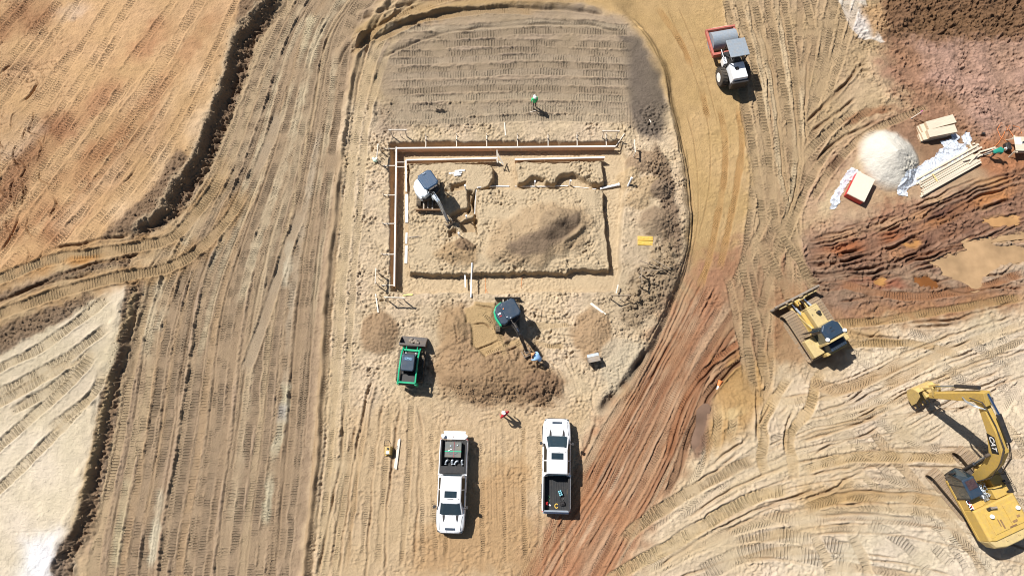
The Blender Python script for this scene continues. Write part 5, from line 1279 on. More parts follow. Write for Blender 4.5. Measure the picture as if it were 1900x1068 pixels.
    for s in (-1, 1): lk.bar((s * .10, (ey + reach) / 2 + .12, (ez + tip_z) / 2 + .20), (s * .10, reach + .10, tip_z - .02), .03, .06)
    lk.box((0, reach + .02, tip_z - .06), (.28, .3, .12)); lk.build('bucket_linkage', M_STEEL, t, M=Hs)
    hz = MB()
    for s in (-1, 1): hz.tube([(s * .1, .7, 1.2), (s * .13, .95, ez - .1), (s * .10, ey - .2, ez + .22), (s * .12, ey + .1, ez + .12), (s * .1, (ey + reach) / 2, (ez + tip_z) / 2 + .12)], .018, 5)
    hz.build('hydraulic_hose', M_BLACK if not ribs else M_GALV, t, M=Hs)
    Bk = Hs @ TR(0, reach + .02, tip_z - .42) @ Matrix.Rotation(R(-15), 4, 'X')
    b_ = bucket_mb(.62, .42, 4).build('bucket', M_STEEL, t, M=Bk)
    return t
mini_ex(796, 360, R(180), R(-146), 'white and grey mini excavator with blue ribbed roof digging inside the formwork', M_HOOD, M_HOOD, M_BLUE, M_RUST, True, 2.75, (1.75, 2.35), .35)
mini_ex(942, 590, R(0), R(-152), 'dark mini excavator with green counterweight and plain navy roof working the brown soil spread', M_GREEN, M_NAVY, M_NAVY, M_DKST, False, 2.95, (1.85, 2.3), .65)

# ------------------------------------------------------------------ green compact track loader
TL = empty('track_loader', sit(764, 680, .8), R(-4.5), 'bright green compact track loader with black bucket raised at its front', 'track loader')
for s in (-1, 1): rubber_track(TL, s * .78, 2.3, .30, .42)
MB().box((0, -.1, .62), (1.15, 2.4, .55)).build('chassis', M_BLACK, TL, bevel=.03)
MB().box((0, -1.02, 1.12), (1.15, .66, .55), top=(.95, .9)).build('engine_cover', M_BLACK, TL, bevel=.04)
MB().box((0, -1.42, .95), (1.45, .10, .6)).build('rear_door', M_BLACK, TL, bevel=.03)
ca = MB(); ca.loft([[(x, y, z) for x, y in P_] for z, P_ in ((.95, [(-.46, .82), (.46, .82), (.46, -.55), (-.46, -.55)]), (1.95, [(-.44, .55), (.44, .55), (.44, -.5), (-.44, -.5)]))]); ca.build('cab', M_GLASS, TL)
rf = MB(); rf.loft([[(x * k, y * k, z) for x, y in [(-.47, .55), (-.40, .64), (.40, .64), (.47, .55), (.47, -.45), (.38, -.56), (-.38, -.56), (-.47, -.45)]] for z, k in ((1.95, 1), (2.02, 1.0), (2.06, .92))]); tlr = rf.build('cab_roof', M_NAVY, TL, bevel=.02)
MB().box((0, .30, 2.065), (.66, .26, .02)).build('sign_panel', M_BLUE, TL, bevel=.01)
words('CMG', .22, mat('pale blue lettering', (.22, .40, .52), .5, lin=True, dust=0), TL, TR(0, .30, 2.078))
for s in (-1, 1):
    am = MB(); am.loft([[(s * .62 - .055, y, z - .1), (s * .62 + .055, y, z - .1), (s * .62 + .055, y, z + .1), (s * .62 - .055, y, z + .1)] for y, z in ((-1.42, 1.40), (-1.30, 1.56), (-.4, 1.62), (.55, 1.50), (.98, 1.18), (1.28, .72), (1.36, .42))]); am.build('lift_arm', M_GREEN, TL, bevel=.02)
    MB().bar((s * .66, -1.40, .6), (s * .64, -1.38, 1.5), .16, .22).build('rear_post', M_GREEN, TL, bevel=.02)
    lc = MB().cyl((s * .56, -1.0, .95), (s * .56, -.2, 1.35), .05, n=10).build('lift_cylinder', M_BLACK, TL)
    MB().cyl((s * .56, -.2, 1.35), (s * .56, .3, 1.5), .03, n=8).build('cylinder_rod', M_CHROME, lc)
    MB().box((s * .36, .84, 1.15), (.10, .05, .08)).build('headlight', M_WORD, TL)
    tc_ = MB().cyl((s * .40, 1.0, 1.05), (s * .40, 1.45, .70), .045, n=10).build('tilt_cylinder', M_GREEN, TL)
MB().bar((-.62, -1.34, 1.56), (.62, -1.34, 1.56), .12, .12).build('cross_beam', M_GREEN, TL, bevel=.01)
MB().bar((-.6, 1.08, .95), (.6, 1.08, .95), .14, .16).build('cross_beam', M_GREEN, TL, bevel=.01)
MB().box((0, 1.36, .5), (1.15, .08, .55)).build('quick_coupler', M_BLACK, TL, bevel=.01)
bu = MB(); po = [(1.42, .95), (1.42, .30), (1.55, .14), (2.20, .10), (2.22, .14), (1.62, .20), (1.50, .36), (1.48, .95)]
bu.prof(po, -.96, .96, 'x')
for s in (-1, 1): bu.prof([(1.42, .95), (1.42, .30), (1.55, .14), (2.20, .10), (2.05, .42), (1.62, .93)], s * .96 - .015, s * .96 + .015, 'x')
bkt = bu.build('loader_bucket', M_DKST, TL, bevel=.006)
MB().box((0, 1.50, .93), (1.9, .14, .05)).box((0, 1.45, .75), (.9, .12, .3)).build('spill_guard', M_DKST, bkt)
so = MB(); random.seed(9)
for k in range(9): so.sphere((random.uniform(-.3, .35), random.uniform(1.75, 2.05), .22), (.14, .12, .10), 7, 4)
so.build('soil_load', mat('grey spilled soil', (.22, .19, .16), .95, lin=True, dust=.2, bump=.02), bkt)
MB().box((.95, .2, .85), (.12, .6, .5)).box((.97, -.5, .75), (.10, .3, .3)).build('side_panel', M_BLACK, TL, bevel=.02)

# ------------------------------------------------------------------ bulldozer
DZ = empty('bulldozer', sit(1504, 613, 1.2), R(28.5), 'pale yellow bulldozer with wide muddy tracks and dark blue cab roof', 'bulldozer')
for s in (-1, 1): big_track(DZ, s * 1.12, 3.95, .46, .98, 40)
MB().box((0, 0, .7), (1.3, 3.2, .7)).build('chassis', M_YELD, DZ, bevel=.04)
MB().box((.22, .72, 1.55), (.98, 1.60, .62), top=(.94, .96)).build('hood', M_PALE, DZ, bevel=.06)
MB().box((.22, 1.56, 1.30), (.95, .12, 1.0)).build('radiator_guard', M_PALE, DZ, bevel=.03)
MB().cyl((.34, .95, 1.85), (.34, .95, 2.12), .12, n=18).cyl((.34, .95, 2.12), (.34, .95, 2.17), .14, .10, n=18).build('precleaner', M_BLACK, DZ)
MB().box((-.45, .65, 1.20), (.36, 1.7, .5), top=(.8, .95)).build('engine_side', M_YEL, DZ, bevel=.05)
MB().bar((-.62, 1.3, 1.0), (-.55, .1, 1.55), .10, .14).build('handrail', M_PALE, DZ)
MB().box((.30, 1.2, 1.87), (.10, .04, .02)).build('latch', M_BLACK, DZ); MB().box((-.10, .98, 1.87), (.04, .14, .02)).build('latch', M_BLACK, DZ)
MB().box((.72, .02, 1.7), (.34, .14, .5)).build('exhaust_guard', M_PALE, DZ, bevel=.02)
fd = MB(); 
for s in (-1, 1): MB().box((s * 1.12, -1.10, 1.24), (.92, 1.45, .48), top=(.95, .95)).build('fender_tank', M_PALE, DZ, bevel=.05)
for k in range(3): MB().box((-1.2 + k * .2, -.7, 1.49), (.05, .3, .02)).build('fender_slot', M_YELD, DZ)
cab_ = MB(); cab_.loft([[(x, y, z) for x, y in P_] for z, P_ in ((1.3, [(-.55, .15), (.65, .15), (.80, -.3), (.80, -1.35), (-.75, -1.35), (-.75, -.3)]), (2.72, [(-.45, -.05), (.50, -.05), (.66, -.45), (.66, -1.30), (-.62, -1.30), (-.62, -.45)]))]); cab_.build('cab', M_GLASS, DZ)
crf = MB(); crf.loft([[(x * k, (y + .7) * k - .7, z) for x, y in [(-.40, .02), (.44, .02), (.74, -.30), (.74, -1.10), (-.70, -1.10), (-.70, -.30)]] for z, k in ((2.70, 1.02), (2.84, 1.02), (2.92, .92))]); crf.build('cab_roof', M_NAVY, DZ, bevel=.03)
MB().tube([(-.1, -.4, 2.93), (0, -.36, 2.96), (.1, -.4, 2.93)], .02, 6).box((0, -.62, 2.93), (.3, .04, .02)).build('roof_hook', M_BLACK, DZ)
MB().bar((-.86, -1.22, 2.86), (.88, -1.22, 2.86), .15, .16).build('rops_bar', M_PALE, DZ, bevel=.02)
for s in (-1, 1):
    MB().bar((s * .80, -1.24, 1.3), (s * .80, -1.22, 2.8), .14, .18).build('rops_post', M_PALE, DZ, bevel=.02)
    MB().cyl((s * .74, -1.0, 2.90), (s * .74, -1.0, 3.0), .08, n=12).cyl((s * .74, -1.0, 3.0), (s * .74, -1.0, 3.10), .15, .12, n=20).build('antenna_dome', M_HAT, DZ)
MB().box((.05, -1.66, 1.9), (1.35, .60, .9), top=(.95, .9)).build('rear_cooler', M_NAVY, DZ, bevel=.04)
MB().box((.05, -1.98, 1.35), (1.7, .25, .8)).build('rear_hitch', M_YELD, DZ, bevel=.04)
for k in range(7): MB().box((-.42 + k * .16, -1.66, 2.36), (.05, .46, .02)).build('cooler_slat', M_BLACK, DZ)
dr = MB(); dr.loft([[(-.70, -.05, 1.4), (-1.35, .12, 1.4), (-1.36, .06, 1.4), (-.70, -.11, 1.4)], [(-.64, -.15, 2.55), (-1.22, -.02, 2.55), (-1.22, -.08, 2.55), (-.64, -.21, 2.55)]]); door = dr.build('door', M_GLASS, DZ, label='open cab door swung out over the left track')
MB().tube([(-.68, -.05, 2.55), (-1.25, .02, 2.55), (-1.38, .12, 1.4), (-.72, -.02, 1.4), (-.68, -.05, 2.55)], .035, 6).build('door_frame', M_BLACK, door)
BLM = TR(.06, 2.62, 0) @ RZ(R(-2))
bd_ = MB()
cur = [(.10, .02), (.02, .25), (-.02, .55), (.02, .85), (.14, 1.12), (.05, 1.14), (-.06, .95), (-.12, .55), (-.08, .25), (.02, .02)]
bd_.prof(cur, -1.95, 1.95, 'x'); blade = bd_.build('blade', M_STEEL, DZ, bevel=.006, M=BLM)
bb = MB(); bb.box((0, -.2, .45), (2.6, .16, .18)).box((0, -.16, .92), (3.3, .12, .10))
bb.box((.25, -.22, .75), (.9, .26, .5), top=(.7, .6)); bb.build('blade_bracket', M_PALE, blade, bevel=.02, M=BLM)
bt_ = MB().box((0, .06, 1.15), (3.9, .10, .05)); bt_.build('blade_edge', M_STEEL, blade, M=BLM)
for k in range(6): MB().sphere((-1.7 + k * .62 + random.uniform(-.15, .15), random.uniform(-.06, .08), 1.16), (random.uniform(.06, .2), random.uniform(.05, .1), random.uniform(.03, .06)), 8, 5).build('soil_lump', M_SHOE, blade, M=BLM)
for s in (-1, 1):
    MB().bar((s * .50, .9, .55), (s * .62, 2.55, .40), .18, .26).build('push_arm', M_YELD, DZ, bevel=.02)
    lc = MB().cyl((s * .55, 1.35, 1.35), (s * .52, 1.95, 1.05), .085, n=12).build('lift_cylinder', M_GREY, DZ)
    MB().cyl((s * .52, 1.95, 1.05), (s * .50, 2.45, .82), .05, n=10).build('cylinder_rod', M_CHROME, lc)
MB().tube([(-.25, 1.6, 1.1), (-.2, 1.95, 1.2), (-.05, 2.3, .95), (.1, 2.5, .8)], .035, 6).tube([(.2, 1.6, 1.1), (.15, 2.0, 1.2), (.2, 2.4, .9)], .035, 6).build('hydraulic_hose', M_BLACK, DZ)
MB().box((-.1, 2.25, .85), (.30, .42, .3), (0, 0, R(12))).build('tilt_link', M_YEL, DZ, bevel=.03)

# ------------------------------------------------------------------ soil compactor (half veiled in the photo by the date band)
SR = empty('soil_compactor', sit(1347, 122, 1.2), R(11), 'white soil compactor with red drum frame standing on the tan haul road', 'soil compactor')
MB().cyl((-1.04, 1.95, .76), (1.04, 1.95, .76), .76, n=40).build('drum', M_GREY, SR, bevel=.01)
for s in (-1, 1):
    MB().box((s * 1.17, 1.75, .85), (.16, 2.3, .34)).build('drum_frame', M_RED, SR, bevel=.02)
    w = MB().cyl((s * .72, -1.35, .76), (s * 1.22, -1.35, .76), .76, n=30).build('wheel', M_TYRE, SR, bevel=.08)
    MB().cyl((s * 1.10, -1.35, .76), (s * 1.24, -1.35, .76), .38, n=20).build('rim', M_HAT, w)
    for k in range(20):
        a_ = 2 * math.pi * k / 20; MB().box((s * .97, -1.35 + .77 * math.cos(a_), .76 + .77 * math.sin(a_)), (.44, .10, .05), (a_ + math.pi / 2, 0, s * .3)).build('tyre_lug', M_TYRE, w)
MB().box((0, 2.93, .90), (2.5, .16, .36)).build('drum_frame', M_RED, SR, bevel=.02)
MB().box((0, .62, .90), (2.5, .22, .44)).build('drum_frame', M_RED, SR, bevel=.02)
MB().box((0, 3.02, 1.0), (1.6, .04, .12)).build('scraper', M_WOOD, SR)
MB().box((0, .15, .9), (.8, .9, .6)).build('articulation', M_BLACK, SR, bevel=.04)
MB().box((0, -1.2, 1.0), (1.3, 2.4, .5)).build('rear_frame', M_BLACK, SR, bevel=.04)
MB().box((0, -1.65, 1.62), (1.30, 1.55, .75), top=(.92, .9)).build('hood', M_WHITE, SR, bevel=.06)
MB().box((-.1, -1.5, 2.0), (.28, .28, .03)).cyl((-.1, -1.5, 2.0), (-.1, -1.5, 2.1), .08).build('air_intake', M_BLACK, SR)
MB().box((0, -2.5, 1.25), (1.35, .25, .9)).build('rear_grille', M_BLACK, SR, bevel=.03)
MB().box((-.66, -.35, 1.25), (.3, .6, .6)).build('step_box', M_WHITE, SR, bevel=.03)
MB().box((0, -.25, 1.35), (1.5, 1.3, .12)).build('platform', M_BLACK, SR, bevel=.01)
MB().box((.05, -.4, 1.65), (.5, .5, .15)).box((.05, -.68, 1.95), (.5, .12, .5)).build('seat', M_BLACK, SR, bevel=.03)
MB().box((.05, .2, 1.75), (.5, .2, .5)).build('console', M_BLACK, SR, bevel=.02)
for x, y in ((-.68, .35), (.68, .35), (-.68, -.85), (.68, -.85)): MB().bar((x, y, 1.35), (x, y, 2.9), .08, .08).build('canopy_post', M_BLACK, SR)
MB().box((0, -.22, 2.94), (1.56, 1.55, .09)).build('canopy_roof', M_GREY, SR, bevel=.02)
MB().tube([(-.72, .4, 1.4), (-.9, .4, 2.0), (-.9, -.3, 2.0), (-.72, -.3, 1.4)], .025, 6).build('handrail', M_WORD, SR)

# ------------------------------------------------------------------ formwork
FZ = FLOOR + .0
def P2(px, py, z): v = PX(px, py, z); return Vector((v.x, v.y, z))
TOPZ = FLOOR + .70
def form_run(name, a, b, n, label, group=None, H=.68, zt=TOPZ, th=.045, thin=False, face=M_FORM):
    """row of boards on edge from pixel a to pixel b, cut into n boards; top edge caught by the sun"""
    A_, B_ = P2(*a, zt), P2(*b, zt)
    d = (B_ - A_); L = d.length; ang = math.atan2(d.y, d.x)
    t = empty(name, (A_.x, A_.y, zt - H), ang, label, 'formwork', group)
    w = L / n
    me = MB().box((w / 2, 0, H / 2), (w - .012, th, H)).mesh('form_board', face)
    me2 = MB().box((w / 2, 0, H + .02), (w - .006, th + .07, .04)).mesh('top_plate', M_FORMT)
    for k in range(n):
        o = bpy.data.objects.new('form_board', me); COL.objects.link(o); o.parent = t; o.location = (k * w, 0, 0)
        o2 = bpy.data.objects.new('top_plate', me2); COL.objects.link(o2); o2.parent = t; o2.location = (k * w, 0, 0)
    return t, ang, L
FN, aN, LN = form_run('form_wall', (736, 275), (1142, 271.5), 7, 'long outer form wall of reddish boards along the north side of the trench', 'outer form walls')
FW, aW, LW = form_run('form_wall', (735.5, 273), (731.5, 531), 5, 'tall outer form wall of brown boards down the west side of the trench', 'outer form walls')
FI1, a1_, L1_ = form_run('form_wall', (753, 297), (923, 293.5), 3, 'inner form wall north of the mini excavator, from the corner to the gap', 'inner form walls', H=.62, face=M_FORM)
FI2, a2_, L2_ = form_run('form_wall', (955, 296), (1122, 292), 3, 'inner form wall right of the gap, north of the bitten sand block', 'inner form walls', H=.62)
FI3, a3_, L3_ = form_run('form_wall', (753, 298), (754, 356), 1, 'short inner form wall west of the white mini excavator', 'inner form walls', H=.62)
def braces(par, ang, L, xs, side, ln, n0='brace'):
    for k, x in enumerate(xs):
        g = MB().bar((x, 0, .69), (x, side * ln, .74), .06, .045)
        g.build('brace', M_WOODL, par)
        MB().box((x, side * ln, .70), (.05, .05, .55)).build('stake', M_WOODL, par)
        MB().box((x + .02, side * .62 * ln, .80), (.14, .05, .05), (0, 0, .5)).build('clamp', M_DKST, par)
        MB().box((x, side * .05, .6), (.06, .06, .3)).build('stake', M_WOODL, par)
braces(FN, aN, LN, [LN * (x - 736) / 406 for x in (790, 847, 903, 960, 1017, 1071, 1125)], 1, 1.05)
braces(FW, aW, LW, [LW * (y - 273) / 258 for y in (276, 309, 365, 418, 474, 529)], -1, .95)
MB().bar((LN + .02, .0, .69), (LN + .75, 1.05, .75), .06, .05).build('brace', M_WOODL, FN)
for x, y in ((738, 301), (738, 310)):   # spreaders between outer and inner wall
    A_, B_ = P2(735, y, TOPZ + .03), P2(753, y, TOPZ + .03); o = MB().bar(A_, B_, .05, .05)
    o = o.build('spreader_board', M_WOODL); tag(o, 'thin spreader board across the trench corner, ' + ('nearer the top' if y == 301 else 'just below the first'), 'board', 'trench spreaders')
def board(px0, py0, px1, py1, w, h, label, cat='board', m=M_WOODL, z=None, group=None, name=None, dz=.0, z2=None):
    if z is None:
        a, b = sit(px0, py0, .2), sit(px1, py1, .2)
        a.z += h / 2 + dz; b.z += h / 2 + dz
    else:
        a, b = PX(px0, py0, z), PX(px1, py1, z if z2 is None else z2)
    c = (a + b) / 2; mb = MB().bar(a - c, b - c, w, h)
    o = mb.build(name or cat, m, None, bevel=min(w, h) * .12); o.location = c
    return tag(o, label, cat, group)
# white faced form boards along the west edge of the island
board(755, 361, 755, 414, .24, .30, 'white faced form board lying west of the mini excavator, longest of three', 'form board', M_FORMT, z=-.18, group='white form boards on the island edge')
board(755, 432, 754, 453, .16, .26, 'white faced form board in the middle of the island edge, shortest of three', 'form board', M_FORMT, z=-.18, group='white form boards on the island edge')
board(754.5, 456, 753.5, 489, .22, .28, 'white faced form board at the lower end of the island edge', 'form board', M_FORMT, z=-.18, group='white form boards on the island edge')
board(757, 440, 781, 438, .04, .04, 'thin rod reaching from the form boards over the sand', 'rod', M_STEEL, z=.08)
# crossed lath brace at the gap
gb = empty('corner_brace', PX(925, 294, FLOOR + .2), 0, 'white lath corner brace with two legs standing in the gap between the inner forms', 'brace')
G0 = gb.location
for a, b in (((922, 278, .55), (923, 302, .1)), ((923, 284, .5), (934, 305, .0)), ((921, 297, .1), (930, 303, .05))):
    MB().bar(PX(*a) - G0, PX(*b) - G0, .09, .04).build('lath', M_WOODL, gb)
# white pipes
def pipe(pts, r, label, cat='pipe', m=M_PVC, group=None, cap=None):
    q = [sit(x, y, .15) + Vector((0, 0, r * .7 + z)) for x, y, z in pts]
    c = q[0].copy(); mb = MB().tube([p - c for p in q], r, 8)
    if cap: mb.cyl(q[-1] - c, q[-1] - c + (q[-1] - q[-2]).normalized() * .12, cap, n=10)
    o = mb.build('pipe' if cat == 'pipe' else cat.replace(' ', '_'), m, None, smooth=False); o.location = c
    return tag(o, label, cat, group)
pipe([(886, 349, .1), (918, 346, .02), (945, 346, .0)], .045, 'thin white pipe running right from the slab corner')
pipe([(884, 352, .0), (882, 372, .0), (881, 398, .02)], .03, 'thin white string pipe running down the slab west edge')
pipe([(956, 346, .0), (1010, 346, .02), (1054, 345, .02)], .035, 'long white pipe half buried along the north edge of the slab')
pipe([(1062, 346, .0), (1108, 345, .0)], .025, 'faint white pipe at the far right of the slab edge')
pipe([(1115, 345, .05), (1146, 344, .08)], .10, 'thick white pipe with a collar lying right of the slab edge', cap=.13)
for px_, py_, h_, lb in ((992, 345, .95, 'white riser pipe standing in the left bite of the sand block'), (1057, 343, .85, 'white riser pipe standing in the right bite of the sand block'), (864, 351, .75, 'white riser pipe right of the mini excavator canopy'), (866, 405, .55, 'short white riser pipe by the bucket of the mini excavator'), (852, 437, .6, 'white riser pipe under the mini excavator arm shadow')):
    p = sit(px_, py_, .1); mb = MB().cyl((0, 0, -.3), (.0, .0, h_), .055, n=10).cyl((0, 0, h_), (0, 0, h_ + .06), .075, n=10)
    solo('riser_pipe', mb, M_PVC, p, 0, lb, 'pipe', 'white riser pipes')
p = sit(1165, 345, .1); solo('riser_pipe', MB().cyl((0, 0, -.1), (.18, .35, .7), .07, n=10).cyl((.18, .35, .7), (.2, .38, .76), .095, n=10), M_PVC, p, 0, 'leaning white riser pipe right of the foundation pit', 'pipe', 'white riser pipes')
for k, (x0, y0, x1, y1) in enumerate(((833, 322, 852, 320), (844, 318, 863, 316), (843, 323, 857, 321), (842, 326, 855, 325))):
    board(x0, y0, x1, y1, .12, .05, ['white pipe offcut at the left of the small bundle on the island', 'white pipe offcut at the top right of the small bundle on the island', 'white pipe offcut in the middle of the small bundle on the island', 'white pipe offcut at the bottom of the small bundle on the island'][k], 'pipe offcut', M_PVC, group='white offcuts on the island', dz=k * .02)
board(875.5, 487, 873.5, 551, .09, .07, 'long white pipe laid across the south trench', 'pipe', M_PVC, z=.10, name='pipe')
board(862.5, 503, 863.5, 533, .09, .09, 'short white pipe laid against the south edge of the island', 'pipe', M_PVC, z=-.35, name='pipe')
board(936, 228, 938, 252, .09, .05, 'white lath lying on the sand north of the formwork', 'lath')
board(697, 545, 702, 580, .10, .05, 'white lath on the sand at the lower left of the site', 'lath')
board(1143, 544, 1147, 528, .09, .05, 'white lath above the lower right batter board', 'lath', z=.4)
board(1095, 563, 1118, 580, .09, .04, 'upper of two pale laths crossing beside the right soil heap', 'lath', group='two laths by the right soil heap')
board(1097, 562, 1124, 583, .09, .04, 'lower of two pale laths crossing beside the right soil heap', 'lath', group='two laths by the right soil heap', dz=.03)
board(742, 813, 735, 870, .12, .09, 'right of two weathered planks beside the plate compactor', 'plank', M_WOODL, group='two planks beside the plate compactor')
board(740, 815, 732, 868, .10, .07, 'left of two weathered planks beside the plate compactor', 'plank', M_WOODL, group='two planks beside the plate compactor')
board(1205, 222, 1208, 228, .06, .03, 'tiny pale lath on the dark slope of the grey pad', 'lath')
for x_, y_, lb in ((748, 545, 'blue green marking wire flag near the lower left corner of the forms'), (729, 540, 'faint marking wire beside the west form end')):
    pass
tp = sit(757, 549, .1); solo('marker_flag', MB().bar((-.35, .05, .05), (.35, .12, .07), .10, .04).bar((-.3, 0, .03), (-.55, .3, .5), .02, .02), mat('pale yellow flag', (.75, .72, .2), .6, lin=True, dust=0), tp, 0, 'pale yellow spirit level and stake near the lower left corner of the forms', 'level')

# batter boards: two posts, a top board and a lower rail
M_WOODSHADE = mat('shade-darkened brown timber', (.26, .20, .14), .85, lin=True, dust=.15)  # darker copy of the lath wood: shade on these boards put into the colour
def batter(px, py, rz, w, label, h=1.2, rails=2, m=None):
    m = m or M_WOODL
    t = empty('batter_board', sit(px, py, .2), rz, label, 'batter board', 'batter boards round the foundation')
    for s in (-1, 1): MB().box((s * w / 2 * .8, 0, h / 2 - .05), (.075, .06, h + .1)).build('post', m, t)
    MB().box((0, .035, h - .08), (w, .055, .18)).build('rail', m, t)
    if rails > 1: MB().box((.1, .0, .12), (.04, .04, h * .8)).build('string_stake', M_WOODL, t)
    return t
batter(742, 254, R(0), 1.45, 'batter board left of the north form wall, level with its corner'), batter(1130, 256, R(0), 1.4, 'batter board above the right end of the north form wall')
batter(706, 293, R(88), 1.35, 'batter board at the upper end of the west form wall'), batter(1174, 283, R(92), 1.1, 'batter board right of the north form wall end')
batter(703, 519, R(90), 1.2, 'batter board at the lower end of the west form wall'), batter(737, 559, R(-2), 1.6, 'batter board below the lower left corner of the forms')
batter(1148, 555, R(0), 1.45, 'batter board below the lower right corner of the pit', m=M_WOODSHADE), batter(1186, 518, R(92), 1.3, 'batter board by the dark clods on the right', m=M_WOODSHADE)
tr_ = empty('fallen_batter_board', sit(1212, 495, .3), R(20), 'tangled fallen batter board with crossing stakes on the right clod slope', 'batter board')
for a, b in (((-.9, .7, .5), (.6, -.5, .25)), ((-1.0, -.1, .35), (.5, -.5, .3)), ((-.3, .3, .0), (-.3, .3, .9)), ((.5, -.4, 0), (.5, -.4, .8)), ((0, .5, .6), (1.0, -.7, .5))): MB().bar(a, b, .06, .06).build('lath', M_WOODSHADE, tr_)

# ------------------------------------------------------------------ timber yard, upper right
def stack(px, py, rz, w, d, h, n, label, m=M_PLY, group=None, z0=0.0):
    t = empty('plywood_stack', sit(px, py, .5, z0), rz, label, 'plywood stack', group)
    th = h / n; random.seed(int(px + py))
    me = MB().box((0, 0, 0), (w, d, th * .86)).mesh('sheet', m); me.materials.append(M_PLYE)
    for p_ in me.polygons:
        if abs(p_.normal.z) < .5: p_.material_index = 1
    for k in range(n):
        o = bpy.data.objects.new('sheet', me); COL.objects.link(o); o.parent = t
        o.location = (random.uniform(-.012, .012) - (.34 if k < n * .55 else 0) - (.1 if k < n * .3 else 0), random.uniform(-.012, .012), th * (k + .5)); o.rotation_euler.z = random.uniform(-.003, .003)
    return t
GP = 'sheet stacks by the sand pile'
stack(1738, 251, R(12), 2.35, .66, .78, 12, 'front stack of plywood strips, nearer the long lumber', group=GP)
stack(1736, 234, R(16), 2.4, .72, .74, 12, 'rear stack of plywood strips, turned slightly askew behind the front one', group=GP)
rs = empty('sheathing_stack', sit(1590, 352, .8), R(60), 'stack of pale sheets in red wrapping with its top sheet bare', 'sheet stack')
MB().box((0, 0, .30), (2.15, 1.42, .60)).build('wrapping', M_REDP, rs, bevel=.02)
me = MB().box((0, 0, 0), (2.16, 1.43, .02)).mesh('sheet', mat('cream sheet', (.60, .53, .42), .7, lin=True, dust=.0, var=.04))
for k in range(3):
    o = bpy.data.objects.new('sheet', me); COL.objects.link(o); o.parent = rs; o.location = (.01 * k, -.01 * k, .615 + k * .024)
# long lumber
LB = empty('lumber_stack', sit(1765, 312, 1.0), 0, 'long bundle of pale planks laid side by side below the plastic sheet', 'lumber stack')
L0 = LB.location
A0, B0 = sit(1698, 352, .3), sit(1829, 278, .3)
dv = (B0 - A0); dv.z = 0; LL = dv.length; LB.rotation_euler.z = math.atan2(dv.y, dv.x); LB.location = (A0 + B0) / 2; LB.location.z = min(A0.z, B0.z)
random.seed(4)
W0 = .150
pm = MB().box((0, 0, 0), (1, W0 - .012, .042)).mesh('plank', M_WOOD)
rows = [(-.66, 5.6, -.62, 5), (-.50, 5.5, -.55, 5), (-.34, 5.2, -.5, 5), (-.15, 5.9, -.1, 3), (.0, 5.6, -.1, 4), (.18, 5.4, -.3, 2), (.36, 6.3, .1, 4), (.51, 6.2, .2, 1), (.66, 6.0, .1, 4)]
for (yy, ln, off, n_) in rows:
    for k in range(n_):
        o = bpy.data.objects.new('plank', pm); COL.objects.link(o); o.parent = LB
        o.location = (off + random.uniform(-.12, .12), yy + random.uniform(-.01, .01), .08 + .046 * k); o.scale = (ln + random.uniform(-.3, .3), 1, 1); o.rotation_euler.z = random.uniform(-.008, .008)
for x in (-2.2, 0, 2.2): MB().box((x, 0, .03), (.09, 1.4, .06)).build('bearer', M_WOOD, LB)
MB().box((-1.75, .05, .30), (.09, .72, .05), (0, 0, R(-5))).build('cross_stick', mat('yellow stick', (.66, .48, .2), .7, lin=True, dust=0), LB)
for k, (x0, y0, x1, y1) in enumerate(((1815, 283, 1846, 274), (1818, 290, 1850, 276), (1808, 291, 1839, 284), (1782, 301, 1800, 296), (1793, 306, 1808, 289), (1796, 262, 1806, 282))):
    board(x0, y0, x1, y1, .13, .045, ['loose plank poking up from the far end of the lumber bundle, uppermost', 'loose plank ending beside the worker bending in green', 'loose plank between the bundle and the bending worker legs', 'short offcut lying across the middle of the lumber bundle', 'short plank leaning diagonally over the end of the lumber bundle', 'short plank propped against the plastic above the lumber bundle'][k], 'plank', M_WOOD, dz=.30 if k in (3, 4) else .05, group='loose planks by the lumber bundle')

M_FILM = bpy.data.materials.new('milky plastic film'); M_FILM.use_nodes = True
n_, l_ = M_FILM.node_tree.nodes, M_FILM.node_tree.links
bs = n_['Principled BSDF']; bs.inputs['Base Color'].default_value = (.72, .78, .86, 1); bs.inputs['Roughness'].default_value = .25; bs.inputs['Alpha'].default_value = .62
tcn = n_.new('ShaderNodeTexCoord'); nz_ = n_.new('ShaderNodeTexNoise'); nz_.inputs['Scale'].default_value = 5; nz_.inputs['Detail'].default_value = 5; nz_.inputs['Distortion'].default_value = 1.5
l_.new(tcn.outputs['Object'], nz_.inputs['Vector']); bpn = n_.new('ShaderNodeBump'); bpn.inputs['Distance'].default_value = .05; l_.new(nz_.outputs['Fac'], bpn.inputs['Height']); l_.new(bpn.outputs[0], bs.inputs['Normal'])
mrn = n_.new('ShaderNodeMapRange'); mrn.inputs['From Min'].default_value = .35; mrn.inputs['From Max'].default_value = .62; mrn.inputs['To Min'].default_value = .38; mrn.inputs['To Max'].default_value = .92; l_.new(nz_.outputs['Fac'], mrn.inputs['Value']); l_.new(mrn.outputs[0], bs.inputs['Alpha'])
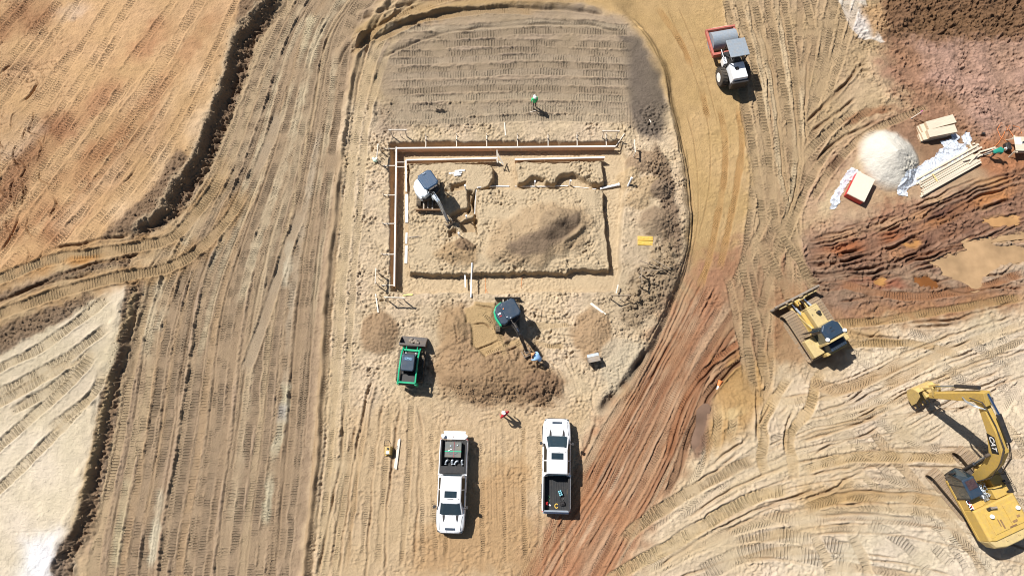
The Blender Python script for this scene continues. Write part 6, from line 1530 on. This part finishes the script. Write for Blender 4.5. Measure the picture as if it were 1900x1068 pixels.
def film(poly, label, amp=.22, step=.06, base=.04):
    P = np.array([PX(*p)[:2] for p in poly]); c = P.mean(0)
    xs = np.arange(P[:, 0].min() - .1, P[:, 0].max() + .1, step); ys = np.arange(P[:, 1].min() - .1, P[:, 1].max() + .1, step)
    GXX, GYY = np.meshgrid(xs, ys)
    wq = gnoise(GXX / .8, GYY / .8, 34); na = gnoise((GXX + wq * .5) / .95 + 3, (GYY + wq * .4) / .6, 31); nb = gnoise(GXX / .4 + wq, GYY / .55 - wq, 32); nw = gnoise(GXX / .4, GYY / .4, 33)
    px_ = GXX + nw * .12; py_ = GYY + na * .12
    ins = np.zeros(GXX.shape, bool); n = len(P)
    for i in range(n):
        a, b = P[i], P[(i + 1) % n]
        if a[1] != b[1]: ins ^= ((a[1] > py_) != (b[1] > py_)) & (px_ < (b[0] - a[0]) * (py_ - a[1]) / (b[1] - a[1]) + a[0])
    idx = -np.ones(GXX.shape, int); vs = []
    for j in range(GXX.shape[0]):
        for i in range(GXX.shape[1]):
            if ins[j, i]:
                idx[j, i] = len(vs)
                z = gz(GXX[j, i], GYY[j, i]) + base + amp * .55 * (max(0, 1 - 2.6 * abs(na[j, i])) ** 1.5 * .7 + .25 * max(0, 1 - 3 * abs(nb[j, i])))
                vs.append((GXX[j, i] - c[0], GYY[j, i] - c[1], z))
    fs = []
    for j in range(GXX.shape[0] - 1):
        for i in range(GXX.shape[1] - 1):
            q = (idx[j, i], idx[j, i + 1], idx[j + 1, i + 1], idx[j + 1, i])
            if min(q) >= 0: fs.append(q)
    o = MB().add(vs, fs).build('plastic_sheet', M_FILM, smooth=True); o.location = (c[0], c[1], 0)
    return tag(o, label, 'plastic sheet', 'crumpled plastic sheets')
film([(1668, 344), (1680, 318), (1716, 300), (1740, 284), (1758, 266), (1754, 254), (1772, 250), (1802, 260), (1808, 272), (1798, 290), (1762, 308), (1722, 330), (1694, 344), (1692, 360), (1674, 358)], 'long crumpled milky plastic sheet along the upper side of the lumber bundle', .30)
film([(1774, 232), (1786, 234), (1792, 246), (1786, 262), (1774, 258)], 'bluish plastic sheet bulging at the right end of the plywood stacks', .45)
film([(1794, 246), (1800, 238), (1812, 236), (1818, 246), (1812, 262), (1800, 262)], 'small clear plastic tangle right of the plywood stacks', .25)
film([(1545, 378), (1548, 360), (1562, 338), (1576, 312), (1586, 302), (1604, 312), (1612, 322), (1592, 324), (1578, 340), (1566, 360), (1566, 372), (1558, 384), (1548, 384)], 'crumpled milky plastic sheet beside the red wrapped stack', .28)
# saw table at the right edge
WT = empty('work_table', sit(1891, 276, .6), R(-1.5), 'plywood topped work table with saws on it, at the right edge', 'work table')
MB().box((.25, 0, .88), (2.45, 1.22, .03)).build('table_top', M_PLY, WT)
for x in (-.85, 1.3): 
    MB().box((x, 0, .80), (.09, 1.5, .09)).build('cross_beam', M_WOOD, WT)
    for y in (-.68, .68): MB().bar((x, y * .7, .80), (x - .1, y * 1.12, 0), .09, .05).build('leg', M_WOOD, WT)
MB().bar((-.9, .62, .62), (1.3, .62, .62), .05, .12).build('rail', M_WOOD, WT); MB().bar((-.9, -.62, .62), (1.3, -.62, .62), .05, .12).build('rail', M_WOOD, WT)
def T(p): return on(WT, p)
solo('paper_sheet', MB().box((0, 0, 0), (.5, .6, .012)), M_HAT, T((-.70, .22, .905)), R(-3), 'white sheet on the left end of the work table', 'paper')
for k, x in enumerate((-.28, .34)):
    sw = empty('circular_saw', T((x, .12, .905)), R(20 + 30 * k), ['black circular saw nearer the white sheet on the work table', 'black circular saw nearer the right end of the work table'][k], 'circular saw', 'saws on the work table')
    MB().box((0, 0, .01), (.28, .14, .012)).build('base_plate', M_GALV, sw)
    MB().cyl((0, .02, .11), (0, .06, .11), .10, n=16).build('blade_guard', M_BLACK, sw); MB().cyl((-.02, -.12, .12), (-.02, .02, .12), .055, n=12).box((.02, -.03, .2), (.2, .04, .05)).build('motor', M_BLACK, sw, bevel=.01)
gen = empty('generator', sit(1868, 268, .3), R(5), 'black generator under the left end of the work table', 'generator')
gp = on(WT, (-1.15, .0, 0)); gen.location = (gp.x, gp.y, gz(gp.x, gp.y))
MB().box((0, 0, .28), (.42, .62, .40)).build('housing', M_BLACK, gen, bevel=.05); MB().tube([(-.18, -.25, .45), (-.18, -.25, .6), (-.18, .25, .6), (-.18, .25, .45)], .02).build('handle', M_DKST, gen)
cdp = [(1866, 262), (1856, 255), (1850, 240), (1858, 228), (1868, 236), (1862, 250), (1852, 266), (1842, 275), (1838, 285)]
q = [sit(x, y, .1) + Vector((0, 0, .03)) for x, y in cdp]; ob = MB().tube([p - q[0] for p in q], .022, 5).build('extension_cord', M_ORANGE); ob.location = q[0]; tag(ob, 'thin orange extension cord snaking left from the work table', 'extension cord')
cdp = [(1880, 255), (1872, 240), (1866, 244), (1874, 232), (1890, 236), (1896, 248)]
q = [sit(x, y, .1) + Vector((0, 0, .03)) for x, y in cdp]; ob = MB().tube([p - q[0] for p in q], .02, 5).build('extension_cord', M_ORANGE); ob.location = q[0]; tag(ob, 'thin orange extension cord looped above the work table', 'extension cord')
solo('tool_bag', MB().box((0, 0, .1), (.3, .2, .2), top=(.6, .7)), M_BLACK, sit(1824, 249, .2), R(-30), 'small black bag right of the clear plastic tangle', 'bag', bevel=.03)
sv = empty('survey_stake', sit(1690, 220, .2), 0, 'leaning survey stake with a pink ribbon above the sand pile', 'survey stake')
MB().bar((0, 0, 0), (.35, .1, 1.0), .05, .03).build('lath', M_WOODL, sv); MB().box((.36, .12, .98), (.10, .04, .16), (0, .3, 0)).tube([(.36, .1, .95), (.46, .06, .8), (.42, .02, .7)], .02, 5).build('ribbon', mat('pink ribbon', (.8, .12, .5), .5, lin=True, dust=0), sv)
random.seed(31)
for k, (x, y) in enumerate(((1801, 272), (1806, 267), (1809, 275), (1803, 279), (1798, 268), (1813, 268))):
    o = solo('offcut', MB().box((0, 0, .04), (.22, .12, .06)), M_WOOD, sit(x, y, .1), random.uniform(0, 3), 'small wood offcut above the lumber bundle, ' + ['leftmost but one', 'topmost', 'just left of the lowest plank tips', 'lowest of the six', 'leftmost of the six', 'rightmost of the six'][k], 'offcut', 'offcuts above the lumber')

# ------------------------------------------------------------------ small gear about the site
tbx = empty('moulded_mat', sit(1197, 447, .3), R(-2), 'bright yellow moulded plastic mat lying right of the pit', 'plastic mat')
for s in (-1, 1):
    g = MB().box((0, s * .19, .05), (1.18, .35, .10)); g.build('mat_half', M_YSHEET, tbx, bevel=.03)
    for k in range(4): MB().box((-.42 + k * .28, s * .19 + .02, .108), (.20, .17 if k % 2 else .10, .025)).build('moulded_rib', M_YSHEET, tbx, bevel=.01)
pc = empty('plate_compactor', sit(722, 835, .2), R(0), 'small yellow plate compactor with looped black handle by two planks', 'plate compactor')
MB().box((0, -.05, .06), (.52, .66, .08)).build('base_plate', M_YEL, pc, bevel=.02)
MB().box((0, -.02, .42), (.46, .60, .5), top=(.9, .9)).build('engine_cover', M_YELD, pc, bevel=.05)
MB().cyl((.02, .12, .68), (.02, .12, .74), .07, n=12).build('fuel_cap', M_BLACK, pc); MB().box((0, -.15, .685), (.18, .2, .03)).build('label_plate', M_HAT, pc)
MB().tube([(-.2, .25, .5), (-.24, .42, .75), (-.18, .66, .92), (.12, .68, .92), (.24, .45, .75), (.2, .25, .5)], .022, 6).build('handle', M_BLACK, pc)
lb_ = empty('loose_bucket', sit(1100, 667, .3), R(12), 'loose digging bucket lying open on the sand right of the soil spread', 'excavator bucket')
bucket_mb(.85, .46, 0).build('shell', M_STEEL, lb_, M=TR(0, 0, .30) @ Matrix.Rotation(R(60), 4, 'X')); MB().box((0, .2, .55), (.85, .35, .03), (R(20), 0, 0)).build('back_plate', M_HOOD, lb_); 
cn = empty('traffic_cone', sit(1336, 706, .2, .15), 0, 'orange and white traffic cone fallen over in the ruts', 'traffic cone')
cM = Matrix.Rotation(R(-24), 4, 'Z') @ Matrix.Rotation(R(98), 4, 'X')
ci = MB().cyl((0, 0, .03), (0, 0, .45), .17, .10, n=16).build('cone_body', M_ORANGE, cn, M=cM); MB().cyl((0, 0, .45), (0, 0, .72), .10, .04, n=16).build('white_band', M_HAT, cn, M=cM)
MB().box((0, 0, .015), (.38, .38, .03)).build('cone_base', M_ORANGE, cn, bevel=.01, M=cM)
bg_ = MB().sphere((0, 0, .18), (.20, .18, .18), 12, 7).sphere((-.14, .10, .24), (.12, .12, .12), 10, 6).sphere((.12, .10, .26), (.11, .11, .12), 10, 6)
solo('plastic_bag', bg_, mat('pale green bag', (.58, .78, .62), .4, lin=True, dust=0, bump=.02), sit(697, 299, .2), 0, 'pale green lumpy bag left of the upper left batter board', 'bag', smooth=True)
# painted marks on the sand: thin orange chalk lines
for k, (a, b) in enumerate((((900, 512), (900, 541)), ((969, 508), (967, 530)), ((901, 532), (904, 540)))):
    q0, q1 = PX(*a), PX(*b); L_ = (q1 - q0).length; n = 26; mb = MB()
    for i in range(n):
        f0, f1 = i / n, (i + .9) / n; u, v = q0.lerp(q1, f0), q0.lerp(q1, f1)
        wd = .035 + .02 * random.random(); zz = max(gz(u.x, u.y), gz(v.x, v.y), gz(u.x + .06, u.y), gz(u.x - .06, u.y)) + .012
        mb.box(((u.x + v.x) / 2 - q0.x + random.uniform(-.012, .012), (u.y + v.y) / 2 - q0.y, zz), (wd, abs(v.y - u.y), .006))
    o = mb.build('chalk_line', mat('orange marking chalk', (.62, .26, .10), .9, lin=True, dust=.3)); o.location = (q0.x, q0.y, 0); tag(o, kind='stuff'); o['label'] = ['orange marking line across the south trench, left', 'orange marking line across the south trench, right', 'short orange mark above the green mini excavator'][k]; o['category'] = 'marking line'

# ------------------------------------------------------------------ people
def person(px, py, rz, J, label, shirt, trousers, hat, extra=None):
    """J: named joints in the figure's own frame (facing +Y, feet at z 0)"""
    base = sit(px, py, .25)
    t = empty('person', base, rz, label, 'person')
    segs = [('pelvis', 'waist', .17, .16, 's'), ('waist', 'chest', .16, .20, 's'), ('chest', 'neck', .20, .07, 's'), ('neck', 'head', .06, .10, 'k'),
            ('chest', 'shL', .14, .10, 's'), ('shL', 'elL', .075, .06, 's'), ('elL', 'haL', .045, .035, 'k'), ('chest', 'shR', .14, .10, 's'), ('shR', 'elR', .075, .06, 's'), ('elR', 'haR', .045, .035, 'k'),
            ('pelvis', 'hiL', .13, .10, 't'), ('hiL', 'knL', .095, .07, 't'), ('knL', 'anL', .065, .05, 't'), ('anL', 'toL', .05, .045, 'b'), ('pelvis', 'hiR', .13, .10, 't'), ('hiR', 'knR', .095, .07, 't'), ('knR', 'anR', .065, .05, 't'), ('anR', 'toR', .05, .045, 'b')]
    names = list(J); idx = {k: i for i, k in enumerate(names)}; rad = {}
    for a, b, r0, r1, m in segs: rad.setdefault(a, r0); rad[b] = max(r1, rad.get(b, 0)) if b not in rad else rad[b]
    me = bpy.data.meshes.new('sk'); me.from_pydata([J[k] for k in names], [(idx[a], idx[b]) for a, b, *_ in segs], [])
    o = bpy.data.objects.new('sk', me); COL.objects.link(o)
    sk = o.modifiers.new('s', 'SKIN'); o.modifiers.new('d', 'SUBSURF').levels = 1
    for i, k in enumerate(names):
        v = me.skin_vertices[0].data[i]; v.radius = (rad[k], rad[k]); v.use_root = (k == 'pelvis')
    dg = bpy.context.evaluated_depsgraph_get(); dg.update()
    bm_ = bpy.data.meshes.new_from_object(o.evaluated_get(dg)); bpy.data.objects.remove(o)
    bm_.materials.clear()
    for m in (shirt, M_SKIN, trousers, M_BOOT): bm_.materials.append(m)
    key = {'s': 0, 'k': 1, 't': 2, 'b': 3}
    for p in bm_.polygons:
        c = p.center; best = (1e9, 0)
        for a, b, r0, r1, m in segs:
            A_, B_ = Vector(J[a]), Vector(J[b]); d = B_ - A_; u = max(0, min(1, (c - A_).dot(d) / d.length_squared)); dd = (A_ + d * u - c).length - (r0 + (r1 - r0) * u)
            if dd < best[0]: best = (dd, key[m])
        p.material_index = best[1]; p.use_smooth = True
    bm_.name = 'body'; ob = bpy.data.objects.new('body', bm_); COL.objects.link(ob); ob.parent = t
    hd = Vector(J['head']); up = (hd - Vector(J['neck'])).normalized()
    q = up.to_track_quat('Z', 'Y').to_matrix().to_4x4(); HM = Matrix.Translation(hd) @ q
    MB().sphere((0, .0, 0), (.082, .10, .115), 12, 8).box((0, .105, -.01), (.022, .035, .045)).box((.085, 0, -.01), (.02, .035, .05)).box((-.085, 0, -.01), (.02, .035, .05)).build('head', M_SKIN, t, smooth=False, M=HM)
    h = MB(); h.sphere((0, -.01, .045), (.118, .138, .115), 14, 6, lo=0).cyl((0, .0, .038), (0, .0, .052), .145, .13, n=18).box((0, .15, .045), (.18, .10, .015)); h.build('hard_hat', hat, t, smooth=True, M=HM)
    for s, k in ((-1, 'haL'), (1, 'haR')):
        e = Vector(J[k]); d = (e - Vector(J['elL' if k == 'haL' else 'elR'])).normalized(); sd = d.cross(Vector((0, 0, 1)));
        sd = sd.normalized() if sd.length > .1 else Vector((1, 0, 0)); n2 = sd.cross(d)
        hm = MB().bar(e, e + d * .09, .075, .03)
        for f in range(4):
            b0 = e + d * .085 + sd * (.028 - f * .019); l = (.065, .075, .07, .055)[f]
            hm.tube([b0, b0 + d * l * .55 - n2 * .006, b0 + d * l - n2 * .03], .008, 5)
        hm.tube([e + d * .02 + sd * .035 * -s, e + d * .06 + sd * .065 * -s, e + d * .09 + sd * .06 * -s], .009, 5)
        hm.build('hand', M_SKIN, t)
    if extra: extra(t)
    return t
def stand(**k):
    J = dict(pelvis=(0, 0, .96), waist=(0, .0, 1.12), chest=(0, .0, 1.36), neck=(0, .01, 1.50), head=(0, .04, 1.62), shL=(-.19, 0, 1.42), elL=(-.25, .0, 1.14), haL=(-.24, .12, .92), shR=(.19, 0, 1.42), elR=(.25, 0, 1.14), haR=(.24, .12, .92),
             hiL=(-.10, 0, .90), knL=(-.12, .03, .50), anL=(-.13, 0, .09), toL=(-.14, .16, .05), hiR=(.10, 0, .90), knR=(.12, .05, .50), anR=(.13, .02, .09), toR=(.15, .18, .05))
    J.update(k); return J
M_SRED = mat('red shirt', (.42, .02, .03), .85, lin=True, dust=0); M_SGRN = mat('dark green shirt', (.01, .20, .14), .85, lin=True, dust=0); M_SBLU = mat('light blue shirt', (.30, .50, .78), .85, lin=True, dust=0); M_SNEO = mat('bright green vest', (.05, .62, .22), .7, lin=True, dust=0)
M_HATO = mat('orange hard hat', (.55, .28, .12), .4, lin=True, dust=.0)
person(936.5, 770, R(38), stand(chest=(0, -.04, 1.36), shL=(-.23, -.02, 1.42), shR=(.23, -.02, 1.42), elL=(-.36, -.05, 1.16), haL=(-.30, .16, 1.02), elR=(.36, -.05, 1.16), haR=(.30, .16, 1.02), neck=(0, .03, 1.5), head=(0, .10, 1.62)), 'person in a red shirt and white hard hat standing above the parked pickups', M_SRED, M_JEAN, M_HAT)
def rake(t):
    rk = MB().bar((.25, .3, .02), (.22, .15, 1.45), .03, .03).bar((-.05, .35, .02), (.5, .32, .02), .04, .05)
    o = rk.build('rake', M_WOODL, None); o.matrix_world = Matrix.Translation(t.location) @ RZ(t.rotation_euler.z); tag(o, 'long handled rake held by the person in the bright green vest', 'rake')
person(991, 199, R(200), stand(haR=(.22, .14, 1.02), haL=(-.1, .25, 1.15)), 'person in a bright green vest and white hard hat on the grey pad', M_SNEO, M_JEAN, M_HAT, rake)
person(1833, 290, R(-80), dict(pelvis=(0, -.05, .92), waist=(0, .10, 1.0), chest=(0, .36, 1.06), neck=(0, .52, 1.08), head=(0, .64, 1.08), shL=(-.19, .40, 1.05), elL=(-.22, .46, .78), haL=(-.12, .50, .52), shR=(.19, .40, 1.05), elR=(.22, .44, .78), haR=(.12, .54, .52),
       hiL=(-.10, -.05, .86), knL=(-.14, -.12, .47), anL=(-.18, -.42, .10), toL=(-.19, -.28, .06), hiR=(.10, -.05, .86), knR=(.14, .12, .48), anR=(.16, .05, .09), toR=(.17, .2, .05)), 'person in a dark green shirt and white hat bending at the end of the lumber', M_SGRN, M_JEAN, M_HAT)
person(999, 668, R(62), dict(pelvis=(0, -.12, .90), waist=(0, .02, 1.02), chest=(0, .24, 1.16), neck=(0, .38, 1.24), head=(0, .50, 1.30), shL=(-.25, .22, 1.18), elL=(-.34, .38, .92), haL=(-.14, .52, .82), shR=(.25, .22, 1.18), elR=(.34, .38, .92), haR=(.14, .52, .82),
       hiL=(-.10, -.12, .84), knL=(-.13, -.02, .46), anL=(-.14, -.12, .09), toL=(-.15, .04, .05), hiR=(.10, -.12, .84), knR=(.14, .05, .47), anR=(.16, 0, .09), toR=(.17, .16, .05)), 'person in a light blue shirt leaning towards the bucket of the green mini excavator', M_SBLU, M_JEAN, M_HATO)

# ------------------------------------------------------------------ muddy water
def water_mat(c):
    m = bpy.data.materials.new('muddy water'); m.use_nodes = True; b = m.node_tree.nodes['Principled BSDF']
    b.inputs['Base Color'].default_value = (*[v * .62 for v in srgb(c)], 1); b.inputs['Roughness'].default_value = .12; b.inputs['Specular IOR Level'].default_value = .4
    n, l = m.node_tree.nodes, m.node_tree.links; t = n.new('ShaderNodeTexNoise'); t.inputs['Scale'].default_value = .8; t.inputs['Detail'].default_value = 6; g = n.new('ShaderNodeNewGeometry'); l.new(g.outputs['Position'], t.inputs['Vector'])
    h = n.new('ShaderNodeHueSaturation'); h.inputs['Color'].default_value = b.inputs['Base Color'].default_value; mr = n.new('ShaderNodeMapRange'); mr.inputs['From Min'].default_value = .3; mr.inputs['From Max'].default_value = .7; mr.inputs['To Min'].default_value = .72; mr.inputs['To Max'].default_value = 1.18; l.new(t.outputs['Fac'], mr.inputs['Value']); l.new(mr.outputs[0], h.inputs['Value']); l.new(h.outputs[0], b.inputs['Base Color'])
    return m
for (poly, c), z in zip(PUDDLES, WATER_Z):
    P = world_pts(poly); cc = P.mean(0); Q_ = cc + (P - cc) * 1.12
    me = bpy.data.meshes.new('puddle'); me.from_pydata([(x, y, z) for x, y in spline(np.vstack([Q_, Q_[:1]]), .4)[:-1]], [], [tuple(range(len(spline(np.vstack([Q_, Q_[:1]]), .4)) - 1))])
    me.materials.append(water_mat(c)); o = bpy.data.objects.new('puddle', me); COL.objects.link(o); tag(o, kind='structure')

# ------------------------------------------------------------------ clods on the rubble slopes: one object, nobody could count them
def clods():
    r = np.random.default_rng(5); m = MB(); ico = bmesh.new(); bmesh.ops.create_icosphere(ico, subdivisions=1, radius=1)
    vv = [v.co.copy() for v in ico.verts]; ff = [[v.index for v in f.verts] for f in ico.faces]; ico.free()
    def put(x, y, s):
        z = gz(x, y); k = r.uniform(.75, 1.25, 3) * s; a = r.uniform(0, 6.3); ca, sa = math.cos(a), math.sin(a)
        m.add([(x + (v.x * ca - v.y * sa) * k[0] * q, y + (v.x * sa + v.y * ca) * k[1] * q, z + v.z * k[2] * .7 * q) for v, q in zip(vv, r.uniform(.8, 1.2, len(vv)))], ff)
    lines = [([(520, 0), (450, 75), (412, 205), (375, 292), (320, 395)], 22, 420), ([(252, 530), (232, 620), (204, 745), (180, 880), (150, 985), (125, 1040)], 9, 200), ([(280, 400), (330, 330)], 26, 160), ([(0, 640), (90, 595), (180, 555)], 16, 160), ([(150, 510), (235, 485)], 10, 60),
             ([(1180, 590), (1235, 500), (1250, 430), (1240, 340), (1200, 270)], 30, 420), ([(840, 720), (930, 735), (1030, 730)], 25, 160), ([(1660, 30), (1780, 30), (1890, 40)], 26, 160), ([(1760, 210), (1890, 190)], 26, 90), ([(1150, 620), (1200, 560)], 30, 150), ([(660, 250), (668, 400), (660, 560)], 16, 90)]
    for pts, w, n in lines:
        s = spline(pts, 8.0) if len(pts) > 2 else np.array([np.array(pts[0]) + (np.array(pts[1]) - np.array(pts[0])) * t for t in np.linspace(0, 1, 12)])
        for _ in range(n):
            i = r.integers(0, len(s)); p = s[i] + r.normal(0, w * .45, 2); q = PX(*p); put(q.x, q.y, abs(r.normal(.03, .035)) + .025)
    for _ in range(500):
        q = PX(r.uniform(640, 1260), r.uniform(200, 1060)); put(q.x, q.y, abs(r.normal(.0, .018)) + .018)
    for _ in range(260):
        q = PX(r.uniform(0, 1900), r.uniform(0, 1060)); put(q.x, q.y, abs(r.normal(.0, .02)) + .02)
    o = m.build('soil_clods', ground.data.materials[0]); tag(o, kind='stuff')
    co = np.array(m.v, np.float32); ii = np.clip(np.searchsorted(GX, co[:, 0]), 0, NX - 1); jj = np.clip(np.searchsorted(GY, co[:, 1]), 0, NY - 1)
    rgba = np.ones((len(co), 4), np.float32); rgba[:, :3] = np.clip(RGB[jj, ii], 0.005, .9)
    at = o.data.attributes.new('soil', 'FLOAT_COLOR', 'POINT'); at.data.foreach_set('color', rgba.ravel())
clods()
print('all done', round(time.time() - T0, 1))
